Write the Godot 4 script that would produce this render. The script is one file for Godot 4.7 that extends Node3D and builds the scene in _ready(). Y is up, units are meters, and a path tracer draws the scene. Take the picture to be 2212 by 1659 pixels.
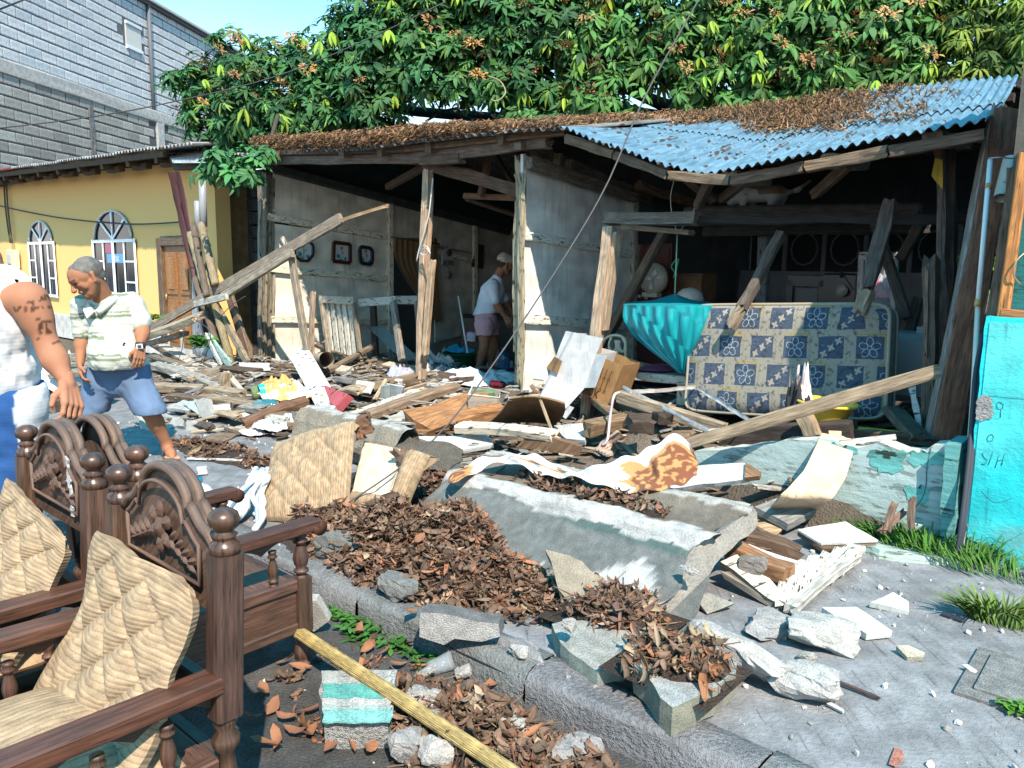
extends Node3D
# survey and naming helpers
const FOCAL := 1663.7
const EYE := Vector3(0, 1.55, 0)
const RIGHT := Vector3(0.755, 0, 0.656)
const INWARD := Vector3(0.656, 0, -0.755)
const CORNER := Vector3(-3.25, 0, -10.0)
var look := Basis(Vector3.RIGHT, deg_to_rad(-8.6)) * Basis(Vector3.BACK, deg_to_rad(0.75))
var rng := RandomNumberGenerator.new()
var wob := FastNoiseLite.new()
var mats := {}
var texs := {}
func V3(x := 0.0, y := 0.0, z := 0.0) -> Vector3:
	return Vector3(x, y, z)
func C3(r: float, g: float, b: float, a := 1.0) -> Color:
	return Color(r, g, b, a)
func sight(u: float, v: float) -> Vector3:
	var d := look * V3((u - 1106.0) / FOCAL, (829.5 - v) / FOCAL, -1.0)
	return d / -d.z
func at(u: float, v: float, z: float) -> Vector3:
	return EYE + sight(u, v) * z
func on(u: float, v: float, h := 0.0) -> Vector3:
	var r := sight(u, v)
	return EYE + r * ((h - EYE.y) / r.y)
func front(u: float, v: float, b := 0.0) -> Vector3:
	var r := sight(u, v)
	return EYE + r * ((b - (EYE - CORNER).dot(INWARD)) / r.dot(INWARD))
func side(u: float, v: float, a := 0.0) -> Vector3:
	var r := sight(u, v)
	return EYE + r * ((a - (EYE - CORNER).dot(RIGHT)) / r.dot(RIGHT))
func hp(a: float, y: float, b: float) -> Vector3:
	return CORNER + RIGHT * a + V3(0, y, 0) + INWARD * b
func rnd(a := -1.0, b := 1.0) -> float:
	return rng.randf_range(a, b)
func rv(s := 1.0) -> Vector3:
	return V3(rnd(), rnd(), rnd()) * s
func tag(o: Node, label: String, category: String, group := "") -> Node:
	o.set_meta("label", label)
	o.set_meta("category", category)
	if group != "":
		o.set_meta("group", group)
	return o
func thing(called: String, where: Vector3, label: String, category: String, group := "") -> Node3D:
	var o := Node3D.new()
	o.name = called
	add_child(o, true)
	o.position = where
	tag(o, label, category, group)
	return o
func origin_of(n: Node) -> Vector3:
	var p := Vector3.ZERO
	while n != self and n is Node3D:
		p += n.position
		n = n.get_parent()
	return p
func put(called: String, m: Mesh, mat: Material, parent: Node = null) -> MeshInstance3D:
	var o := MeshInstance3D.new()
	o.name = called
	var bb := m.get_aabb()
	var base := bb.position + V3(bb.size.x * 0.5, 0, bb.size.z * 0.5)
	o.mesh = shifted(m, -base)
	o.material_override = mat
	if parent == null:
		parent = self
	parent.add_child(o, true)
	o.position = base - origin_of(parent)
	return o
func shifted(m: Mesh, by: Vector3) -> ArrayMesh:
	var out := ArrayMesh.new()
	for i in m.get_surface_count():
		var a := m.surface_get_arrays(i)
		var vv: PackedVector3Array = a[Mesh.ARRAY_VERTEX]
		a[Mesh.ARRAY_VERTEX] = Transform3D(Basis(), by) * vv
		out.add_surface_from_arrays(Mesh.PRIMITIVE_TRIANGLES, a)
	return out
func struct(called: String, m: Mesh, mat: Material) -> MeshInstance3D:
	var o := put(called, m, mat)
	o.set_meta("kind", "structure")
	return o
func stuff(called: String, mesh: Mesh, mat: Material, places: Array, tints: Array, label: String, category: String, parent: Node = null) -> MultiMeshInstance3D:
	var mm := MultiMesh.new()
	mm.transform_format = MultiMesh.TRANSFORM_3D
	mm.use_colors = true
	mm.mesh = mesh
	mm.instance_count = places.size()
	var off := Vector3.ZERO if parent == null else origin_of(parent)
	for i in places.size():
		var t: Transform3D = places[i]
		t.origin -= off
		mm.set_instance_transform(i, t)
		mm.set_instance_color(i, tints[i])
	var o := MultiMeshInstance3D.new()
	o.name = called
	o.multimesh = mm
	o.material_override = mat
	o.set_meta("kind", "stuff")
	if parent == null:
		add_child(o, true)
		tag(o, label, category)
	else:
		parent.add_child(o, true)
	return o
# mesh helpers
func st_new(smooth := false) -> SurfaceTool:
	var s := SurfaceTool.new()
	s.begin(Mesh.PRIMITIVE_TRIANGLES)
	s.set_smooth_group(0 if smooth else -1)
	s.set_color(Color.WHITE)
	return s
func done(s: SurfaceTool) -> ArrayMesh:
	s.generate_normals()
	return s.commit()
func tri(s: SurfaceTool, a: Vector3, b: Vector3, c: Vector3, ua := Vector2.ZERO, ub := Vector2.ZERO, uc := Vector2.ZERO) -> void:
	s.set_uv(ua)
	s.add_vertex(a)
	s.set_uv(ub)
	s.add_vertex(b)
	s.set_uv(uc)
	s.add_vertex(c)
func quad(s: SurfaceTool, a: Vector3, b: Vector3, c: Vector3, d: Vector3, u0 := Vector2.ZERO, u1 := Vector2.ONE) -> void:
	tri(s, a, b, c, u0, Vector2(u1.x, u0.y), u1)
	tri(s, a, c, d, u0, u1, Vector2(u0.x, u1.y))
func tint(c: Color, j := 0.12) -> Color:
	var k := 1.0 + rnd(-j, j)
	return C3(c.r * k * (1 + rnd(-j, j) * 0.25), c.g * k, c.b * k * (1 + rnd(-j, j) * 0.3))
func beam_into(s: SurfaceTool, p: Vector3, q: Vector3, w: float, t: float, up: Vector3, jag := 0.0, bend := 0.0, rough := 0.0) -> void:
	var d := q - p
	var l := d.length()
	d /= l
	var n := up - d * up.dot(d)
	if n.length() < 0.05:
		n = V3(0.3, 0.2, 1.0) - d * V3(0.3, 0.2, 1.0).dot(d)
	n = n.normalized()
	var x := d.cross(n).normalized()
	var c := minf(w, t) * 0.12
	var hw := w * 0.5
	var ht := t * 0.5
	var sec := [Vector2(-hw + c, ht), Vector2(0, ht), Vector2(hw - c, ht), Vector2(hw, ht - c), Vector2(hw, -ht + c), Vector2(hw - c, -ht), Vector2(0, -ht), Vector2(-hw + c, -ht), Vector2(-hw, -ht + c), Vector2(-hw, ht - c)]
	var m := sec.size()
	var rings := clampi(int(l / 0.22), 2, 8) if (rough > 0.0 or bend != 0.0) else 2
	if jag > 0.0:
		rings = maxi(rings, 4)
	var u0 := rnd(0, 1)
	var v0 := rnd(0, 1)
	var ja := []
	var jb := []
	var saw := rnd(0.4, 1.0)
	for k in m:
		ja.append(absf(sin(k * 2.1 + saw * 7.0)) * jag * rnd(0.3, 1.0))
		jb.append(absf(sin(k * 1.7 + saw * 5.0)) * jag * rnd(0.3, 1.0))
	var pts := []
	for r in rings:
		var f := float(r) / (rings - 1)
		var ring := []
		for k in m:
			var e: Vector2 = sec[k]
			var along := f * l
			if r == 0:
				along += ja[k]
			elif r == rings - 1:
				along -= jb[k]
			elif jag > 0.0:
				along = clampf(along, jag, l - jag)
			var o := n * (sin(f * PI) * bend) + (x * rnd() + n * rnd() * 0.5) * rough
			ring.append(p + d * along + x * e.x + n * e.y + o)
		pts.append(ring)
	var per := 0.0
	for k in m:
		var k2 := (k + 1) % m
		var dl: float = (sec[k2] - sec[k]).length()
		for r in rings - 1:
			var fa := float(r) / (rings - 1)
			var fb := float(r + 1) / (rings - 1)
			quad(s, pts[r][k], pts[r + 1][k], pts[r + 1][k2], pts[r][k2], Vector2(u0 + fa * l, v0 + per), Vector2(u0 + fb * l, v0 + per + dl))
		per += dl
	for e in 2:
		var ring: Array = pts[0] if e == 0 else pts[rings - 1]
		var mid := Vector3.ZERO
		for v in ring:
			mid += v
		mid /= m
		for k in m:
			var a: Vector3 = ring[k]
			var b: Vector3 = ring[(k + 1) % m]
			if e == 0:
				tri(s, mid, a, b, Vector2(u0, v0), Vector2(u0 + 0.02, v0 + 0.02), Vector2(u0, v0 + 0.04))
			else:
				tri(s, mid, b, a, Vector2(u0, v0), Vector2(u0 + 0.02, v0 + 0.02), Vector2(u0, v0 + 0.04))
func beam(p: Vector3, q: Vector3, w: float, t: float, up := Vector3.UP, col := Color.WHITE, jag := 0.0, bend := 0.0, rough := 0.0) -> ArrayMesh:
	var s := st_new()
	s.set_color(col)
	beam_into(s, p, q, w, t, up, jag, bend, rough)
	return done(s)
func box_into(s: SurfaceTool, c: Vector3, size: Vector3, b := Basis()) -> void:
	beam_into(s, c - b.x * size.x * 0.5, c + b.x * size.x * 0.5, size.z, size.y, b.y)
func box(c: Vector3, size: Vector3, b := Basis(), col := Color.WHITE) -> ArrayMesh:
	var s := st_new()
	s.set_color(col)
	box_into(s, c, size, b)
	return done(s)
func plate(corners: Array, thick: float, jag := 0.0, col := Color.WHITE, edge_col = null, steps := 0.06) -> ArrayMesh:
	var mid := Vector3.ZERO
	for p in corners:
		mid += p
	mid /= corners.size()
	var n := Vector3.ZERO
	for i in corners.size():
		var a: Vector3 = corners[i] - mid
		var b: Vector3 = corners[(i + 1) % corners.size()] - mid
		n += a.cross(b)
	n = n.normalized()
	if n.y < -0.05 or (absf(n.y) <= 0.05 and n.z < 0):
		n = -n
	var x: Vector3 = (corners[1] - corners[0]).normalized()
	x = (x - n * x.dot(n)).normalized()
	var y := n.cross(x)
	var poly := PackedVector2Array()
	for i in corners.size():
		var a: Vector3 = corners[i]
		var b: Vector3 = corners[(i + 1) % corners.size()]
		var pa := Vector2((a - mid).dot(x), (a - mid).dot(y))
		var pb := Vector2((b - mid).dot(x), (b - mid).dot(y))
		var k := 1 if jag <= 0.0 else clampi(int(pa.distance_to(pb) / steps), 1, 24)
		var dir := (pb - pa).normalized()
		var nor := Vector2(-dir.y, dir.x)
		for j in k:
			var q := pa.lerp(pb, float(j) / k)
			if jag > 0.0 and j > 0:
				q += nor * rnd() * jag + dir * rnd() * jag * 0.4
			poly.append(q)
	var s := st_new()
	var ids := Geometry2D.triangulate_polygon(poly)
	var top := []
	var bot := []
	var side_pts := []
	for q in poly:
		var p := mid + x * q.x + y * q.y
		var g := 1.0 - (0.0 if jag <= 0.0 else rnd(0, 1) * minf(0.25, jag * 2.0))
		top.append(p)
		side_pts.append(mid + (p - mid) * (1.0 + rnd(-0.3, 1.0) * jag * 0.5) - n * thick * rnd(0.3, 0.7))
		bot.append(mid + (p - mid) * g - n * thick)
	s.set_color(col)
	for i in range(0, ids.size(), 3):
		var a: int = ids[i]
		var b: int = ids[i + 1]
		var c: int = ids[i + 2]
		tri(s, top[a], top[b], top[c], poly[a], poly[b], poly[c])
		tri(s, bot[a], bot[c], bot[b], poly[a], poly[c], poly[b])
	s.set_color(col if edge_col == null else edge_col)
	for i in poly.size():
		var j := (i + 1) % poly.size()
		if jag > 0.0:
			quad(s, top[i], top[j], side_pts[j], side_pts[i], poly[i], poly[j] + Vector2(0, 0.03))
			quad(s, side_pts[i], side_pts[j], bot[j], bot[i], poly[i], poly[j] + Vector2(0, 0.03))
		else:
			quad(s, top[i], top[j], bot[j], bot[i], poly[i], poly[j] + Vector2(0, 0.03))
	return done(s)
func rock_into(s: SurfaceTool, c: Vector3, size: Vector3, basis := Basis(), cuts := 5, k := 6) -> void:
	var ph := rv(50.0)
	var planes := []
	for i in cuts:
		planes.append([rv().normalized(), rnd(0.62, 0.9)])
	var faces := [[Vector3.RIGHT, Vector3.UP, Vector3.BACK], [Vector3.LEFT, Vector3.UP, Vector3.FORWARD], [Vector3.UP, Vector3.BACK, Vector3.RIGHT], [Vector3.DOWN, Vector3.FORWARD, Vector3.RIGHT], [Vector3.BACK, Vector3.UP, Vector3.LEFT], [Vector3.FORWARD, Vector3.UP, Vector3.RIGHT]]
	for f in faces:
		var g := []
		for i in k + 1:
			var row := []
			for j in k + 1:
				var q: Vector3 = f[0] + f[1] * (2.0 * i / k - 1.0) + f[2] * (2.0 * j / k - 1.0)
				var p := q.lerp(q.normalized() * 1.15, 0.42)
				for e in planes:
					var o: float = p.dot(e[0]) - e[1]
					if o > 0:
						p -= e[0] * o
				p += V3(wob.get_noise_3dv(p * 140.0 + ph), wob.get_noise_3dv(p * 140.0 + ph + V3(31, 0, 0)), wob.get_noise_3dv(p * 140.0 + ph + V3(0, 57, 0))) * 0.2
				row.append(c + basis * (p * size * 0.5))
			g.append(row)
		for i in k:
			for j in k:
				quad(s, g[i][j], g[i + 1][j], g[i + 1][j + 1], g[i][j + 1])
func rock(c: Vector3, size: Vector3, basis := Basis(), col := Color.WHITE, cuts := 5, k := 6) -> ArrayMesh:
	var s := st_new()
	s.set_color(col)
	rock_into(s, c, size, basis, cuts, k)
	return done(s)
func tube_into(s: SurfaceTool, pts: Array, r, sides := 8, cap := true) -> void:
	var rings := []
	var n := pts.size()
	var prev := Vector3.ZERO
	var run := 0.0
	var runs := []
	for i in n:
		var d: Vector3 = (pts[mini(i + 1, n - 1)] - pts[maxi(i - 1, 0)]).normalized()
		var x := prev - d * prev.dot(d) if prev != Vector3.ZERO else d.cross(V3(0.21, 0.93, 0.3))
		x = x.normalized()
		prev = x
		var y := d.cross(x)
		var rad: float = r[i] if r is Array else r
		var ring := []
		for k in sides:
			var a := TAU * k / sides
			ring.append(pts[i] + (x * cos(a) + y * sin(a)) * rad)
		rings.append(ring)
		if i > 0:
			run += (pts[i] - pts[i - 1]).length()
		runs.append(run)
	for i in n - 1:
		for k in sides:
			var k2 := (k + 1) % sides
			quad(s, rings[i][k], rings[i + 1][k], rings[i + 1][k2], rings[i][k2], Vector2(runs[i], float(k) / sides), Vector2(runs[i + 1], float(k + 1) / sides))
	if cap:
		for k in sides:
			tri(s, pts[0], rings[0][k], rings[0][(k + 1) % sides])
			tri(s, pts[n - 1], rings[n - 1][(k + 1) % sides], rings[n - 1][k])
func tube(pts: Array, r, sides := 8, col := Color.WHITE, cap := true) -> ArrayMesh:
	var s := st_new(true)
	s.set_color(col)
	tube_into(s, pts, r, sides, cap)
	return done(s)
func curve(pts: Array, n := 16) -> Array:
	var c := Curve3D.new()
	for i in pts.size():
		var a: Vector3 = pts[maxi(i - 1, 0)]
		var b: Vector3 = pts[mini(i + 1, pts.size() - 1)]
		var h := (b - a) / 6.0
		c.add_point(pts[i], -h, h)
	var out := []
	var l := c.get_baked_length()
	for i in n + 1:
		out.append(c.sample_baked(l * i / n, true))
	return out
func lathe_into(s: SurfaceTool, base: Vector3, axis: Vector3, prof: Array, sides := 14) -> void:
	axis = axis.normalized()
	var x := axis.cross(V3(0.3, 0.1, 0.9)).normalized()
	var y := axis.cross(x)
	for i in prof.size() - 1:
		for k in sides:
			var a := TAU * k / sides
			var b := TAU * (k + 1) / sides
			var da := x * cos(a) + y * sin(a)
			var db := x * cos(b) + y * sin(b)
			var p0: Array = prof[i]
			var p1: Array = prof[i + 1]
			quad(s, base + axis * p0[1] + da * p0[0], base + axis * p1[1] + da * p1[0], base + axis * p1[1] + db * p1[0], base + axis * p0[1] + db * p0[0], Vector2(p0[1], a * 0.05), Vector2(p1[1], b * 0.05))
func lathe(base: Vector3, axis: Vector3, prof: Array, sides := 14, col := Color.WHITE) -> ArrayMesh:
	var s := st_new(true)
	s.set_color(col)
	lathe_into(s, base, axis, prof, sides)
	return done(s)
func skin(nu: int, nv: int, f: Callable, thick := 0.0, uv := Vector2.ONE, colour = null, smooth := true) -> ArrayMesh:
	var pos := []
	for i in nu + 1:
		var row := []
		for j in nv + 1:
			row.append(f.call(float(i) / nu, float(j) / nv))
		pos.append(row)
	var s := st_new(smooth)
	var back := []
	var flip := signf(thick)
	thick = absf(thick)
	if thick > 0.0:
		for i in nu + 1:
			var row := []
			for j in nv + 1:
				var a: Vector3 = pos[mini(i + 1, nu)][j] - pos[maxi(i - 1, 0)][j]
				var b: Vector3 = pos[i][mini(j + 1, nv)] - pos[i][maxi(j - 1, 0)]
				row.append(pos[i][j] - b.cross(a).normalized() * thick * flip)
			back.append(row)
	for i in nu:
		for j in nv:
			var q := [Vector2i(i, j), Vector2i(i + 1, j), Vector2i(i + 1, j + 1), Vector2i(i, j + 1)]
			for k in [0, 1, 2, 0, 2, 3]:
				var e: Vector2i = q[k]
				if colour != null:
					s.set_color(colour.call(float(e.x) / nu, float(e.y) / nv))
				s.set_uv(Vector2(float(e.x) / nu, float(e.y) / nv) * uv)
				s.add_vertex(pos[e.x][e.y])
			if thick > 0.0:
				for k in [0, 2, 1, 0, 3, 2]:
					var e: Vector2i = q[k]
					if colour != null:
						s.set_color(colour.call(float(e.x) / nu, float(e.y) / nv))
					s.set_uv(Vector2(float(e.x) / nu, float(e.y) / nv) * uv)
					s.add_vertex(back[e.x][e.y])
	if thick > 0.0:
		s.set_smooth_group(-1)
		for i in nu:
			quad(s, pos[i + 1][0], pos[i][0], back[i][0], back[i + 1][0], Vector2(float(i) / nu, 0) * uv, Vector2(float(i + 1) / nu, 0.0) * uv)
			quad(s, pos[i][nv], pos[i + 1][nv], back[i + 1][nv], back[i][nv], Vector2(float(i) / nu, 1) * uv, Vector2(float(i + 1) / nu, 1.0) * uv)
		for j in nv:
			quad(s, pos[0][j], pos[0][j + 1], back[0][j + 1], back[0][j], Vector2(0, float(j) / nv) * uv, Vector2(0.0, float(j + 1) / nv) * uv)
			quad(s, pos[nu][j + 1], pos[nu][j], back[nu][j], back[nu][j + 1], Vector2(1, float(j) / nv) * uv, Vector2(1.0, float(j + 1) / nv) * uv)
	return done(s)
# textures and materials
func noise_img(seed_: int, freq: float, oct := 4, w := 256, h := 256, kind := FastNoiseLite.TYPE_SIMPLEX_SMOOTH) -> PackedByteArray:
	var n := FastNoiseLite.new()
	n.seed = seed_
	n.frequency = freq
	n.fractal_octaves = oct
	n.noise_type = kind
	var im := n.get_seamless_image(w, h)
	im.convert(Image.FORMAT_L8)
	return im.get_data()
func stretched(seed_: int, freq: float, w: int, h: int, size: int, oct := 3) -> PackedByteArray:
	var im := Image.create_from_data(w, h, false, Image.FORMAT_L8, noise_img(seed_, freq, oct, w, h))
	im.resize(size, size, Image.INTERPOLATE_CUBIC)
	return im.get_data()
func grey_tex(d: PackedByteArray, size: int) -> ImageTexture:
	return ImageTexture.create_from_image(Image.create_from_data(size, size, false, Image.FORMAT_L8, d))
func make_textures() -> void:
	var n := 512
	var a := stretched(1, 0.02, 24, 512, n)
	var b := stretched(2, 0.09, 64, 512, n)
	var c := noise_img(3, 0.006, 3, n, n)
	var d := PackedByteArray()
	d.resize(n * n)
	for i in n * n:
		var v := 0.80 + (a[i] - 128) * 0.0010 + (b[i] - 128) * 0.0012 + (c[i] - 128) * 0.0010
		if b[i] < 66:
			v -= (66 - b[i]) * 0.011
		d[i] = clampi(int(v * 255), 20, 255)
	texs.wood = grey_tex(d, n)
	a = noise_img(11, 0.008, 4, n, n)
	b = noise_img(12, 0.06, 3, n, n)
	c = noise_img(13, 0.25, 2, n, n)
	var e := PackedByteArray()
	e.resize(n * n)
	for i in n * n:
		var v := 0.78 + (a[i] - 128) * 0.0010 + (b[i] - 128) * 0.0012 + (c[i] - 128) * 0.0013
		if c[i] < 58:
			v -= 0.18
		if c[i] > 208:
			v += 0.12
		d[i] = clampi(int(v * 255), 30, 255)
		e[i] = clampi(int(90 + (b[i] - 128) * 0.7 + (c[i] - 128) * 0.55 + 40), 0, 255)
	texs.conc = grey_tex(d, n)
	texs.conc_h = grey_tex(e, n)
	a = noise_img(21, 0.01, 4, n, n)
	b = stretched(22, 0.05, 512, 40, n)
	for i in n * n:
		var v := 0.88 + (a[i] - 128) * 0.0010 + (b[i] - 128) * 0.0003
		if b[i] < 60:
			v -= (60 - b[i]) * 0.004
		d[i] = clampi(int(v * 255), 40, 255)
	texs.plaster = grey_tex(d, n)
	a = noise_img(31, 0.015, 5, n, n)
	b = stretched(32, 0.08, 96, 512, n)
	var rgbd := PackedByteArray()
	rgbd.resize(n * n * 3)
	for i in n * n:
		var k := a[i] * 0.7 + b[i] * 0.45
		var chip := k < 98
		var g := 0.9 + (b[i] - 128) * 0.0011
		if chip:
			var q := 0.55 + (b[i] - 128) * 0.003
			rgbd[i * 3] = clampi(int(q * 235), 0, 255)
			rgbd[i * 3 + 1] = clampi(int(q * 205), 0, 255)
			rgbd[i * 3 + 2] = clampi(int(q * 170), 0, 255)
		else:
			rgbd[i * 3] = clampi(int(g * 250), 0, 255)
			rgbd[i * 3 + 1] = clampi(int(g * 248), 0, 255)
			rgbd[i * 3 + 2] = clampi(int(g * 242), 0, 255)
	texs.chip = ImageTexture.create_from_image(Image.create_from_data(n, n, false, Image.FORMAT_RGB8, rgbd))
	for y in n:
		for x in n:
			d[y * n + x] = int(128 + 100 * sin(x * TAU * 16.0 / n))
			e[y * n + x] = clampi(int(128 + 55 * sin(x * TAU * 64.0 / n) + 55 * sin(y * TAU * 64.0 / n)), 0, 255)
	texs.ribs = grey_tex(d, n)
	texs.weave = grey_tex(e, n)
	a = noise_img(41, 0.012, 4, n, n)
	b = noise_img(42, 0.12, 2, n, n)
	for y in n:
		for x in n:
			var i := y * n + x
			var v := 0.84 + (a[i] - 128) * 0.001 + (b[i] - 128) * 0.0006
			v -= 0.13 * pow(0.5 - 0.5 * sin(x * TAU * 16.0 / n), 6.0)
			d[i] = clampi(int(v * 255), 0, 255)
	texs.cord = grey_tex(d, n)
	a = noise_img(51, 0.008, 4, n, n)
	b = stretched(52, 0.05, 512, 48, n)
	for i in n * n:
		var k := a[i] * 0.6 + b[i] * 0.55
		var rust := clampf((k - 178.0) / 22.0, 0, 1)
		var g := 0.84 + (b[i] - 128) * 0.0016 + (a[i] - 128) * 0.0008
		rgbd[i * 3] = clampi(int(lerpf(g, 0.62, rust) * 255), 0, 255)
		rgbd[i * 3 + 1] = clampi(int(lerpf(g, 0.38, rust) * 255), 0, 255)
		rgbd[i * 3 + 2] = clampi(int(lerpf(g, 0.27, rust) * 255), 0, 255)
	texs.zinc = ImageTexture.create_from_image(Image.create_from_data(n, n, false, Image.FORMAT_RGB8, rgbd))
	texs.grain_h = grey_tex(noise_img(61, 0.05, 4, n, n), n)
func mat(key: String, col: Color, rough := 0.85, tex := "", bump := "", depth := 0.0, tri_scale := 0.0, metal := 0.0) -> StandardMaterial3D:
	if mats.has(key):
		return mats[key]
	var m := StandardMaterial3D.new()
	m.resource_name = key
	m.albedo_color = col.linear_to_srgb()
	m.vertex_color_use_as_albedo = true
	m.roughness = rough
	m.metallic = metal
	if tex != "":
		m.albedo_texture = texs[tex]
	if bump != "":
		m.heightmap_enabled = true
		m.heightmap_texture = texs[bump]
		m.heightmap_scale = depth
	if tri_scale > 0.0:
		m.uv1_triplanar = true
		m.uv1_scale = Vector3.ONE * tri_scale
	mats[key] = m
	return m
func uvscale(m: StandardMaterial3D, s: Vector3) -> StandardMaterial3D:
	m.uv1_scale = s
	return m
func glass_mat(key: String, col: Color, alpha: float) -> StandardMaterial3D:
	if mats.has(key):
		return mats[key]
	var m := StandardMaterial3D.new()
	m.resource_name = key
	m.albedo_color = C3(col.r, col.g, col.b, alpha)
	m.transparency = BaseMaterial3D.TRANSPARENCY_ALPHA
	m.roughness = 0.06
	mats[key] = m
	return m
func make_materials() -> void:
	uvscale(mat("wood", C3(1.45, 1.45, 1.45).clamp(), 0.85, "wood", "wood", 0.25), V3(1.3, 5.0, 1))
	uvscale(mat("polished", Color.WHITE, 0.5, "wood", "wood", 0.06), V3(1.6, 7.0, 1))
	uvscale(mat("painted_wood", Color.WHITE, 0.75, "chip", "wood", 0.06), V3(1.0, 2.4, 1))
	mat("concrete", Color.WHITE, 0.95, "conc", "conc_h", 1.2, 1.6)
	mat("fine_concrete", Color.WHITE, 0.95, "conc", "conc_h", 0.5, 3.4)
	mat("plaster", Color.WHITE, 0.9, "plaster", "conc_h", 0.25, 0.8)
	mat("chipped_plaster", Color.WHITE, 0.85, "chip", "conc_h", 0.3, 0.55)
	mat("zinc", Color.WHITE, 0.42, "zinc", "", 0.0, 0.0, 0.35)
	mat("plain", Color.WHITE, 0.7)
	mat("smooth", Color.WHITE, 0.35)
	mat("metal", Color.WHITE, 0.45, "", "", 0.0, 0.0, 0.6)
	mat("cord", Color.WHITE, 0.95, "cord", "ribs", 0.35)
	mat("cloth", Color.WHITE, 0.95, "", "weave", 0.05)
	mat("card", Color.WHITE, 0.85, "plaster", "", 0.0, 1.2)
	mat("skin", Color.WHITE, 0.68, "", "conc_h", 0.06, 9.0)
	mats.skin.metallic_specular = 0.35
	mats.skin.subsurf_scatter_enabled = true
	mats.skin.subsurf_scatter_strength = 0.06
	var leaf := mat("leaf", Color.WHITE, 0.6)
	leaf.metallic_specular = 0.35
	leaf.backlight_enabled = true
	leaf.backlight = C3(0.35, 0.45, 0.12)
	mat("dry_leaf", Color.WHITE, 0.8)
	glass_mat("pane", C3(0.75, 0.85, 0.95), 0.12)
func _ready() -> void:
	rng.seed = 20240
	wob.seed = 5
	wob.frequency = 0.01
	wob.fractal_octaves = 3
	var cam := Camera3D.new()
	cam.name = "camera"
	add_child(cam)
	cam.fov = 53.0
	cam.near = 0.05
	cam.far = 400.0
	cam.transform = Transform3D(look, EYE)
	cam.current = true
	var sky_mat := ProceduralSkyMaterial.new()
	sky_mat.sky_top_color = C3(0.11, 0.49, 0.62)
	sky_mat.sky_horizon_color = C3(0.93, 0.90, 0.87)
	sky_mat.sky_curve = 0.09
	sky_mat.sky_energy_multiplier = 1.45
	sky_mat.ground_bottom_color = C3(0.52, 0.46, 0.41)
	sky_mat.ground_horizon_color = C3(0.72, 0.68, 0.64)
	sky_mat.sun_angle_max = 6.0
	sky_mat.sky_cover = cloud_cover()
	sky_mat.sky_cover_modulate = C3(1, 1, 1, 0.8)
	var sky := Sky.new()
	sky.sky_material = sky_mat
	var env := Environment.new()
	env.background_mode = Environment.BG_SKY
	env.sky = sky
	env.background_energy_multiplier = 1.0
	env.tonemap_mode = Environment.TONE_MAPPER_LINEAR
	env.tonemap_exposure = 1.95
	env.sdfgi_enabled = true
	env.ssao_enabled = true
	env.ssil_enabled = true
	var we := WorldEnvironment.new()
	we.name = "daylight"
	we.environment = env
	add_child(we)
	var sun := DirectionalLight3D.new()
	sun.name = "sun"
	add_child(sun)
	sun.light_color = C3(1.0, 0.94, 0.86)
	sun.light_energy = 1.6
	sun.light_angular_distance = 0.55
	sun.shadow_enabled = true
	sun.look_at_from_position(V3(0.18, 0.745, 0.64) * 20.0, Vector3.ZERO)
	make_textures()
	make_materials()
	build_ground()
	build_neighbours()
	build_house()
	build_interior()
	build_trees()
	build_rubble()
	build_furniture()
	build_people()
	build_small_things()
func cloud_cover() -> ImageTexture:
	var w := 512
	var h := 256
	var a := noise_img(78, 0.008, 5, w, h)
	var d := PackedByteArray()
	d.resize(w * h * 4)
	for y in h:
		for x in w:
			var i := y * w + x
			var k := clampf((a[i] - 112.0) / 110.0, 0, 1)
			if y > h / 2:
				k = 0.0
			d[i * 4] = 250
			d[i * 4 + 1] = 238
			d[i * 4 + 2] = 226
			d[i * 4 + 3] = int(k * 22)
	return ImageTexture.create_from_image(Image.create_from_data(w, h, false, Image.FORMAT_RGBA8, d))
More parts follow.
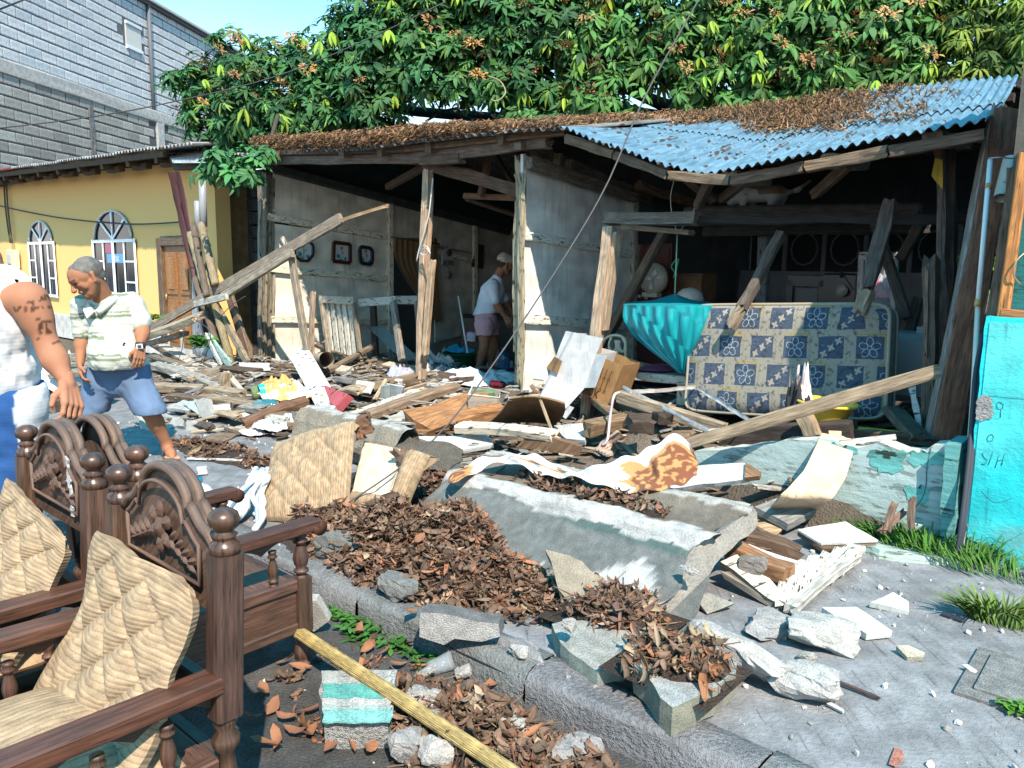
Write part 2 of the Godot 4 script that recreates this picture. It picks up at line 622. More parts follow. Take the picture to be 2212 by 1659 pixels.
# ground
func ground_grid(a0: float, a1: float, b0: float, b1: float, na: int, nb: int, y: float, amp: float, colour: Callable) -> ArrayMesh:
	var shape := func(f: float, g: float) -> Vector3:
		var p := hp(lerpf(a0, a1, f), y, lerpf(b0, b1, g))
		p.y += wob.get_noise_2d(p.x * 40.0, p.z * 40.0) * amp + wob.get_noise_2d(p.x * 200.0, p.z * 200.0) * amp * 0.4
		return p
	var paint := func(f: float, g: float) -> Color:
		return colour.call(lerpf(a0, a1, f), lerpf(b0, b1, g))
	return skin(na, nb, shape, 0.0, Vector2(a1 - a0, b1 - b0), paint)
func build_ground() -> void:
	var asphalt := mat("asphalt", Color.WHITE, 0.95, "conc", "conc_h", 0.9, 2.2)
	struct("street", ground_grid(-60, 60, -60, -3.46, 120, 90, -0.004, 0.0, func(_a: float, _b: float) -> Color: return C3(0.085, 0.083, 0.085)), asphalt)
	struct("far_ground", ground_grid(-120, 120, -3.4, 140, 12, 10, -0.03, 0.0, func(_a: float, _b: float) -> Color: return C3(0.16, 0.14, 0.10)), mat("earth", Color.WHITE, 1.0, "conc", "conc_h", 1.5, 1.1))
	var street_tone := func(a: float, b: float) -> Color:
		var n := wob.get_noise_2d(a * 130.0, b * 130.0)
		var k := 0.085 + maxf(0.0, n) * 0.09
		if b > -3.9:
			k += (b + 3.9) * 0.16 * (0.6 + n)
		return C3(k, k * 0.97, k * 0.97)
	struct("near_street", ground_grid(3.0, 10.0, -6.2, -3.44, 90, 44, 0.014, 0.012, street_tone), asphalt)
	var paving := mat("paving", Color.WHITE, 0.95, "plaster", "conc_h", 0.5, 1.3)
	var paving_tone := func(a: float, b: float) -> Color:
		var n := wob.get_noise_2d(a * 90.0 + 300.0, b * 90.0)
		var m := wob.get_noise_2d(a * 300.0, b * 300.0 + 90.0)
		var k := 0.235 + n * 0.05 + m * 0.035
		return C3(k * 0.97, k * 0.99, k * 1.06)
	struct("pavement", ground_grid(-2.0, 10.2, -3.30, 0.2, 100, 40, 0.12, 0.008, paving_tone), paving)
	struct("house_floor", ground_grid(-2.0, 10.0, 0.2, 6.2, 30, 14, 0.13, 0.004, func(_a: float, _b: float) -> Color: return C3(0.3, 0.27, 0.24)), paving)
	var kerb := Node3D.new()
	kerb.name = "kerb"
	add_child(kerb)
	kerb.position = hp(5, 0, -3.38)
	kerb.set_meta("kind", "structure")
	var a := 1.0
	while a < 9.6:
		var l := rnd(0.75, 1.0)
		var tip := rnd(-0.006, 0.006)
		var nn := 8
		var a0 := a + 0.003
		var a1 := a + l - 0.003
		var sh := tint(C3(0.25, 0.255, 0.265), 0.14)
		var ph := rnd(0, 90)
		var sec := [Vector2(-3.475, -0.03), Vector2(-3.468, 0.05), Vector2(-3.46, 0.105), Vector2(-3.445, 0.128), Vector2(-3.42, 0.136), Vector2(-3.36, 0.137), Vector2(-3.29, 0.134), Vector2(-3.29, -0.03)]
		var nose := func(f: float, g: float) -> Vector3:
			var e: Vector2 = sec[int(round(g * 7))]
			var p := hp(lerpf(a0, a1, f), e.y + tip, e.x + tip * 0.5)
			p += INWARD * wob.get_noise_3d(f * 130.0 + ph, g * 260.0, 7.0) * 0.022 + Vector3.UP * wob.get_noise_3d(f * 150.0 + ph, g * 200.0, 50.0) * 0.012
			return p
		var shade := func(_f: float, _g: float) -> Color: return sh
		var m := skin(nn, 7, nose, 0.0, Vector2.ONE, shade)
		put("kerb_stone", m, mats.concrete, kerb)
		a += l
	var cv := thing("service_box_cover", on(2238, 1490, 0.12), "square concrete service box cover let into the pavement at the right edge", "manhole cover")
	var c := on(2238, 1490, 0.126)
	put("frame", box(c - V3(0, 0.008, 0), V3(0.42, 0.03, 0.42), Basis(RIGHT, Vector3.UP, RIGHT.cross(Vector3.UP)), C3(0.27, 0.27, 0.27)), mats.fine_concrete, cv)
	put("lid", box(c + V3(0, 0.003, 0), V3(0.32, 0.03, 0.32), Basis(RIGHT, Vector3.UP, RIGHT.cross(Vector3.UP)), C3(0.3, 0.3, 0.3)), mats.fine_concrete, cv)
	var s := st_new()
	s.set_color(Color.WHITE)
	rock_into(s, Vector3.ZERO, V3(1, 0.7, 1.2), Basis(), 3, 2)
	var crumb := done(s)
	var pl := []
	var tn := []
	for i in 9000:
		var aa := rnd(1.5, 9.8)
		var bb := rnd(-6.0, -0.9)
		var y := 0.12 if bb > -3.4 else 0.0
		var z := pow(rng.randf(), 5.0) * 0.02 + 0.003
		if wob.get_noise_2d(aa * 160.0, bb * 160.0) < -0.05 and z < 0.014:
			continue
		pl.append(Transform3D(Basis.from_euler(rv(3.0)).scaled(Vector3.ONE * z), hp(aa, y + z * 0.25, bb)))
		var w := rnd(0.2, 0.6)
		tn.append(C3(w, w * 0.98, w * 0.96))
	stuff("plaster_crumbs", crumb, mats.plain, pl, tn, "pale crumbs of plaster and grit scattered over street and pavement", "grit")
# neighbouring buildings
func block_variants(l: float, h: float, d: float, cols: Array) -> Array:
	var out := []
	for c in cols:
		var s := st_new()
		s.set_color(tint(c, 0.1))
		beam_into(s, V3(-l * 0.5, 0, 0), V3(l * 0.5, 0, 0), h, d, Vector3.BACK, 0.0, 0.0, 0.006)
		out.append(done(s))
	return out
func lay_blocks(wall: Node3D, start: Vector3, dir: Vector3, rows: int, cols: int, l: float, h: float, d: float, variants: Array, mat_: Material, keep: Callable) -> void:
	var n := dir.cross(Vector3.UP)
	var bs := Basis(dir, Vector3.UP, n)
	for r in rows:
		for c in cols:
			var p := start + dir * ((c + (0.5 if r % 2 else 0.0) + 0.5) * l) + Vector3.UP * ((r + 0.5) * h)
			if not keep.call(p):
				continue
			var o := MeshInstance3D.new()
			o.name = "concrete_block"
			o.mesh = variants[rng.randi() % variants.size()]
			o.material_override = mat_
			wall.add_child(o, true)
			o.transform = Transform3D(bs.rotated(n, rnd(-0.008, 0.008)), p + n * rnd(-0.004, 0.006) - wall.position)
func strip(parent: Node, called: String, p: Vector3, q: Vector3, w: float, t: float, up: Vector3, col: Color, m: Material, jag := 0.0, bend := 0.0, rough := 0.0) -> MeshInstance3D:
	return put(called, beam(p, q, w, t, up, col, jag, bend, rough), m, parent)
func arched_window(called: String, a0: float, a1: float, y0: float, y1: float, arch: float, b: float, label: String, parent: Node) -> void:
	var w := Node3D.new()
	w.name = called
	parent.add_child(w, true)
	w.set_meta("label", label)
	w.position = hp((a0 + a1) * 0.5, y0, b) - origin_of(parent)
	var white := C3(0.78, 0.82, 0.85)
	var dark := C3(0.018, 0.024, 0.036)
	var gm := mat("dark_pane", Color.WHITE, 0.12)
	gm.metallic_specular = 0.3
	var face := -INWARD
	var mid := (a0 + a1) * 0.5
	for c in 4:
		for r in 3:
			var p := [hp(lerpf(a0, a1, c / 4.0), lerpf(y0, y1, r / 3.0), b), hp(lerpf(a0, a1, (c + 1) / 4.0), lerpf(y0, y1, r / 3.0), b), hp(lerpf(a0, a1, (c + 1) / 4.0), lerpf(y0, y1, (r + 1) / 3.0), b), hp(lerpf(a0, a1, c / 4.0), lerpf(y0, y1, (r + 1) / 3.0), b)]
			put("pane", plate(p, 0.012, 0.0, tint(dark, 0.5)), gm, w)
	for x in [a0, a1]:
		strip(w, "frame", hp(x, y0 - 0.035, b - 0.02), hp(x, y1 + 0.035, b - 0.02), 0.06, 0.016, face, white, mats.smooth)
	for y in [y0, y1]:
		strip(w, "frame", hp(a0 + 0.045, y, b - 0.021), hp(a1 - 0.045, y, b - 0.021), 0.055, 0.016, face, white, mats.smooth)
	strip(w, "mullion", hp(mid, y0, b - 0.024), hp(mid, y1, b - 0.024), 0.08, 0.016, face, white, mats.smooth)
	for f in [0.25, 0.75]:
		strip(w, "glazing_bar", hp(lerpf(a0, a1, f), y0, b - 0.018), hp(lerpf(a0, a1, f), y1, b - 0.018), 0.03, 0.014, face, white, mats.smooth)
	for r in [1, 2]:
		for k in [[a0, lerpf(a0, a1, 0.25)], [lerpf(a0, a1, 0.75), a1]]:
			strip(w, "glazing_bar", hp(k[0], lerpf(y0, y1, r / 3.0), b - 0.016), hp(k[1], lerpf(y0, y1, r / 3.0), b - 0.016), 0.03, 0.013, face, white, mats.smooth)
	var fan := []
	var rim := []
	for i in 17:
		var t := PI * i / 16.0
		fan.append(hp(mid - cos(t) * (a1 - a0) * 0.44, y1 + 0.03 + sin(t) * arch, b))
		rim.append(hp(mid - cos(t) * (a1 - a0) * 0.44, y1 + 0.03 + sin(t) * arch, b - 0.02))
	put("fanlight_pane", plate(fan, 0.012, 0.0, dark), gm, w)
	put("fanlight_rim", tube(rim, 0.022, 6, C3(0.55, 0.57, 0.58)), mats.smooth, w)
	for k in [4, 8, 12]:
		strip(w, "glazing_bar", hp(mid, y1 + 0.03, b - 0.018), rim[k], 0.045, 0.013, face, white, mats.smooth)
func corrugated(e: Callable, waves: int, rows: int, amp: float, up: Vector3, uvs: Vector2, per := 8) -> ArrayMesh:
	var f := func(s: float, t: float) -> Vector3:
		return e.call(s, t) + up * sin(s * waves * TAU) * amp
	return skin(waves * per, rows, f, 0.0025, uvs)
func text_into(parent: Node, called: String, words: String, size: float, where: Vector3, b: Basis, col: Color, depth := 0.002) -> void:
	var f := SystemFont.new()
	f.font_names = PackedStringArray(["Droid Sans"])
	var t := TextMesh.new()
	t.text = words
	t.font = f
	t.font_size = 32
	t.pixel_size = size / 32.0
	t.depth = depth / 1.0
	var o := MeshInstance3D.new()
	o.name = called
	o.mesh = t
	var m := StandardMaterial3D.new()
	m.albedo_color = col.linear_to_srgb()
	m.roughness = 0.8
	o.material_override = m
	parent.add_child(o, true)
	o.transform = Transform3D(b, where - origin_of(parent))
func build_neighbours() -> void:
	var down_dir := V3(0.127, 0, -0.992).normalized()
	var n := down_dir.cross(Vector3.UP)
	var foot := at(0, 139, 20)
	foot.y = 0
	var level := 6.5
	var w := thing("white_block_wall", foot + Vector3.UP * level, "tall block wall painted pale blue-white with dark open joints, above the yellow house", "wall")
	var l := 0.55
	var h := 0.275
	var vars := block_variants(l - 0.034, h - 0.024, 0.2, [C3(0.66, 0.7, 0.77), C3(0.7, 0.74, 0.8), C3(0.62, 0.67, 0.75), C3(0.72, 0.75, 0.79), C3(0.67, 0.71, 0.76), C3(0.6, 0.65, 0.74)])
	var hole := at(585 * 0.267 * 2.17, 105, 27.0)
	hole = foot + down_dir * 5.45 + Vector3.UP * 8.5
	var keep := func(p: Vector3) -> bool: return absf((p - hole).dot(down_dir)) > 0.5 or absf(p.y - hole.y) > 0.42
	var start := foot + Vector3.UP * level - down_dir * 1.1
	lay_blocks(w, start, down_dir, 12, 25, l, h, 0.2, vars, mats.fine_concrete, keep)
	put("mortar_core", box(start + down_dir * 7.0 + Vector3.UP * 1.65 + n * 0.022, V3(14.4, 3.3, 0.12), Basis(down_dir, Vector3.UP, n), C3(0.15, 0.16, 0.18)), mats.concrete, w)
	strip(w, "roof_edge", start - down_dir * 0.4 + Vector3.UP * 3.36 + n * 0.05, start + down_dir * 14.4 + Vector3.UP * 3.36 + n * 0.05, 0.5, 0.09, Vector3.UP, C3(0.3, 0.31, 0.33), mats.plain)
	strip(w, "gutter", start - down_dir * 0.4 + Vector3.UP * 3.25 + n * 0.16, start + down_dir * 14.4 + Vector3.UP * 3.25 + n * 0.16, 0.1, 0.1, Vector3.UP, C3(0.04, 0.045, 0.05), mats.plain)
	var pp := foot + down_dir * 6.25 + n * 0.17
	put("drain_pipe", tube([pp + Vector3.UP * 6.35, pp + Vector3.UP * 9.75], 0.06, 8, C3(0.1, 0.11, 0.13)), mats.plain, w)
	strip(w, "vent_frame", hole - Vector3.UP * 0.36 - down_dir * 0.4 + n * 0.13, hole - Vector3.UP * 0.36 + down_dir * 0.4 + n * 0.13, 0.1, 0.08, n, C3(0.5, 0.55, 0.62), mats.plain)
	strip(w, "vent_frame", hole + Vector3.UP * 0.36 - down_dir * 0.4 + n * 0.13, hole + Vector3.UP * 0.36 + down_dir * 0.4 + n * 0.13, 0.1, 0.08, n, C3(0.45, 0.5, 0.58), mats.plain)
	put("vent_panel", box(hole + n * 0.1, V3(0.78, 0.64, 0.05), Basis(down_dir, Vector3.UP, n), C3(0.42, 0.42, 0.41)), mats.plain, w)
	var g := thing("grey_block_wall", foot, "bare grey block wall with a sloping concrete ring beam, behind the yellow house roof", "wall")
	vars = block_variants(l - 0.04, h - 0.028, 0.2, [C3(0.40, 0.395, 0.385), C3(0.45, 0.44, 0.43), C3(0.36, 0.355, 0.35), C3(0.42, 0.41, 0.4), C3(0.47, 0.46, 0.45), C3(0.33, 0.325, 0.32)])
	var colm := foot + down_dir * 6.45
	keep = func(p: Vector3) -> bool: return absf((p - colm).dot(down_dir)) > 0.45 and p.y > 2.6
	lay_blocks(g, foot - down_dir * 1.3 + Vector3.UP * 2.55 + n * 0.12, down_dir, 13, 25, l, h, 0.2, vars, mats.fine_concrete, keep)
	put("mortar_core", box(foot + down_dir * 5.6 + Vector3.UP * 3.15 + n * 0.142, V3(14.4, 6.3, 0.12), Basis(down_dir, Vector3.UP, n), C3(0.12, 0.12, 0.125)), mats.concrete, g)
	strip(g, "ring_beam", foot - down_dir * 1.3 + Vector3.UP * 6.27 + n * 0.13, foot + down_dir * 12.6 + Vector3.UP * 6.27 + n * 0.13, 0.36, 0.28, n, C3(0.55, 0.55, 0.55), mats.concrete, 0.0, 0.0, 0.02)
	strip(g, "column", colm + Vector3.UP * 2.4 + n * 0.14, colm + Vector3.UP * 6.12 + n * 0.14, 0.42, 0.26, n, C3(0.58, 0.58, 0.58), mats.concrete, 0.0, 0.0, 0.015)
	strip(g, "mortar_scar", foot + down_dir * 3.0 + Vector3.UP * 4.5 + n * 0.235, foot + down_dir * 3.0 + Vector3.UP * 6.0 + n * 0.245, 0.16, 0.03, n, C3(0.2, 0.2, 0.21), mats.concrete, 0.05, 0.0, 0.03)
	var by := 0.5
	var y := thing("yellow_house", hp(-7, 0, by), "ochre yellow plastered house with two arched white windows and a brown wooden door", "house")
	var ochre := C3(0.80, 0.50, 0.19)
	var wall_st := st_new()
	wall_st.set_color(ochre)
	var ym := mat("ochre_wall", Color.WHITE, 0.9, "", "conc_h", 0.1, 0.5)
	box_into(wall_st, hp(-8.35, 1.62, by + 0.14), V3(12.6, 3.24, 0.24), Basis(RIGHT, Vector3.UP, RIGHT.cross(Vector3.UP)))
	put("wall", done(wall_st), ym, y)
	put("plinth", box(hp(-8.35, 0.24, by - 0.01), V3(12.5, 0.48, 0.06), Basis(RIGHT, Vector3.UP, RIGHT.cross(Vector3.UP)), C3(0.7, 0.68, 0.66)), mats.plaster, y)
	put("back_of_house", box(hp(-8.4, 1.5, by + 2.4), V3(12.4, 3.0, 4.2), Basis(RIGHT, Vector3.UP, RIGHT.cross(Vector3.UP)), C3(0.3, 0.2, 0.1)), mats.plaster, y)
	arched_window("arched_window", -10.1, -8.6, 0.84, 1.93, 0.42, by - 0.0, "left-hand arched window, nearest the meter box", y)
	arched_window("arched_window", -6.6, -4.8, 0.84, 1.93, 0.5, by - 0.0, "right-hand arched window, behind the grey-haired man", y)
	var board := put("window_sticker", box(hp(-5.62, 1.62, by - 0.012), V3(0.75, 0.16, 0.008), Basis(RIGHT, Vector3.UP, RIGHT.cross(Vector3.UP)), C3(0.05, 0.25, 0.5)), mats.smooth, y)
	board.set_meta("label", "blue strip reading Unic behind the window")
	text_into(y, "sticker_lettering", "Unic", 0.16, hp(-5.6, 1.62, by - 0.02), Basis(RIGHT, Vector3.UP, RIGHT.cross(Vector3.UP)), C3(0.6, 0.7, 0.8))
	put("window_sticker", box(hp(-5.92, 1.8, by - 0.012), V3(0.26, 0.17, 0.008), Basis(RIGHT, Vector3.UP, RIGHT.cross(Vector3.UP)), C3(0.3, 0.03, 0.12)), mats.smooth, y)
	var d := Node3D.new()
	d.name = "door"
	y.add_child(d, true)
	d.position = hp(-3.3, 0, by) - y.position
	var bs := Basis(RIGHT, Vector3.UP, RIGHT.cross(Vector3.UP))
	var dm := mats.polished as Material
	for k in [[-3.78, -0.02], [-2.62, -0.02]]:
		strip(d, "door_frame", hp(k[0], 0, by - 0.03), hp(k[0], 1.95, by - 0.03), 0.16, 0.1, -INWARD, C3(0.19, 0.13, 0.09), mats.wood)
	strip(d, "door_frame", hp(-3.7, 1.9, by - 0.032), hp(-2.7, 1.9, by - 0.032), 0.16, 0.1, -INWARD, C3(0.2, 0.15, 0.11), mats.wood)
	put("door_leaf", box(hp(-3.2, 0.92, by - 0.01), V3(1.0, 1.84, 0.04), bs, C3(0.40, 0.17, 0.05)), dm, d)
	for x in [-3.43, -2.95]:
		for q in [[1.05, 1.72], [0.2, 0.95]]:
			put("door_panel", box(hp(x, (q[0] + q[1]) * 0.5, by - 0.035), V3(0.36, q[1] - q[0], 0.025), bs, C3(0.44, 0.19, 0.055)), dm, d)
			put("door_panel", box(hp(x, (q[0] + q[1]) * 0.5, by - 0.052), V3(0.2, q[1] - q[0] - 0.16, 0.02), bs, C3(0.47, 0.21, 0.06)), dm, d)
	put("handle", tube([hp(-3.62, 0.92, by - 0.06), hp(-3.62, 1.05, by - 0.06)], 0.015, 6, C3(0.3, 0.25, 0.15)), mats.metal, d)
	var rf := Node3D.new()
	rf.name = "roof"
	y.add_child(rf, true)
	rf.position = V3(0, 3.2, 0)
	var k := -14.6
	var i := 0
	while k < -2.5:
		var k0 := k
		var k1 := k + 1.32
		var lift := 0.012 * (i % 2)
		var e := func(s: float, t: float) -> Vector3: return hp(lerpf(k0, k1, s), 3.32 - 0.026 * (lerpf(k0, k1, s) + 8.0) + t * 0.55 + lift, lerpf(-0.18, 4.4, t))
		var red: bool = i in [0, 4]
		var sheet := corrugated(e, 12, 4, 0.022, Vector3.UP, Vector2(1.2, 4.0))
		var zm := mat("zinc_red" if red else "zinc_grey", C3(0.30, 0.06, 0.05) if red else C3(0.42, 0.43, 0.44), 0.5, "zinc", "", 0, 0, 0.2)
		put("roof_sheet", sheet, zm, rf)
		k += 1.2
		i += 1
	for r in 13:
		var a := -14.2 + r * 0.97
		var yy := 3.25 - 0.026 * (a + 8.0)
		strip(y, "rafter_end", hp(a, yy - 0.06, -0.1), hp(a, yy + 0.2, 1.6), 0.1, 0.12, Vector3.UP, C3(0.09, 0.055, 0.035), mats.wood)
		strip(y, "purlin_block", hp(a - 0.25, yy - 0.09, 0.12), hp(a + 0.25, yy - 0.1, 0.12), 0.1, 0.1, Vector3.UP, C3(0.11, 0.07, 0.045), mats.wood)
	strip(y, "eaves_batten", hp(-14.6, 3.42, -0.08), hp(-2.3, 3.1, -0.08), 0.06, 0.08, Vector3.UP, C3(0.13, 0.09, 0.06), mats.wood)
	var mb := front(28, 560, by - 0.1)
	put("meter_box", box(mb, V3(0.34, 0.42, 0.16), bs, C3(0.55, 0.5, 0.4)), mats.plain, y)
	put("meter_glass", box(mb - INWARD * 0.09 + RIGHT * 0.04, V3(0.16, 0.2, 0.03), bs, C3(0.35, 0.37, 0.36)), mats.smooth, y)
	for q in [[8, 385, 22, 525], [13, 385, 26, 525]]:
		put("conduit", tube(curve([front(q[0], q[1], by - 0.06), front(q[0] + 4, 450, by - 0.06), front(q[2], q[3], by - 0.06)], 8), 0.018, 6, C3(0.1, 0.08, 0.06)), mats.plain, y)
	put("conduit", tube([front(20, 590, by - 0.04), front(20, 640, by - 0.04)], 0.02, 6, C3(0.5, 0.36, 0.16)), mats.plain, y)
	var cab := curve([front(-20, 440, by - 0.15), front(60, 458, by - 0.12), front(150, 473, by - 0.12), front(280, 484, by - 0.12), front(400, 479, by - 0.15)], 24)
	tag(put("sagging_cable", tube(cab, 0.014, 6, C3(0.05, 0.045, 0.04)), mats.plain), "black cable sagging across the yellow house front above its windows", "cable")
	var gw := thing("shaded_block_wall", hp(-2.7, 0, 1.25), "narrow dark grey block wall in shade between yellow house and broken house", "wall")
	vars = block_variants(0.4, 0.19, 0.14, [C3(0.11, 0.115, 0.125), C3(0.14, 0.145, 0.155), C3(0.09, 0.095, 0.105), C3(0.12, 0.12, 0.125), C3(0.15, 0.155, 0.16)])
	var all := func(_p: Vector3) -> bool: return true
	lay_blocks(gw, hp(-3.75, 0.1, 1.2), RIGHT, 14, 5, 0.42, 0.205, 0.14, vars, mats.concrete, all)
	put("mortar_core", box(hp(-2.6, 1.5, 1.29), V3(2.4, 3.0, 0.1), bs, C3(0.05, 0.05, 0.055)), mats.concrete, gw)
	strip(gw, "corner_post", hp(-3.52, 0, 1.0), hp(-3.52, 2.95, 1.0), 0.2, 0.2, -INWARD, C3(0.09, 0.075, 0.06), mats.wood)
	var link := thing("linking_roof_sheet", front(440, 335, 0.2), "short silvery corrugated sheet bridging the yellow house roof and the leafy roof", "roofing sheet")
	var lk := func(s: float, t: float) -> Vector3:
		var lo := front(375, 352, -0.2).lerp(front(585, 350, -0.1), t)
		var hi := front(352, 323, 0.55).lerp(front(600, 318, 0.5), t)
		return lo.lerp(hi, s)
	put("sheet", corrugated(lk, 8, 6, 0.022, Vector3.UP, Vector2(1, 1)), mat("zinc_pale", C3(0.62, 0.66, 0.7), 0.45, "zinc", "", 0, 0, 0.25), link)
	strip(link, "batten", front(380, 362, 0.0), front(590, 356, 0.0), 0.08, 0.08, Vector3.UP, C3(0.1, 0.07, 0.05), mats.wood)
	var tb := thing("turquoise_wall", hp(8.9, 0, -1.0), "bright turquoise painted wall with peeling edge at the right of the photo", "wall")
	var bm := mat("turquoise_paint", C3(0.01, 0.74, 0.80), 0.8, "plaster", "conc_h", 0.35, 1.1)
	var c := [front(2131, 683, -1.06), front(2116, 800, -1.06), front(2112, 860, -1.06), front(2104, 960, -1.06), front(2092, 1080, -1.06), front(2080, 1165, -1.06), front(2077, 1240, -1.06), hp(10.6, 0.02, -1.06), hp(10.6, 1.34, -1.06)]
	put("painted_face", plate(c, 0.16, 0.006, Color.WHITE, C3(0.7, 0.7, 0.7)), bm, tb)
	var bare := mat("bare_render", C3(0.5, 0.5, 0.5), 0.95, "conc", "conc_h", 1.2, 2.5)
	put("bare_patch", plate([front(2112, 862, -1.07), front(2124, 853, -1.07), front(2143, 862, -1.07), front(2140, 905, -1.07), front(2118, 910, -1.07), front(2107, 905, -1.07)], 0.02, 0.012, C3(0.95, 0.95, 0.95), null, 0.015), bare, tb)
	put("bare_patch", plate([front(2083, 1110, -1.07), front(2089, 1160, -1.07), front(2108, 1170, -1.07), front(2135, 1180, -1.07), front(2138, 1225, -1.07), front(2074, 1235, -1.07), front(2078, 1160, -1.07)], 0.02, 0.012, C3(1, 1, 1), null, 0.02), bare, tb)
	for q in [[2145, 720, 2132, 770], [2190, 745, 2183, 800], [2150, 735, 2140, 752]]:
		put("pale_scuff", plate([front(q[0], q[1], -1.064), front(q[0] + 4, q[1] + 2, -1.064), front(q[2] + 7, q[3], -1.064), front(q[2], q[3] + 3, -1.064)], 0.006, 0.004, C3(0.5, 0.72, 0.7), null, 0.01), mats.plain, tb)
	var lay := func(x: float, g: float) -> Vector3: return hp(8.3 + x * 2.2, 0.12 + g * 1.2, -1.064)
	var tone := func(x: float, g: float) -> Color:
		var shade := wob.get_noise_2d(x * 160.0, g * 90.0)
		var grime := wob.get_noise_2d(x * 700.0 + 40.0, g * 500.0)
		var hue := C3(0.012, 0.60, 0.66).lerp(C3(0.12, 0.74, 0.74), clampf(0.5 + shade * 1.4, 0, 1))
		return hue.lerp(C3(0.2, 0.26, 0.24), clampf((0.16 - g) * 4.0 + grime * 0.9 - 0.1, 0.0, 0.8))
	put("paint_layer", skin(60, 36, lay, 0.0, Vector2.ONE, tone), mat("wall_paint", Color.WHITE, 0.8, "plaster", "conc_h", 0.35, 1.1), tb)
	for q in [[[2110, 1190], [2135, 1160], [2165, 1172], [2212, 1150]], [[2135, 855], [2170, 858], [2212, 862]], [[2120, 1060], [2150, 1085], [2190, 1075]]]:
		var pts := []
		for e in q:
			pts.append(front(e[0], e[1], -1.065))
		put("hair_crack", tube(curve(pts, 12), 0.0014, 4, C3(0.02, 0.25, 0.27)), mats.plain, tb)
	var ink := C3(0.02, 0.2, 0.22)
	for q in [[[2153, 872], [2160, 868], [2168, 874], [2166, 882], [2158, 884], [2153, 878], [2153, 872]], [[2163, 884], [2161, 902]], [[2132, 948], [2136, 940], [2143, 938], [2147, 944], [2143, 952], [2135, 954], [2132, 948]], [[2128, 975], [2122, 980], [2126, 988], [2133, 994], [2128, 1003], [2120, 1002]], [[2146, 975], [2135, 1004]], [[2158, 984], [2150, 1010]], [[2171, 980], [2163, 1006]], [[2154, 996], [2168, 992]]]:
		var pts := []
		for e in q:
			pts.append(front(e[0], e[1], -1.066))
		put("pencil_mark", tube(pts, 0.0016, 4, ink), mats.plain, tb)
	var wd := C3(0.62, 0.26, 0.08)
	var orange := mats.wood as Material
	strip(tb, "window_stile", front(2166, 684, -0.98), front(2214, 330, -0.98), 0.05, 0.06, -INWARD, wd, orange, 0.0, 0.0, 0.004)
	strip(tb, "rough_stile", front(2148, 690, -0.94), front(2196, 360, -0.94), 0.05, 0.07, -INWARD, C3(0.18, 0.12, 0.08), orange, 0.02, 0.0, 0.012)
	strip(tb, "window_rail", front(2164, 676, -0.985), front(2300, 690, -0.985), 0.045, 0.06, -INWARD, C3(0.5, 0.19, 0.07), orange)
	var teal := mat("teal_board", Color.WHITE, 0.7, "chip", "conc_h", 0.2, 1.4)
	put("window_board", plate([front(2172, 680, -0.95), front(2330, 690, -0.95), front(2330, 250, -0.95), front(2220, 300, -0.95)], 0.02, 0.0, C3(0.01, 0.17, 0.19)), teal, tb)
	put("window_hoop", tube(curve([front(2215, 545, -1.0), front(2195, 565, -1.03), front(2190, 595, -1.03), front(2205, 615, -1.0)], 10), 0.004, 5, C3(0.4, 0.3, 0.2)), mats.metal, tb)
	put("side_wall", box(hp(9.4, 1.6, 0.4), V3(2.2, 3.2, 2.6), bs, C3(0.12, 0.11, 0.1)), mats.plaster, tb)
# the broken house
const OLD := Color(0.13, 0.085, 0.055)
const GREYWOOD := Color(0.24, 0.19, 0.14)
const PALE := Color(0.50, 0.36, 0.23)
const CREAM := Color(0.84, 0.80, 0.68)
const DARKW := Color(0.055, 0.04, 0.03)
func group_node(called: String, parent: Node, where: Vector3) -> Node3D:
	var o := Node3D.new()
	o.name = called
	parent.add_child(o, true)
	o.position = where - origin_of(parent)
	return o
func poly_lerp(pts: Array, t: float) -> Vector3:
	var total := 0.0
	for i in pts.size() - 1:
		total += (pts[i + 1] - pts[i]).length()
	var want := clampf(t, 0, 1) * total
	for i in pts.size() - 1:
		var l: float = (pts[i + 1] - pts[i]).length()
		if want <= l or i == pts.size() - 2:
			return pts[i].lerp(pts[i + 1], want / l)
		want -= l
	return pts[-1]
func smooth_line(pts: Array, n := 40) -> Array:
	return curve(pts, n)
var eave_r := []
var ridge_r := []
var eave_l := []
var ridge_l := []
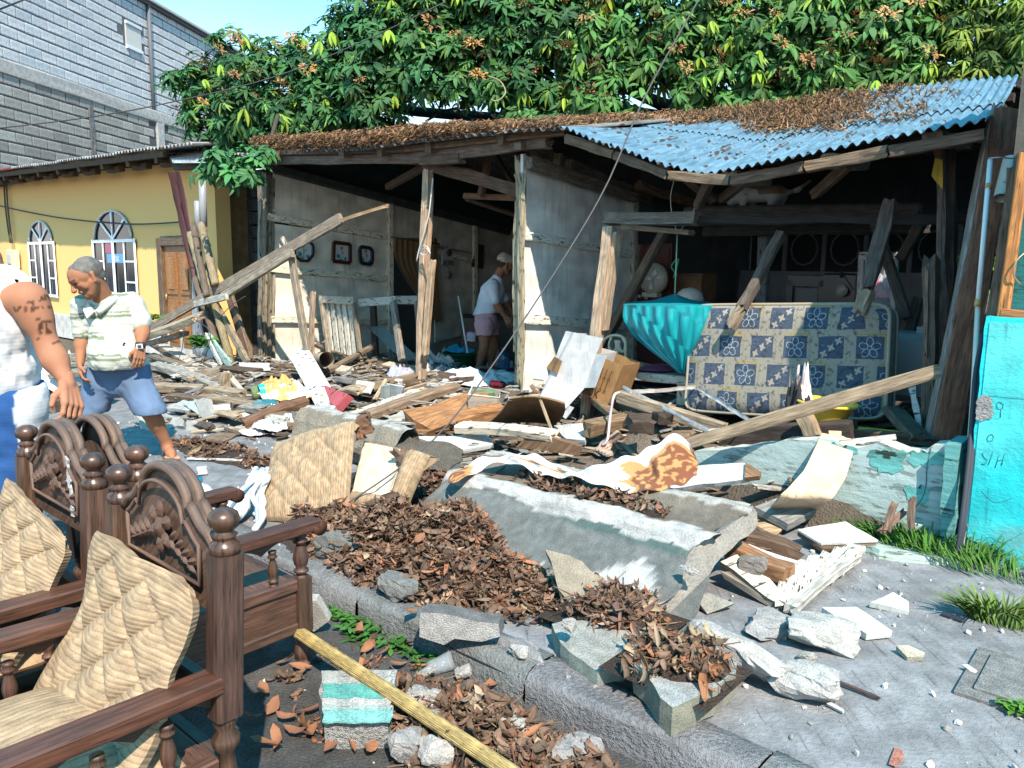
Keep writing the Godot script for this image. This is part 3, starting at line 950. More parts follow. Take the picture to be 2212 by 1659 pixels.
func build_house() -> void:
	var h := thing("collapsed_house", hp(4.0, 0, 1.5), "half collapsed wooden house open to the street, under rusty zinc roofs heaped with leaves", "house")
	var face := -INWARD
	var cw := mat("cream_wall", Color.WHITE, 0.88, "plaster", "conc_h", 0.2, 0.6)
	var lw := group_node("side_wall", h, hp(0, 0, 2.2))
	var rows := [[[592, 372], [836, 429], [836, 505], [592, 468]], [[592, 483], [836, 517], [836, 596], [592, 575]], [[592, 590], [836, 607], [836, 690], [592, 683]], [[592, 698], [836, 702], [836, 786], [592, 790]]]
	for q in rows:
		var c := []
		for e in q:
			c.append(side(e[0], e[1], 0.0))
		put("wall_board", plate(c, 0.03, 0.0, tint(CREAM, 0.06)), cw, lw)
	var rails := [[[578, 468], [836, 512]], [[582, 580], [836, 602]], [[582, 690], [836, 696]]]
	for q in rails:
		strip(lw, "rail", side(q[0][0], q[0][1], 0.03), side(q[1][0], q[1][1], 0.03), 0.085, 0.05, RIGHT, C3(0.84, 0.8, 0.68), mats.painted_wood, 0.015, 0.0, 0.006)
	strip(lw, "stud", side(843, 425, 0.03), side(843, 790, 0.03), 0.091, 0.06, RIGHT, C3(0.84, 0.8, 0.68), mats.painted_wood)
	strip(lw, "stud", side(1026, 480, 0.03), side(1026, 720, 0.03), 0.091, 0.06, RIGHT, C3(0.8, 0.76, 0.64), mats.painted_wood)
	for q in [[572, 366, 570, 786, 0.09], [580, 372, 583, 790, 0.07], [562, 385, 562, 788, 0.06], [589, 380, 590, 786, 0.05]]:
		strip(lw, "broken_edge_board", side(q[0], q[1], rnd(-0.03, 0.05)), side(q[2], q[3], rnd(-0.03, 0.05)), q[4], 0.03, face, tint(C3(0.27, 0.24, 0.19), 0.2), mats.painted_wood, 0.12, 0.0, 0.014)
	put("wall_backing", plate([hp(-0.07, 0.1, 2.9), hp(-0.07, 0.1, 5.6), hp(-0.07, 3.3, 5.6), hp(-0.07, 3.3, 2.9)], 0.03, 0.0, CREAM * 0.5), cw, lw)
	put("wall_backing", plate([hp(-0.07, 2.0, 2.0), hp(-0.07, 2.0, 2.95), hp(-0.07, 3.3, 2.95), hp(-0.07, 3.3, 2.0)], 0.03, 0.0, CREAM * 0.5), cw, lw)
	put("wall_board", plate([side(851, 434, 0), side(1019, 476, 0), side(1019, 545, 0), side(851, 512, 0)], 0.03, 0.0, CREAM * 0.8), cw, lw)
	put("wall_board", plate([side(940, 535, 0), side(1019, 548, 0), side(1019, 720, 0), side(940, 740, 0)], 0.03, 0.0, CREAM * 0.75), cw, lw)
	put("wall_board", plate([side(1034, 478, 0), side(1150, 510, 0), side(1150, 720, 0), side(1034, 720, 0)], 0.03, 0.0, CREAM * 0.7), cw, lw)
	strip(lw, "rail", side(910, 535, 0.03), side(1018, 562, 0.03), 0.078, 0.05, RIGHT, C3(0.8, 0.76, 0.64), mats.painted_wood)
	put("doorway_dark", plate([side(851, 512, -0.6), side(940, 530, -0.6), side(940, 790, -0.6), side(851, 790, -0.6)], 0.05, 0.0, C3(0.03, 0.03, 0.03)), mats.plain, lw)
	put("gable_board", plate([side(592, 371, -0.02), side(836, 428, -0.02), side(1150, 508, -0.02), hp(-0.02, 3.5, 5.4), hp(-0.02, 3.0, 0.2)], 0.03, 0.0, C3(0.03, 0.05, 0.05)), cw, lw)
	strip(lw, "top_plate", side(585, 362, 0.04), side(1100, 500, 0.04), 0.12, 0.08, RIGHT, C3(0.075, 0.085, 0.08), mats.wood)
	var pw := group_node("partition_wall", h, hp(4.4, 0, 1.0))
	var pb := C3(0.86, 0.86, 0.83)
	var pr := [[[1130, 333], [1362, 434], [1362, 540], [1130, 497]], [[1130, 518], [1362, 556], [1362, 697], [1130, 678]], [[1130, 700], [1362, 712], [1362, 800], [1130, 850]]]
	for q in pr:
		var c := []
		for e in q:
			c.append(side(e[0], e[1], 4.42))
		put("wall_board", plate(c, 0.03, 0.0, pb), mat("partition_paint", Color.WHITE, 0.85, "plaster", "conc_h", 0.2, 0.7), pw)
	for q in [[1128, 507, 1362, 549, 0.12], [1128, 688, 1362, 706, 0.13]]:
		strip(pw, "rail", side(q[0], q[1], 4.45), side(q[2], q[3], 4.45), q[4] * 0.65, 0.04, RIGHT, pb, mats.painted_wood, 0.03, 0.0, 0.006)
	strip(pw, "stud", side(1368, 432, 4.45), side(1366, 790, 4.45), 0.085, 0.07, RIGHT, C3(0.5, 0.48, 0.4), mats.painted_wood, 0.02, 0.0, 0.008)
	for q in [[1124, 330, 1121, 850, 4.36, 0.1], [1119, 420, 1115, 770, 4.33, 0.06], [1128, 360, 1124, 840, 4.44, 0.05], [1116, 505, 1113, 690, 4.3, 0.05]]:
		strip(pw, "broken_edge_board", side(q[0], q[1], q[4]), side(q[2], q[3], q[4]), q[5], 0.03, face, tint(C3(0.42, 0.36, 0.26), 0.2), mats.painted_wood, 0.16, 0.0, 0.016)
	strip(pw, "splinter", side(1112, 375, 4.4), side(1122, 405, 4.4), 0.02, 0.015, face, PALE, mats.wood, 0.02)
	for q in [[[1150, 322], [1405, 432], 0.16, GREYWOOD, 4.36], [[1140, 352], [1375, 427], 0.15, GREYWOOD, 4.52], [[1375, 399], [1590, 470], 0.12, C3(0.24, 0.14, 0.08), 4.6]]:
		strip(pw, "top_beam", side(q[0][0], q[0][1], q[4]), side(q[1][0], q[1][1], q[4]), q[2] * 0.7, 0.08, RIGHT, q[3], mats.wood, 0.05, 0.0, 0.012)
	for q in [[1118, 316, 1176, 312], [1206, 332, 1206, 360], [1230, 345, 1230, 378]]:
		strip(pw, "short_stud", side(q[0], q[1], 4.46), side(q[2], q[3], 4.46), 0.062, 0.08, RIGHT, GREYWOOD, mats.wood)
	var fr := group_node("front_frame", h, hp(3, 0, 0))
	strip(fr, "front_beam", front(582, 346, 0), front(900, 343, 0), 0.105, 0.1, face, C3(0.22, 0.17, 0.14), mats.wood, 0.02, 0.0, 0.01)
	strip(fr, "front_beam", front(895, 341, -0.03), front(1190, 306, -0.03), 0.105, 0.1, face, C3(0.22, 0.17, 0.14), mats.wood, 0.04, 0.0, 0.012)
	strip(fr, "upper_batten", front(585, 331, -0.05), front(880, 322, -0.1), 0.06, 0.08, face, OLD, mats.wood)
	strip(fr, "upper_batten", front(880, 322, -0.1), front(1225, 284, -0.1), 0.06, 0.08, face, C3(0.2, 0.13, 0.08), mats.wood)
	for q in [[585, 335], [735, 330], [818, 327], [922, 318], [1078, 300]]:
		var p := front(q[0], q[1], -0.18)
		strip(fr, "rafter_pole", p, p + INWARD * 3.5 + Vector3.UP * 0.45, 0.083, 0.11, Vector3.UP, C3(0.2, 0.15, 0.1), mats.wood, 0.02, 0.0, 0.015)
	strip(fr, "post", front(925, 365, 0), front(908, 830, 0), 0.075, 0.1, face, C3(0.62, 0.45, 0.31), mats.wood, 0.03, 0.0, 0.012)
	strip(fr, "post_splint", front(934, 560, -0.06), front(918, 770, -0.06), 0.060, 0.06, face, C3(0.56, 0.40, 0.27), mats.wood, 0.05, 0.0, 0.01)
	strip(fr, "post", front(1318, 487, 0), front(1265, 925, 0), 0.090, 0.11, face, C3(0.68, 0.50, 0.36), mats.wood, 0.03, 0.0, 0.01)
	strip(fr, "post_splint", front(1334, 500, 0.03), front(1305, 715, 0.03), 0.045, 0.1, face, C3(0.6, 0.44, 0.31), mats.wood, 0.02, 0.0, 0.01)
	var bl := front(1308, 473, 0.02)
	strip(fr, "lintel", bl, hp(6.1, 1.94, 0.1), 0.093, 0.13, face, C3(0.24, 0.19, 0.155), mats.wood, 0.03, 0.0, 0.012)
	strip(fr, "lintel", hp(6.0, 1.93, 0.16), hp(8.2, 1.9, 0.5), 0.062, 0.1, face, C3(0.03, 0.026, 0.024), mats.wood, 0.02, 0.0, 0.012)
	strip(fr, "lintel_batten", front(1345, 490, -0.02), hp(6.1, 1.83, 0.02), 0.04, 0.1, face, C3(0.2, 0.12, 0.07), mats.wood, 0.02)
	strip(fr, "tie_beam", front(918, 352, 0.1), front(1125, 412, 0.4), 0.118, 0.11, face, C3(0.17, 0.115, 0.085), mats.wood, 0.02, 0.0, 0.012)
	strip(fr, "beam_stub", front(912, 348, -0.04), front(1000, 342, -0.04), 0.090, 0.1, face, C3(0.18, 0.12, 0.09), mats.wood, 0.03)
	strip(fr, "brace", front(838, 404, 0.9), front(920, 358, 0.4), 0.074, 0.08, face, C3(0.1, 0.065, 0.045), mats.wood, 0.02)
	strip(fr, "strut", front(1058, 332, 0.5), front(1038, 425, 0.5), 0.056, 0.07, face, C3(0.2, 0.11, 0.065), mats.wood)
	strip(fr, "strut", front(1068, 330, 0.9), front(1110, 400, 0.9), 0.043, 0.05, face, DARKW, mats.wood)
	strip(fr, "loose_batten", front(1003, 423, 0.6), front(1122, 428, 0.6), 0.062, 0.06, face, C3(0.25, 0.14, 0.08), mats.wood, 0.02)
	strip(fr, "loose_batten", front(1006, 428, 0.6), front(1118, 466, 1.3), 0.043, 0.05, face, C3(0.12, 0.08, 0.06), mats.wood, 0.02)
	strip(fr, "brace", front(1298, 752, 0.6), front(1436, 497, 0.6), 0.074, 0.08, face, C3(0.17, 0.115, 0.08), mats.wood, 0.02, 0.0, 0.01)
	strip(fr, "hanging_post", front(1576, 712, -0.05), front(1604, 660, 0.0), 0.064, 0.08, face, C3(0.36, 0.28, 0.2), mats.wood, 0.04, 0.0, 0.012)
	strip(fr, "hanging_post", front(1600, 668, 0.0), front(1690, 500, 0.3), 0.064, 0.08, face, C3(0.16, 0.13, 0.11), mats.wood, 0.03, 0.0, 0.012)
	strip(fr, "hanging_post", front(1853, 682, -0.1), front(1878, 622, -0.08), 0.079, 0.08, face, C3(0.36, 0.29, 0.21), mats.wood, 0.05, 0.0, 0.016)
	strip(fr, "hanging_post", front(1875, 628, -0.08), front(1926, 432, 0.2), 0.075, 0.08, face, C3(0.13, 0.1, 0.085), mats.wood, 0.03, 0.0, 0.016)
	strip(fr, "leaning_post", front(2035, 290, 0.2), front(2036, 905, 0.2), 0.056, 0.09, face, C3(0.15, 0.115, 0.1), mats.wood, 0.02, 0.0, 0.012)
	strip(fr, "leaning_post", front(2057, 300, 0.35), front(2052, 880, 0.35), 0.045, 0.09, face, C3(0.10, 0.075, 0.06), mats.wood, 0.02, 0.0, 0.012)
	strip(fr, "splintered_post", front(2012, 548, 0.05), front(2006, 925, 0.05), 0.083, 0.09, face, C3(0.2, 0.145, 0.11), mats.wood, 0.13, 0.0, 0.014)
	strip(fr, "splintered_post", front(2003, 572, 0.0), front(2000, 780, 0.0), 0.022, 0.03, face, C3(0.26, 0.19, 0.14), mats.wood, 0.1)
	for q in [[1890, 480, 1960, 690], [1985, 640, 1930, 860], [1945, 560, 1992, 480]]:
		strip(fr, "fallen_strut", front(q[0], q[1], 1.2), front(q[2], q[3], 1.0), 0.075, 0.07, face, C3(0.09, 0.075, 0.065), mats.wood, 0.03)
	for q in [[1426, 366, 1466, 366, 0.1], [1574, 384, 1620, 383, 0.11], [1788, 348, 1832, 345, 0.11], [2010, 300, 2060, 296, 0.1], [1280, 314, 1320, 316, 0.1]]:
		strip(fr, "rafter_end", front(q[0], q[1], -0.22), front(q[2], q[3], 0.2) + INWARD * 0.3, q[4], 0.09, Vector3.UP, C3(0.34, 0.27, 0.2), mats.wood, 0.03, 0.0, 0.014)
	for q in [[1465, 368, 1542, 432], [1538, 380, 1508, 445], [1838, 350, 1760, 420], [1632, 372, 1560, 430]]:
		strip(fr, "knee_brace", front(q[0], q[1], -0.1), front(q[2], q[3], 0.3), 0.068, 0.07, face, C3(0.15, 0.1, 0.07), mats.wood, 0.02)
	put("torn_lining", plate([front(2013, 285, 0.1), front(2034, 290, 0.1), front(2034, 345, 0.1), front(2018, 340, 0.1)], 0.01, 0.006, C3(0.12, 0.06, 0.03)), mats.card, fr)
	put("torn_lining", plate([front(2022, 330, 0.12), front(2036, 345, 0.12), front(2036, 408, 0.12), front(2024, 395, 0.12), front(2012, 380, 0.12)], 0.01, 0.006, C3(0.5, 0.35, 0.04)), mats.card, fr)
	var bw := group_node("back_wall", h, hp(6, 0, 4.6))
	var grey := C3(0.26, 0.28, 0.30)
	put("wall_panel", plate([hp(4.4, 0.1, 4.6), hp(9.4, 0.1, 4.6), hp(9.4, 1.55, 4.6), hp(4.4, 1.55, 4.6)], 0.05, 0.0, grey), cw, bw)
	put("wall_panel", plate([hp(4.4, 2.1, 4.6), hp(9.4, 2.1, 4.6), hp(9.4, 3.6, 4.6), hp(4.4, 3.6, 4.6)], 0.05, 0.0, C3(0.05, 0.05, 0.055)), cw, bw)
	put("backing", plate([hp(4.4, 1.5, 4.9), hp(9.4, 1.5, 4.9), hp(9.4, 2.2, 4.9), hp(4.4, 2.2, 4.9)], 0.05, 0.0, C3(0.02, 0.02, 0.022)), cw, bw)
	for i in 9:
		var a := 5.0 + i * 0.5
		strip(bw, "window_bar", hp(a, 1.55, 4.58), hp(a, 2.1, 4.58), 0.05, 0.04, face, C3(0.14, 0.15, 0.16), mats.plain)
		var ring := []
		for k in 13:
			ring.append(hp(a + 0.25 + cos(TAU * k / 12.0) * 0.17, 1.83 + sin(TAU * k / 12.0) * 0.2, 4.58))
		put("window_scroll", tube(ring, 0.012, 5, C3(0.12, 0.12, 0.13)), mats.plain, bw)
	strip(bw, "inner_lintel", front(1480, 462, 1.2), front(1990, 455, 1.2), 0.12, 0.1, face, C3(0.07, 0.06, 0.055), mats.wood, 0.02, 0.0, 0.012)
	strip(bw, "inner_lintel", front(1520, 500, 2.2), front(2010, 492, 2.2), 0.1, 0.08, face, C3(0.08, 0.07, 0.06), mats.wood, 0.02, 0.0, 0.012)
	strip(bw, "inner_post", front(1652, 482, 2.4), front(1642, 760, 2.4), 0.11, 0.1, face, C3(0.2, 0.23, 0.26), mats.painted_wood)
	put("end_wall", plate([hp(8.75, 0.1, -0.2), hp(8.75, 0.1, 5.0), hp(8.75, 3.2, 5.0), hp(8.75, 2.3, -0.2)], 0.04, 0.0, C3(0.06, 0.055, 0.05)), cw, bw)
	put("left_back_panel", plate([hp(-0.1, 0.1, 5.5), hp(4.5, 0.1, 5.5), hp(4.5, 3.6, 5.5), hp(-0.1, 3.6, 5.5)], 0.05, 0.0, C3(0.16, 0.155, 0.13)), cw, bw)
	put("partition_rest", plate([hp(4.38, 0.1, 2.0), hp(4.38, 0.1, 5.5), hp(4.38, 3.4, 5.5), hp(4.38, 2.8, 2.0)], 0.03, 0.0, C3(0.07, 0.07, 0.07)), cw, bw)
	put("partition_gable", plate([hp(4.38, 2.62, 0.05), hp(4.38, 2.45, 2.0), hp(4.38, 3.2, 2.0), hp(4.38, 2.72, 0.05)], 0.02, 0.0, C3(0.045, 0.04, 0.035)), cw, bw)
	for q in [[1215, 280], [1227, 278], [1287, 303], [1353, 327], [1422, 353], [1469, 370], [1505, 380], [1532, 379], [1574, 370], [1687, 348], [1791, 327], [1871, 311], [1951, 296], [2031, 281], [2098, 271], [2130, 263]]:
		eave_r.append(front(q[0], q[1], -0.3))
	eave_r = smooth_line(eave_r, 60)
	for q in [[1524, 254], [1632, 241], [1740, 226], [1858, 208], [2031, 189], [2197, 175]]:
		ridge_r.append(front(q[0], q[1], 2.3))
	ridge_r = smooth_line(ridge_r, 60)
	for q in [[548, 327, 0.0], [640, 327, -0.1], [718, 325, -0.2], [828, 318, -0.3], [938, 302, -0.3], [1075, 288, -0.3], [1232, 280, -0.3]]:
		eave_l.append(front(q[0], q[1], q[2]))
	eave_l = smooth_line(eave_l, 40)
	for q in [[825, 294], [1000, 281], [1130, 273], [1330, 266], [1530, 254]]:
		ridge_l.append(front(q[0], q[1], 2.3))
	ridge_l = smooth_line(ridge_l, 40)
	var roof := group_node("roof", h, hp(4, 2.6, 1.5))
	var zblue := mat("zinc_blue", C3(0.22, 0.36, 0.48), 0.42, "zinc", "", 0, 0, 0.3)
	zblue.uv1_scale = V3(0.6, 1.0, 1)
	var zold := mat("zinc_old", C3(0.26, 0.25, 0.24), 0.55, "zinc", "", 0, 0, 0.2)
	var nsh := 6
	for r in 2:
		for c in nsh:
			var s0 := float(c) / nsh
			var s1 := float(c + 1) / nsh + 0.012
			var t0 := 0.0 if r == 0 else 0.47
			var t1 := 0.52 if r == 0 else 1.03
			var lift := 0.008 + 0.006 * (c % 2) + (0.014 if r == 1 else 0.0)
			var skew := rnd(-0.02, 0.02) if r == 0 else 0.0
			var e := func(s: float, t: float) -> Vector3:
				var ss := lerpf(s0, s1, s)
				var tt := lerpf(t0 + skew, t1, t)
				var p := poly_lerp(eave_r, ss).lerp(poly_lerp(ridge_r, ss), tt)
				p.y += lift - sin(tt * PI) * 0.06
				return p
			put("roof_sheet", corrugated(e, 8, 5, 0.015, V3(0, 0.9, 0.3), Vector2(0.7, 1.2)), zblue, roof)
	for c in 6:
		var s0 := float(c) / 6
		var s1 := float(c + 1) / 6 + 0.01
		var lift := 0.01 * (c % 2)
		var e := func(s: float, t: float) -> Vector3:
			var ss := lerpf(s0, s1, s)
			var p := poly_lerp(eave_l, ss).lerp(poly_lerp(ridge_l, ss), t * 1.09)
			p.y += lift
			return p
		put("roof_sheet", corrugated(e, 9, 4, 0.016, Vector3.UP, Vector2(0.9, 3.0)), zold, roof)
	var rear := func(s: float, t: float) -> Vector3:
		return poly_lerp(ridge_r, s).lerp(hp(lerpf(5.0, 9.0, s), 2.8, 5.8), t) - V3(0, 0.03, 0)
	put("roof_sheet", corrugated(rear, 60, 3, 0.016, Vector3.UP, Vector2(5, 3), 5), zold, roof)
	rear = func(s: float, t: float) -> Vector3:
		return poly_lerp(ridge_l, s).lerp(hp(lerpf(-0.6, 5.2, s), 2.8, 5.8), t) - V3(0, 0.03, 0)
	put("roof_sheet", corrugated(rear, 60, 3, 0.016, Vector3.UP, Vector2(5, 3), 5), zold, roof)
	var ev := []
	for i in 13:
		ev.append(poly_lerp(eave_r, i / 12.0) + V3(0, -0.06, 0) + INWARD * 0.05)
	for i in 3:
		put("eaves_batten", beam(ev[i * 4], ev[i * 4 + 2], 0.07, 0.06, face, C3(0.24, 0.17, 0.11), 0.02, -0.02, 0.006), mats.wood, roof)
		put("eaves_batten", beam(ev[i * 4 + 2], ev[i * 4 + 4], 0.07, 0.06, face, C3(0.2, 0.14, 0.1), 0.02, -0.01, 0.006), mats.wood, roof)
	for t in [0.3, 0.62, 0.95]:
		for i in 4:
			var a := poly_lerp(eave_r, i / 4.0).lerp(poly_lerp(ridge_r, i / 4.0), t) - V3(0, 0.12, 0)
			var b := poly_lerp(eave_r, (i + 1) / 4.0).lerp(poly_lerp(ridge_r, (i + 1) / 4.0), t) - V3(0, 0.12, 0)
			put("purlin", beam(a, b, 0.08, 0.07, Vector3.UP, DARKW), mats.wood, roof)
	var fw := thing("low_front_wall", hp(7.3, 0.1, -1.0), "low broken wall of flaking pale turquoise render at the foot of the house", "wall")
	var fb := -1.0
	var tq := mat("turquoise_render", Color.WHITE, 0.85, "chip", "conc_h", 0.4, 0.7)
	var c := [front(1500, 975, fb), front(1560, 972, fb), front(1640, 962, fb), front(1720, 950, fb), front(1800, 950, fb), front(1850, 968, fb), front(1900, 955, fb), front(1950, 975, fb), front(1990, 978, fb), front(2015, 962, fb), front(2066, 958, fb), front(2062, 1175, fb), front(1960, 1180, fb), front(1850, 1160, fb), front(1560, 1150, fb), front(1480, 1140, fb)]
	put("render_face", plate(c, 0.16, 0.012, C3(0.42, 0.55, 0.58), C3(0.6, 0.62, 0.6)), tq, fw)
	for q in [[1880, 972, 1960, 1020], [1965, 975, 2040, 1015], [1790, 962, 1850, 1000], [1955, 1050, 2010, 1090]]:
		var pc := [front(q[0], q[1], fb - 0.004), front((q[0] + q[2]) * 0.5, q[1] + 4, fb - 0.004), front(q[2], q[1] + 6, fb - 0.004), front(q[2] - 6, q[3] - 8, fb - 0.004), front((q[0] + q[2]) * 0.5, q[3], fb - 0.004), front(q[0] + 5, q[3] - 12, fb - 0.004)]
		put("paint_flake_patch", plate(pc, 0.004, 0.025, C3(0.14, 0.46, 0.47), null, 0.02), tq, fw)
	put("pier", plate([front(2040, 960, fb - 0.09), front(2072, 962, fb - 0.09), front(2058, 1200, fb - 0.09), front(2028, 1195, fb - 0.09)], 0.3, 0.006, C3(0.12, 0.36, 0.38)), tq, fw)
	put("footing", plate([front(1830, 1150, fb - 0.05), front(2060, 1190, fb - 0.05), on(2080, 1215, 0.15), on(1900, 1190, 0.16), on(1800, 1150, 0.17)], 0.05, 0.012, C3(0.45, 0.58, 0.56)), tq, fw)
	put("crack", tube(curve([front(2012, 965, fb - 0.003), front(2002, 1010, fb - 0.003), front(2000, 1050, fb - 0.003), front(1990, 1080, fb - 0.003), front(1972, 1100, fb - 0.003)], 10), 0.003, 4, C3(0.08, 0.12, 0.12)), mats.plain, fw)
	var t0 := at(2035, 968, 4.35)
	var t1 := at(2178, 238, 4.75)
	tag(put("leaning_timber", beam(t0, t1, 0.15, 0.11, V3(-0.35, 0.2, 1), C3(0.27, 0.11, 0.065), 0.05, 0.02, 0.014), mats.wood), "huge reddish brown timber leaning beside the turquoise wall, white pipe along it", "timber")
	tag(put("corner_board", beam(at(2008, 960, 4.4), at(2150, 230, 4.82), 0.05, 0.12, V3(-0.35, 0.2, 1), C3(0.32, 0.28, 0.25), 0.06, 0.015, 0.008), mats.wood), "thin pale weathered board standing along the left edge of the leaning brown timber", "board")
	var pipe := thing("white_conduit", at(2066, 1200, 3.75), "thin white plastic conduit running up the leaning brown timber", "pipe")
	put("pipe_length", tube([at(2139, 345, 4.5), at(2113, 655, 4.25)], 0.014, 8, C3(0.75, 0.75, 0.76)), mats.smooth, pipe)
	put("pipe_length", tube([at(2113, 655, 4.25), at(2102, 860, 4.1), at(2093, 990, 3.95), at(2075, 1200, 3.7)], 0.014, 8, C3(0.66, 0.64, 0.56)), mats.smooth, pipe)
	put("coupling", tube([at(2113, 648, 4.245), at(2112, 662, 4.235)], 0.018, 8, C3(0.5, 0.3, 0.1)), mats.smooth, pipe)
	put("coupling", tube([at(2137, 398, 4.45), at(2136, 406, 4.44)], 0.018, 8, C3(0.4, 0.25, 0.1)), mats.smooth, pipe)
	for k in 2:
		var o := 6 * k
		tag(put("black_cable", tube(curve([at(2124 + o, 720, 3.95), at(2108 + o, 800, 3.9), at(2092 + o, 1000, 3.75), at(2074 + o, 1150, 3.66), at(2066 + o, 1205, 3.66), at(2070 + o * 2, 1260, 3.62)], 20), 0.013, 6, C3(0.03, 0.035, 0.05)), mats.plain), ["outer black cable hugging the left edge of the turquoise wall", "inner black cable hugging the left edge of the turquoise wall"][k], "cable")
	var gp := thing("grey_pipe_stub", at(2165, 430, 4.55), "short fat pale plastic pipe stub tied beside the orange window frame", "pipe")
	put("pipe_wall", tube([at(2185, 345, 4.6), at(2165, 428, 4.5)], 0.045, 14, C3(0.5, 0.5, 0.45), false), mats.smooth, gp)
	put("tie", tube([at(2165, 395, 4.52), at(2178, 388, 4.45), at(2190, 395, 4.52)], 0.006, 5, C3(0.4, 0.4, 0.38)), mats.plain, gp)
	tag(put("service_pole", tube([hp(9.3, 0, 0.5), hp(9.38, 3.6, 0.5)], 0.05, 8, C3(0.06, 0.065, 0.075)), mats.plain), "dark grey service pole at the top right corner behind the roof end", "pole")
	tag(put("looped_wire", tube(curve([at(2135, 342, 4.5), at(2160, 340, 4.4), at(2190, 342, 4.5), at(2205, 335, 4.5)], 10), 0.004, 5, C3(0.35, 0.35, 0.33)), mats.plain), "pale wire looping from the conduit top to the wall", "wire")
# what stands and hangs in the rooms
func cloth_heap(called: String, label: String, cat: String, c: Vector3, rx: float, rz: float, h: float, col: Callable, n := 36, seed_ := 0.0) -> MeshInstance3D:
	var f := func(s: float, t: float) -> Vector3:
		var x := s * 2.0 - 1.0
		var y := t * 2.0 - 1.0
		var q := Vector2(x * sqrt(1.0 - y * y * 0.5), y * sqrt(1.0 - x * x * 0.5))
		var edge := 1.0 + 0.28 * wob.get_noise_2d(q.angle() * 60.0 + seed_, 3.0 + seed_)
		var fold := 0.55 + 0.9 * wob.get_noise_2d(q.x * 120.0 + seed_, q.y * 120.0) + 0.5 * absf(wob.get_noise_2d(q.x * 230.0, q.y * 230.0 + seed_))
		return c + RIGHT * q.x * rx * edge + INWARD * q.y * rz * edge + V3(0, h * (fold * (1.0 - 0.75 * q.length_squared())) + 0.012, 0)
	return tag(put(called, skin(n, n, f, 0.004, Vector2(2, 2), col), mats.cloth), label, cat) as MeshInstance3D
func disc(parent: Node, called: String, c: Vector3, n: Vector3, r: float, col: Color, thick := 0.004) -> void:
	put(called, lathe(c, n, [[0.0, thick], [r, thick], [r, 0.0], [0.0, 0.0]], 14, col), mats.plain, parent)
func picture(label: String, o: Array, frame_col: Color, field: Color, w: float) -> void:
	var t := thing("framed_picture", o[0], label, "picture")
	var mid := Vector3.ZERO
	for p in o:
		mid += p
	mid /= o.size()
	put("sheet", plate(o, 0.012, 0.0, field), mats.plain, t)
	var ring := []
	for p in o:
		ring.append(p + RIGHT * 0.012)
	ring.append(ring[0])
	for i in o.size():
		put("frame", beam(ring[i], ring[i + 1], w, 0.03, RIGHT, frame_col), mats.smooth, t)
	var x: Vector3 = INWARD
	for q in [[0.0, 0.06, 0.025, C3(0.45, 0.2, 0.06)], [-0.06, -0.05, 0.03, C3(0.08, 0.26, 0.3)], [0.06, -0.08, 0.025, C3(0.1, 0.25, 0.3)], [0.03, 0.0, 0.016, C3(0.5, 0.3, 0.15)], [-0.03, -0.1, 0.02, C3(0.15, 0.3, 0.2)]]:
		disc(t, "printed_flower", mid + x * q[0] + V3(0, q[1], 0) + RIGHT * 0.002, RIGHT, q[2], q[3])
	put("printed_stem", tube([mid + RIGHT * 0.006 + V3(0, 0.05, 0), mid + RIGHT * 0.006 + V3(0, -0.12, 0)], 0.005, 5, C3(0.2, 0.3, 0.15)), mats.plain, t)
func bottle(label: String, base: Vector3, axis: Vector3, r: float, h: float, col: Color, alpha: float, cap: Color, group := "") -> void:
	var t := thing("plastic_bottle", base, label, "bottle", group)
	var g := glass_mat("plastic_%s" % str(col), col, alpha)
	put("shell", lathe(base, axis, [[0.0, 0.0], [r * 0.85, 0.0], [r, h * 0.05], [r * 0.97, h * 0.2], [r, h * 0.25], [r * 0.96, h * 0.45], [r, h * 0.5], [r, h * 0.68], [r * 0.75, h * 0.8], [r * 0.35, h * 0.9], [r * 0.33, h * 0.95]], 18, Color.WHITE), g, t)
	put("cap", lathe(base + axis.normalized() * h * 0.945, axis, [[0.0, 0.0], [r * 0.4, 0.0], [r * 0.4, h * 0.055], [0.0, h * 0.055]], 12, cap), mats.smooth, t)
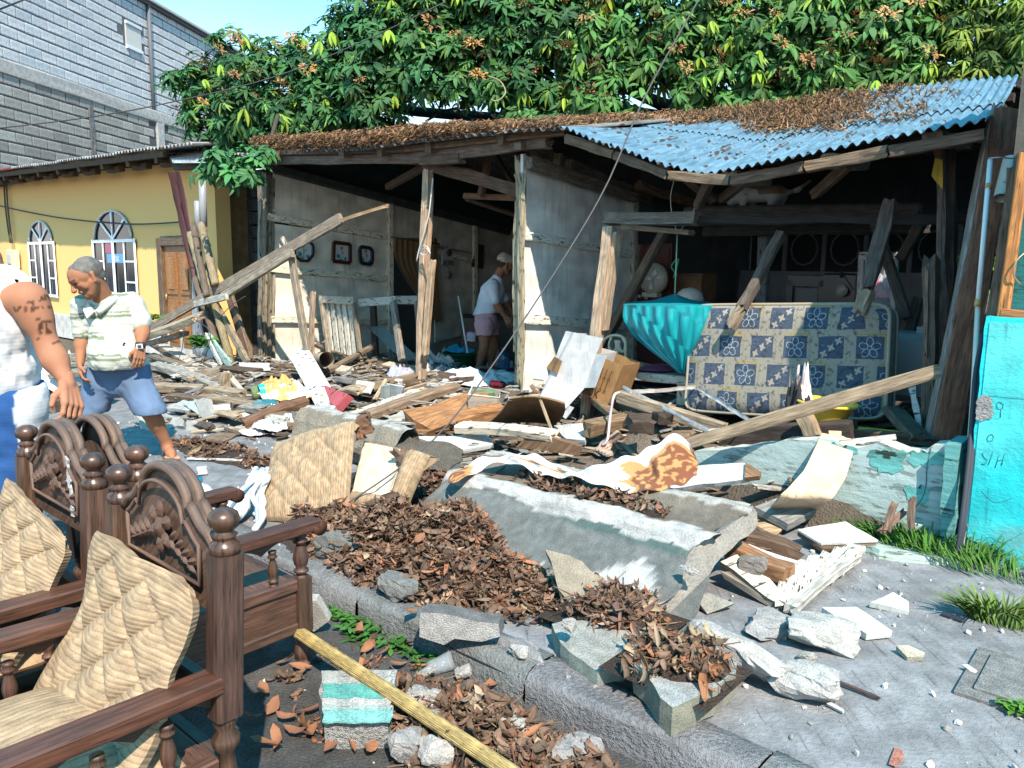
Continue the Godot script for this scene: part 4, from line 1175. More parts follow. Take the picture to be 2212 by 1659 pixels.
func build_interior() -> void:
	var f := -INWARD
	var bs := Basis(RIGHT, Vector3.UP, RIGHT.cross(Vector3.UP))
	var oct := []
	for q in [[645, 517], [662, 517], [675, 530], [675, 551], [664, 564], [648, 563], [635, 551], [635, 530]]:
		oct.append(side(q[0], q[1], 0.06))
	picture("octagonal framed flower picture, leftmost on the cream wall", oct, C3(0.02, 0.025, 0.03), C3(0.5, 0.55, 0.55), 0.035)
	var sq := []
	for q in [[720, 523], [755, 528], [755, 568], [719, 564]]:
		sq.append(side(q[0], q[1], 0.06))
	picture("square flower picture in dark reddish wooden frame, middle one of three", sq, C3(0.06, 0.02, 0.015), C3(0.464, 0.496, 0.528), 0.05)
	var rd := []
	for q in [[780, 533], [798, 536], [803, 542], [803, 566], [799, 571], [782, 569], [777, 563], [776, 538]]:
		rd.append(side(q[0], q[1], 0.06))
	picture("rounded dark framed flower picture, rightmost and smallest of three", rd, C3(0.02, 0.025, 0.035), C3(0.45, 0.52, 0.53), 0.05)
	var ck := thing("wall_clock", side(970, 550, 0.05), "house-shaped silver wall clock with a round pendulum below", "clock")
	var cc := side(970, 550, 0.07)
	put("case", plate([side(956, 572, 0.07), side(957, 545, 0.07), side(970, 531, 0.07), side(980, 548, 0.07), side(981, 576, 0.07)], 0.03, 0.0, C3(0.4, 0.4, 0.38)), mats.smooth, ck)
	disc(ck, "dial", cc + V3(0, 0.03, 0), RIGHT, 0.055, C3(0.06, 0.05, 0.04), 0.012)
	for k in 5:
		put("column", tube([side(958 + k * 5, 573, 0.085), side(958 + k * 5, 562, 0.085)], 0.01, 6, C3(0.08, 0.08, 0.08)), mats.plain, ck)
	put("chain", tube([side(968, 575, 0.08), side(968, 590, 0.08)], 0.006, 5, C3(0.1, 0.1, 0.1)), mats.plain, ck)
	disc(ck, "pendulum", side(968, 594, 0.08), RIGHT, 0.07, C3(0.25, 0.24, 0.2), 0.012)
	tag(put("dark_wall_case", plate([side(1026, 527, 0.06), side(1046, 530, 0.06), side(1044, 580, 0.06), side(1024, 577, 0.06)], 0.06, 0.0, C3(0.03, 0.022, 0.018)), mats.smooth), "tall narrow dark wooden case hanging beside the stud, right of the clock", "wall case")
	var cur := func(x: float, y: float) -> Vector3:
		var top := side(847, 514, 0.1).lerp(side(944, 526, 0.1), x)
		var low := side(925, 690, 0.12).lerp(side(953, 692, 0.12), x)
		var p := top.lerp(low, y)
		var pinch := side(lerpf(850, 944, x), lerpf(514, 690, y), 0.1)
		p = pinch.lerp(p, smooth01(0.1, 0.75, y))
		return p + RIGHT * (0.035 * sin(x * 50.0 + y * 3.0) * (1.0 - 0.3 * y))
	tag(put("door_curtain", skin(60, 16, cur, 0.003, Vector2(2, 3), null), mat("curtain", C3(0.17, 0.105, 0.05), 0.95, "", "weave", 0.05)), "brown curtain pulled aside in the doorway of the cream wall", "curtain")
	put("curtain_rod", tube([side(845, 512, 0.12), side(950, 527, 0.12)], 0.012, 6, C3(0.1, 0.08, 0.06)), mats.metal, get_node("door_curtain"))
	tag(put("dark_cabinet", box(hp(1.05, 0.75, 3.9), V3(0.9, 0.45, 0.4), bs, C3(0.035, 0.045, 0.05)), mats.smooth), "dark low cabinet standing behind the curtain by the cream wall", "cabinet")
	tag(put("dark_table", box(hp(1.3, 0.45, 3.4), V3(1.6, 0.75, 0.5), bs, C3(0.03, 0.035, 0.035)), mats.smooth), "dark bench under the dark cabinet, deep in the left room", "bench")
	tag(put("leaning_rod", tube([front(990, 640, 1.6), front(1010, 762, 1.4)], 0.012, 6, C3(0.56, 0.56, 0.544)), mats.plain), "thin white rod leaning left of the green tub", "rod")
	var gate := thing("plank_gate", front(730, 775, 0.7), "whitish plank gate of vertical boards leaning against the cream wall", "gate")
	for k in 5:
		var x := k / 4.0
		put("gate_board", beam(front(lerpf(705, 756, x), 652, 0.7), front(lerpf(718, 768, x), 776, 0.55), 0.085, 0.02, f, tint(C3(0.56, 0.55, 0.51), 0.08), 0.0, 0.0, 0.002), mats.painted_wood, gate)
	strip(gate, "gate_frame", front(692, 646, 0.65), front(766, 650, 0.65), 0.1, 0.05, f, C3(0.5, 0.48, 0.44), mats.painted_wood)
	strip(gate, "gate_frame", front(693, 640, 0.66), front(712, 778, 0.5), 0.06, 0.05, f, C3(0.36, 0.3, 0.24), mats.wood)
	strip(gate, "gate_frame", front(763, 648, 0.66), front(780, 776, 0.5), 0.05, 0.05, f, C3(0.3, 0.24, 0.18), mats.wood)
	var fr := thing("empty_door_frame", front(830, 775, 0.7), "empty wooden frame with white top rail leaning right of the plank gate", "frame")
	strip(fr, "top_rail", front(768, 655, 0.72), front(856, 648, 0.72), 0.1, 0.04, f, C3(0.496, 0.504, 0.496), mats.painted_wood)
	strip(fr, "top_rail", front(853, 648, 0.74), front(904, 648, 0.74), 0.1, 0.04, f, C3(0.32, 0.31, 0.29), mats.painted_wood)
	strip(fr, "upright", front(849, 652, 0.7), front(868, 778, 0.5), 0.09, 0.05, f, C3(0.33, 0.29, 0.25), mats.wood)
	strip(fr, "upright", front(900, 652, 0.72), front(912, 770, 0.55), 0.06, 0.05, f, C3(0.25, 0.19, 0.15), mats.wood)
	strip(fr, "upright", front(806, 655, 1.0), front(812, 776, 0.9), 0.1, 0.05, f, C3(0.08, 0.06, 0.05), mats.wood)
	panel("dark grey board leaning diagonally inside the empty frame", [front(793, 706, 0.9), front(830, 704, 0.95), front(906, 775, 0.7), front(870, 778, 0.65)], 0.02, 0.0, C3(0.17, 0.21, 0.21), "plaster", "leaning_board", "board")
	tag(put("clay_pipe", tube([front(672, 782, 0.0), front(706, 776, -0.35)], 0.085, 18, C3(0.42, 0.34, 0.27), false), mats.plaster), "short fat clay drain pipe lying below the crossed boards", "pipe")
	tag(put("white_pipe_end", tube([front(686, 732, 0.1), front(694, 731, -0.1)], 0.05, 14, C3(0.5, 0.5, 0.5), false), mats.plain), "white plastic pipe end poking out left of the plank gate", "pipe")
	var tub := thing("green_tub", hp(1.5, 0.13, 2.2), "dark green plastic tub standing left of the man in pink shorts", "tub")
	var tc := at(993, 788, 10.4)
	tc.y = 0.14
	put("bowl", lathe(tc, Vector3.UP, [[0.0, 0.0], [0.17, 0.0], [0.2, 0.12], [0.225, 0.24], [0.245, 0.25], [0.235, 0.262], [0.215, 0.25], [0.19, 0.1], [0.0, 0.03]], 24, C3(0.015, 0.09, 0.04)), mats.smooth, tub)
	cloth_heap("blue_plastic_sheet", "bright blue plastic sheet heaped in the green tub", "plastic sheet", tc + V3(0, 0.25, 0), 0.22, 0.18, 0.1, func(_a: float, _b: float) -> Color: return C3(0.01, 0.28, 0.45), 20, 7.0)
	var ts := thing("tinsel_wreath", at(1015, 728, 10.9), "pink tinsel wreath with a white ball, behind the man's legs", "wreath")
	var wc := at(1016, 727, 10.9)
	for k in 36:
		var a := TAU * k / 36.0
		put("tinsel", tube([wc, wc + V3(cos(a), sin(a), rnd(-0.3, 0.3)) * rnd(0.08, 0.125)], 0.007, 4, C3(0.4, 0.06, 0.28)), mats.smooth, ts)
	put("ball", rock(wc + V3(0.02, 0, 0.05), V3(0.13, 0.13, 0.13), Basis(), C3(0.6, 0.584, 0.6), 0, 6), mats.smooth, ts)
	bottle("large blue water bottle standing right of the man's feet", on(1088, 806, 0.14), Vector3.UP, 0.085, 0.34, C3(0.1, 0.4, 0.62), 0.35, C3(0.1, 0.3, 0.6))
	cloth_heap("white_bag", "whitish plastic bag slumped behind the blue water bottle", "bag", at(1080, 770, 11.0) + V3(0, -0.25, 0), 0.2, 0.2, 0.35, func(_a: float, _b: float) -> Color: return C3(0.5, 0.52, 0.55), 22, 11.0)
	cloth_heap("white_bag", "clear crumpled bag leaning on the green tub", "bag", at(968, 770, 10.6) + V3(0, -0.2, 0), 0.14, 0.14, 0.3, func(_a: float, _b: float) -> Color: return C3(0.3, 0.34, 0.32), 20, 17.0)
	cloth_heap("pale_blue_sheet", "crumpled pale blue and white sheet on the floor at the standing man's feet", "bedsheet", bed(1040, 826, 0.03), 0.55, 0.5, 0.14, func(a: float, b: float) -> Color: return C3(0.5, 0.62, 0.74) if wob.get_noise_2d(a * 300.0, b * 300.0) > -0.05 else C3(0.592, 0.6, 0.624), 46, 3.0)
	bottle("red soft drink bottle lying on the pale blue sheet", bed(1060, 830, 0.14), V3(1, -0.05, 0.45), 0.045, 0.2, C3(0.35, 0.02, 0.05), 0.8, C3(0.4, 0.02, 0.03))
	cloth_heap("dark_clothes", "dark printed clothes piled right of the first doorway post", "clothes", bed(945, 806, 0.02), 0.28, 0.22, 0.16, func(a: float, b: float) -> Color: return C3(0.05, 0.06, 0.09) if wob.get_noise_2d(a * 500.0, b * 500.0) > 0.0 else C3(0.45, 0.46, 0.5), 30, 23.0)
	cloth_heap("pink_slippers_pile", "pinkish slippers and cloth piled left of the green tub", "clothes", bed(945, 786, 0.06), 0.25, 0.16, 0.14, func(a: float, b: float) -> Color: return C3(0.55, 0.36, 0.33) if wob.get_noise_2d(a * 300.0, b * 300.0) > 0.0 else C3(0.6, 0.55, 0.48), 26, 31.0)
	cloth_heap("grey_cloth", "grey-violet cloth draped over scraps left of the first doorway post", "cloth", bed(864, 818, 0.1), 0.14, 0.14, 0.14, func(_a: float, _b: float) -> Color: return C3(0.3, 0.3, 0.4), 22, 41.0)
	var bedbox := thing("red_door", front(1420, 640, 1.9), "dark red panelled door standing behind the partition end", "door")
	put("door_leaf", plate([front(1378, 528, 1.9), front(1452, 526, 1.9), front(1446, 790, 1.9), front(1374, 790, 1.9)], 0.04, 0.0, C3(0.075, 0.018, 0.016)), mats.smooth, bedbox)
	put("door_panel", plate([front(1386, 536, 1.885), front(1446, 535, 1.885), front(1442, 600, 1.885), front(1384, 600, 1.885)], 0.01, 0.0, C3(0.085, 0.02, 0.018)), mats.smooth, bedbox)
	for q in [[1381, 640], [1396, 643], [1420, 632]]:
		put("knob", rock(front(q[0], q[1], 1.87), Vector3.ONE * 0.03, Basis(), C3(0.6, 0.58, 0.55), 0, 3), mats.smooth, bedbox)
	var fan := thing("electric_fan", front(1406, 602, 1.7), "cream round electric fan hanging on the dark red door", "fan")
	var fc := front(1407, 602, 1.72)
	put("cage", lathe(fc, f, [[0.0, 0.02], [0.09, 0.02], [0.15, 0.0], [0.165, -0.04], [0.165, -0.07], [0.0, -0.07]], 26, C3(0.38, 0.34, 0.27)), mats.smooth, fan)
	for k in 3:
		var a := TAU * k / 3.0 + 0.5
		var d := RIGHT * cos(a) + Vector3.UP * sin(a)
		var e := RIGHT * cos(a + 0.9) + Vector3.UP * sin(a + 0.9)
		put("blade", plate([fc + f * 0.03 + d * 0.03, fc + f * 0.03 + d * 0.11, fc + f * 0.035 + (d + e) * 0.065, fc + f * 0.035 + e * 0.04], 0.006, 0.0, C3(0.55, 0.53, 0.5)), mats.smooth, fan)
	put("hub", lathe(fc + f * 0.025, f, [[0.0, 0.03], [0.03, 0.02], [0.034, 0.0], [0.0, 0.0]], 14, C3(0.5, 0.48, 0.44)), mats.smooth, fan)
	for k in 20:
		var a := TAU * k / 20.0
		put("cage_wire", tube([fc + f * 0.05, fc + f * 0.03 + (RIGHT * cos(a) + Vector3.UP * sin(a)) * 0.16], 0.0025, 4, C3(0.45, 0.42, 0.36)), mats.plain, fan)
	put("bracket", box(fc + V3(0, -0.17, 0) + f * -0.02, V3(0.18, 0.05, 0.1), bs, C3(0.36, 0.33, 0.28)), mats.smooth, fan)
	tag(put("carton", box(front(1486, 620, 2.3), V3(0.5, 0.3, 0.35), bs, C3(0.2, 0.11, 0.055)), mats.card), "brown carton on a shelf behind the teal canopy", "carton")
	var hm := front(1490, 646, 1.5)
	tag(put("white_bowl", lathe(hm, Vector3.UP, [[0.13, -0.02], [0.135, 0.0], [0.12, 0.06], [0.07, 0.1], [0.0, 0.115]], 20, C3(0.6, 0.6, 0.57)), mats.smooth), "upturned white bowl behind the peak of the teal canopy", "bowl")
	var cn := thing("teal_canopy", front(1440, 700, 0.55), "shiny teal plastic canopy hanging from a knotted string", "canopy")
	var apex := front(1458, 634, 0.45)
	var rim := [front(1347, 657, 0.12), front(1400, 660, -0.02), front(1470, 659, -0.05), front(1530, 660, 0.08), front(1560, 659, 0.35), front(1510, 650, 0.75), front(1430, 648, 0.8), front(1365, 652, 0.5)]
	rim.append(rim[0])
	var rimc := curve(rim, 48)
	var tip := front(1476, 806, 0.12)
	var teal := mat("teal_plastic", C3(0.008, 0.30, 0.35), 0.35)
	teal.backlight_enabled = true
	teal.backlight = C3(0.02, 0.25, 0.28)
	var top := func(x: float, y: float) -> Vector3:
		var p: Vector3 = rimc[int(round(x * 48))]
		return apex.lerp(p, y) - V3(0, 0.02 * sin(y * PI), 0)
	put("roof", skin(48, 6, top, 0.002), teal, cn)
	var drape := func(x: float, y: float) -> Vector3:
		var p: Vector3 = rimc[int(round(x * 48))]
		var out := (p - apex)
		out.y = 0
		var mid := (rimc[0] + rimc[24]) * 0.5 as Vector3
		var q := p.lerp(tip + V3(0, 0.04 * sin(x * 60.0), 0), pow(y, 2.6) * 0.94)
		q += out.normalized() * (0.02 * sin(x * 130.0 + y * 6.0) * smooth01(0.02, 0.3, y)) * (1.0 - 0.5 * y)
		q.y = lerpf(p.y, tip.y, 1.0 - pow(1.0 - y, 0.8)) + 0.0 * mid.y
		return q
	put("drape", skin(96, 22, drape, 0.002), teal, cn)
	put("string", tube([apex, front(1460, 590, 0.45), front(1463, 505, 0.5)], 0.006, 5, C3(0.3, 0.5, 0.35)), mats.plain, cn)
	put("string_loop", tube(curve([front(1463, 505, 0.5), front(1450, 450, 0.7), front(1449, 420, 0.7), front(1457, 388, 0.7)], 12), 0.005, 5, C3(0.4, 0.37, 0.3)), mats.plain, cn)
	put("string_loop", tube(curve([front(1463, 505, 0.5), front(1490, 470, 0.7), front(1507, 430, 0.7), front(1506, 386, 0.7)], 12), 0.005, 5, C3(0.4, 0.37, 0.3)), mats.plain, cn)
	put("ribbon", tube(curve([front(1461, 590, 0.74), front(1450, 575, 0.73), front(1466, 560, 0.73), front(1455, 600, 0.73)], 12), 0.008, 5, C3(0.03, 0.25, 0.15)), mats.plain, cn)
	build_mattress()
	var hbd := thing("iron_headboard", front(1320, 800, 0.45), "cream wrought iron headboard of curls beside the brown carton", "headboard")
	for q in [[[1296, 745], [1310, 730], [1330, 724], [1350, 732], [1352, 760], [1350, 805]], [[1322, 728], [1316, 745], [1322, 760], [1332, 752], [1330, 735]], [[1345, 730], [1352, 745], [1347, 760], [1338, 752], [1338, 735]], [[1334, 735], [1334, 770], [1322, 785], [1318, 800]], [[1334, 770], [1350, 785], [1356, 805]], [[1290, 750], [1300, 742], [1306, 735]]]:
		var pts := []
		for e in q:
			pts.append(front(e[0], e[1], 0.45))
		put("iron_curl", tube(curve(pts, 14), 0.014, 7, C3(0.55, 0.5, 0.38)), mats.smooth, hbd)
	var ben := thing("pale_bench", front(1400, 830, 0.35), "white painted bench under the teal canopy with papers on it", "bench")
	strip(ben, "front_rail", front(1322, 808, 0.2), front(1484, 822, 0.2), 0.07, 0.06, f, C3(0.576, 0.528, 0.48), mats.painted_wood)
	put("bench_top", plate([front(1322, 802, 0.2), front(1484, 815, 0.2), front(1484, 815, 0.2) + INWARD * 0.8, front(1322, 802, 0.2) + INWARD * 0.8], 0.03, 0.0, C3(0.45, 0.4, 0.33)), mats.painted_wood, ben)
	for u in [1330, 1476]:
		strip(ben, "bench_leg", front(u, 812, 0.22), front(u, 812, 0.22) - V3(0, 0.5, 0), 0.08, 0.06, f, C3(0.6, 0.52, 0.44), mats.painted_wood)
	cloth_heap("paper_pile", "brown papers and cloth lying on the pale bench", "paper", front(1385, 800, 0.4), 0.3, 0.15, 0.06, func(a: float, _b: float) -> Color: return C3(0.36, 0.26, 0.13) if a < 0.6 else C3(0.2, 0.05, 0.12), 18, 51.0)
	var sc := thing("glass_showcase", front(1898, 700, 1.6), "tall white-framed glass showcase holding bright clothes", "showcase")
	for u in [[1862, 1852], [1934, 1926]]:
		strip(sc, "frame", front(u[0], 556, 1.5), front(u[1], 780, 1.5), 0.05, 0.05, f, C3(0.46, 0.49, 0.52), mats.painted_wood)
	strip(sc, "frame", front(1857, 553, 1.5), front(1940, 554, 1.5), 0.07, 0.06, f, C3(0.5, 0.52, 0.53), mats.painted_wood)
	put("back_panel", plate([front(1864, 560, 1.85), front(1932, 560, 1.85), front(1926, 780, 1.85), front(1854, 780, 1.85)], 0.02, 0.0, C3(0.1, 0.13, 0.14)), mats.plain, sc)
	put("pane", plate([front(1866, 560, 1.5), front(1931, 560, 1.5), front(1925, 660, 1.5), front(1856, 660, 1.5)], 0.004, 0.0, Color.WHITE), mats.pane, sc)
	cloth_heap("pink_clothes", "pink cloth bundled in the glass showcase", "clothes", front(1898, 652, 1.68), 0.13, 0.1, 0.2, func(_a: float, _b: float) -> Color: return C3(0.6, 0.2, 0.22), 24, 61.0)
	cloth_heap("green_clothes", "green cloth at the left in the glass showcase", "clothes", front(1872, 640, 1.72), 0.08, 0.1, 0.2, func(_a: float, _b: float) -> Color: return C3(0.03, 0.22, 0.05), 18, 67.0)
	cloth_heap("white_clothes", "white cloth at the right in the glass showcase", "clothes", front(1912, 632, 1.76), 0.1, 0.08, 0.22, func(_a: float, _b: float) -> Color: return C3(0.4, 0.42, 0.48), 18, 71.0)
	var mi := thing("dark_framed_mirror", front(1745, 640, 2.6), "dark wooden frame with a pale panel against the far wall", "mirror")
	for q in [[1708, 605, 1703, 690], [1778, 606, 1772, 690]]:
		strip(mi, "frame", front(q[0], q[1], 2.6), front(q[2], q[3], 2.6), 0.08, 0.05, f, C3(0.025, 0.025, 0.025), mats.smooth)
	strip(mi, "frame", front(1704, 606, 2.6), front(1782, 608, 2.6), 0.12, 0.05, f, C3(0.025, 0.025, 0.025), mats.smooth)
	put("panel", plate([front(1712, 622, 2.62), front(1774, 624, 2.62), front(1770, 690, 2.62), front(1708, 690, 2.62)], 0.02, 0.0, C3(0.14, 0.15, 0.16)), mats.plain, mi)
	var oc := thing("ornate_clock", front(1818, 650, 2.5), "dark ornate mantel clock with a round dial against the far wall", "clock")
	put("case", box(front(1816, 640, 2.5), V3(0.3, 0.45, 0.15), bs, C3(0.02, 0.02, 0.02)), mats.smooth, oc)
	put("gable", plate([front(1793, 628, 2.4), front(1818, 590, 2.4), front(1842, 626, 2.4)], 0.1, 0.0, C3(0.02, 0.02, 0.02)), mats.smooth, oc)
	disc(oc, "dial", front(1818, 628, 2.38), f, 0.06, C3(0.3, 0.3, 0.28))
	put("spire", tube([front(1818, 600, 2.4), front(1818, 578, 2.4)], [0.02, 0.004], 6, C3(0.02, 0.02, 0.02)), mats.smooth, oc)
	tag(put("white_cupboard", box(front(1975, 790, 0.9), V3(0.35, 0.5, 0.4), bs, C3(0.3, 0.32, 0.33)), mats.smooth), "pale low cupboard behind the splintered posts at the right", "cupboard")
	tag(put("small_framed_photo", plate([front(1980, 706, 0.8), front(2000, 707, 0.8), front(1999, 742, 0.8), front(1979, 740, 0.8)], 0.02, 0.0, C3(0.4, 0.4, 0.4)), mats.smooth), "small pale framed picture above the pale low cupboard", "picture")
	tag(put("pale_post_rag", plate([front(1962, 838, -0.2), front(1978, 834, -0.2), front(1990, 930, -0.3), front(1982, 935, -0.3), front(1970, 880, -0.25)], 0.03, 0.01, C3(0.48, 0.48, 0.48)), mats.painted_wood), "white peeling board hanging left of the leaning brown timber", "board")
	var yb := thing("yellow_basin", bed(1780, 930, 0.05), "round yellow plastic basin in front of the mattress", "basin")
	var yc := front(1778, 926, -0.35)
	put("bowl", lathe(yc, V3(0.05, 1, 0.03), [[0.0, 0.0], [0.105, 0.0], [0.125, 0.05], [0.16, 0.155], [0.195, 0.168], [0.2, 0.18], [0.19, 0.186], [0.155, 0.17], [0.12, 0.05], [0.0, 0.02]], 30, C3(0.66, 0.45, 0.06)), mats.smooth, yb)
	cloth_heap("rubbish_bag", "black and white rubbish bag standing left of the yellow basin", "bag", front(1722, 918, -0.4), 0.09, 0.09, 0.42, func(a: float, b: float) -> Color: return C3(0.02, 0.02, 0.025) if b < 0.45 + 0.3 * wob.get_noise_2d(a * 300.0, 2.0) else C3(0.65, 0.55, 0.55), 24, 81.0)
	plank("brown wooden stake standing in front of the yellow basin", front(1735, 893, -0.6), front(1766, 972, -0.75), 0.1, 0.06, C3(0.38, 0.27, 0.17), 0.04, f)
	plank("yellow painted plank lying right of the yellow basin", front(1822, 930, -0.4), front(1965, 944, -0.5), 0.06, 0.05, C3(0.6, 0.42, 0.04), 0.02, f, "painted_wood")
	plank("dark wide board sloping down behind the yellow plank", front(1928, 884, -0.2), front(1998, 958, -0.7), 0.14, 0.05, C3(0.14, 0.1, 0.075), 0.06, V3(0, 0.6, 1))
	plank("dark timber under the yellow plank", front(1850, 952, -0.6), front(1990, 962, -0.65), 0.14, 0.1, C3(0.1, 0.065, 0.045), 0.03, f)
	plank("long dark timber in the gap above the low turquoise wall", front(1500, 945, -0.5), front(1850, 935, -0.5), 0.16, 0.12, C3(0.07, 0.05, 0.04), 0.03, f)
	plank("thin white strip lying on top of the low turquoise wall", front(1815, 957, -0.98), front(1935, 943, -0.85), 0.03, 0.02, C3(0.56, 0.56, 0.576), 0.0, f, "painted_wood")
func flower_print(im: Image, cx: float, cy: float, r: float, kind: int) -> void:
	if kind == 0:
		for k in 5:
			var a0 := TAU * k / 5.0 - PI / 2
			for i in 70:
				var t := TAU * i / 70.0
				var p := Vector2(cos(t) * r * 0.36 + r * 0.52, sin(t) * r * 0.26).rotated(a0)
				im.fill_rect(Rect2i(int(cx + p.x) - 1, int(cy + p.y) - 1, 3, 3), C3(0.576, 0.616, 0.64))
	else:
		for k in 3:
			var c := Vector2(cx + (k - 1) * r * 0.62, cy - (k - 1) * r * 0.55)
			for q in 4:
				var a := TAU * q / 4.0 + 0.4
				for i in 50:
					var rr := sqrt(i / 50.0)
					var t := i * 2.4
					var p := Vector2(cos(t) * r * 0.16 * rr + r * 0.17, sin(t) * r * 0.09 * rr).rotated(a)
					im.fill_rect(Rect2i(int(c.x + p.x) - 1, int(c.y + p.y) - 1, 3, 3), C3(0.592, 0.552, 0.504))
		for i in 40:
			im.fill_rect(Rect2i(int(cx + r * (0.6 + i * 0.01)), int(cy - r * (0.5 + 0.012 * i) - 4 * sin(i * 0.1)), 2, 2), C3(0.45, 0.6, 0.7))
func mattress_texture() -> ImageTexture:
	var w := 1024
	var h := 520
	var im := Image.create(w, h, false, Image.FORMAT_RGB8)
	im.fill(C3(0.53, 0.515, 0.475))
	var n := noise_img(91, 0.03, 4, w, 512)
	var bsz := 118.0
	var row := 0
	for cy in [72, 206, 340, 474]:
		for i in 8:
			var cx := -60.0 + i * 174.0 + (80.0 if row % 2 else 0.0)
			if (i + row) % 2 == 0:
				im.fill_rect(Rect2i(int(cx) + 10, int(cy - bsz * 0.5) - 9, int(bsz) - 4, 6), C3(0.58, 0.5, 0.2))
				im.fill_rect(Rect2i(int(cx + bsz) - 2, int(cy - bsz * 0.5) - 9, 6, 50), C3(0.58, 0.5, 0.2))
			im.fill_rect(Rect2i(int(cx), int(cy - bsz * 0.5) + 4, int(bsz), int(bsz) - 16), C3(0.235, 0.28, 0.35))
			for k in 60:
				var x := cx + rnd(4, bsz - 30)
				im.fill_rect(Rect2i(int(x), int(cy + rnd(-40, 34)), int(rnd(6, 26)), 2), C3(0.3, 0.37, 0.46) if k % 3 else C3(0.17, 0.2, 0.26))
			flower_print(im, cx + bsz * 0.5, cy - 3.0, bsz * 0.46, (i + row) % 2)
			for k in 90:
				im.fill_rect(Rect2i(int(cx + bsz + 14 + 4 * sin(k * 0.35)), int(cy - 58 + k * 1.3), 2, 2), C3(0.4, 0.38, 0.33))
		row += 1
	for y in h:
		for x in range(0, w, 2):
			var q := n[(y % 512) * w + x]
			if q > 150:
				var c := im.get_pixel(x, y) * (1.0 - (q - 150) * 0.0055)
				im.set_pixel(x, y, c)
				im.set_pixel(x + 1, y, c)
	return ImageTexture.create_from_image(im)
func build_mattress() -> void:
	texs.mattress = mattress_texture()
	var t := thing("mattress", front(1700, 890, 0.4), "grey mattress printed with blue flower squares, standing on its long edge", "mattress")
	var c := [front(1478, 886, 0.0), front(1912, 906, 0.0), front(1924, 656, 0.14), front(1498, 659, 0.14)]
	var n: Vector3 = ((c[1] - c[0]).cross(c[3] - c[0])).normalized()
	if n.dot(-INWARD) < 0:
		n = -n
	var face := func(x: float, y: float) -> Vector3:
		var p := Vector2(x * 2.0 - 1.0, y * 2.0 - 1.0)
		var k := pow(pow(absf(p.x), 14.0) + pow(absf(p.y), 14.0), 1.0 / 14.0)
		var m := maxf(absf(p.x), absf(p.y))
		if k > 0.001:
			p *= m / k
		var q := (p + Vector2.ONE) * 0.5
		var o: Vector3 = c[0].lerp(c[1], q.x).lerp(c[3].lerp(c[2], q.x), q.y)
		var e := 1.0 - pow(m, 10.0)
		return o + n * (0.05 * e + 0.012 * wob.get_noise_2d(x * 150.0, y * 100.0)) - V3(0, 0.03 * sin(x * PI) * (1.0 - y) * 0.3, 0)
	var mm := mat("mattress_print", Color.WHITE, 0.95)
	mm.albedo_texture = texs.mattress
	var flip := func(x: float, y: float) -> Vector3: return face.call(x, 1.0 - y)
	put("printed_face", skin(48, 24, flip, 0.0, Vector2.ONE, null), mm, t)
	var rimp := []
	var back := []
	for i in 96:
		var a := i / 96.0 * 4.0
		var s := int(a)
		var fr := a - s
		var x: float = [fr, 1.0, 1.0 - fr, 0.0][s]
		var y: float = [0.0, fr, 1.0, 1.0 - fr][s]
		rimp.append(face.call(x, y))
		back.append(face.call(x, y) - n * 0.17)
	rimp.append(rimp[0])
	back.append(back[0])
	var sidef := func(x: float, y: float) -> Vector3:
		var i := int(round(x * 96))
		return rimp[i].lerp(back[i], y) + (rimp[i] - (c[0] + c[2]) * 0.5).normalized() * sin(y * PI) * 0.012
	put("side_band", skin(96, 4, sidef, 0.0, Vector2(12, 1), null), mat("ticking", C3(0.24, 0.23, 0.2), 0.95, "plaster"), t)
	put("piping", tube(rimp, 0.013, 7, C3(0.3, 0.27, 0.21)), mats.cloth, t)
	put("back_piping", tube(back, 0.013, 7, C3(0.28, 0.26, 0.22)), mats.cloth, t)
	put("back_face", plate(back.slice(0, 96), 0.01, 0.0, C3(0.25, 0.24, 0.21)), mats.cloth, t)
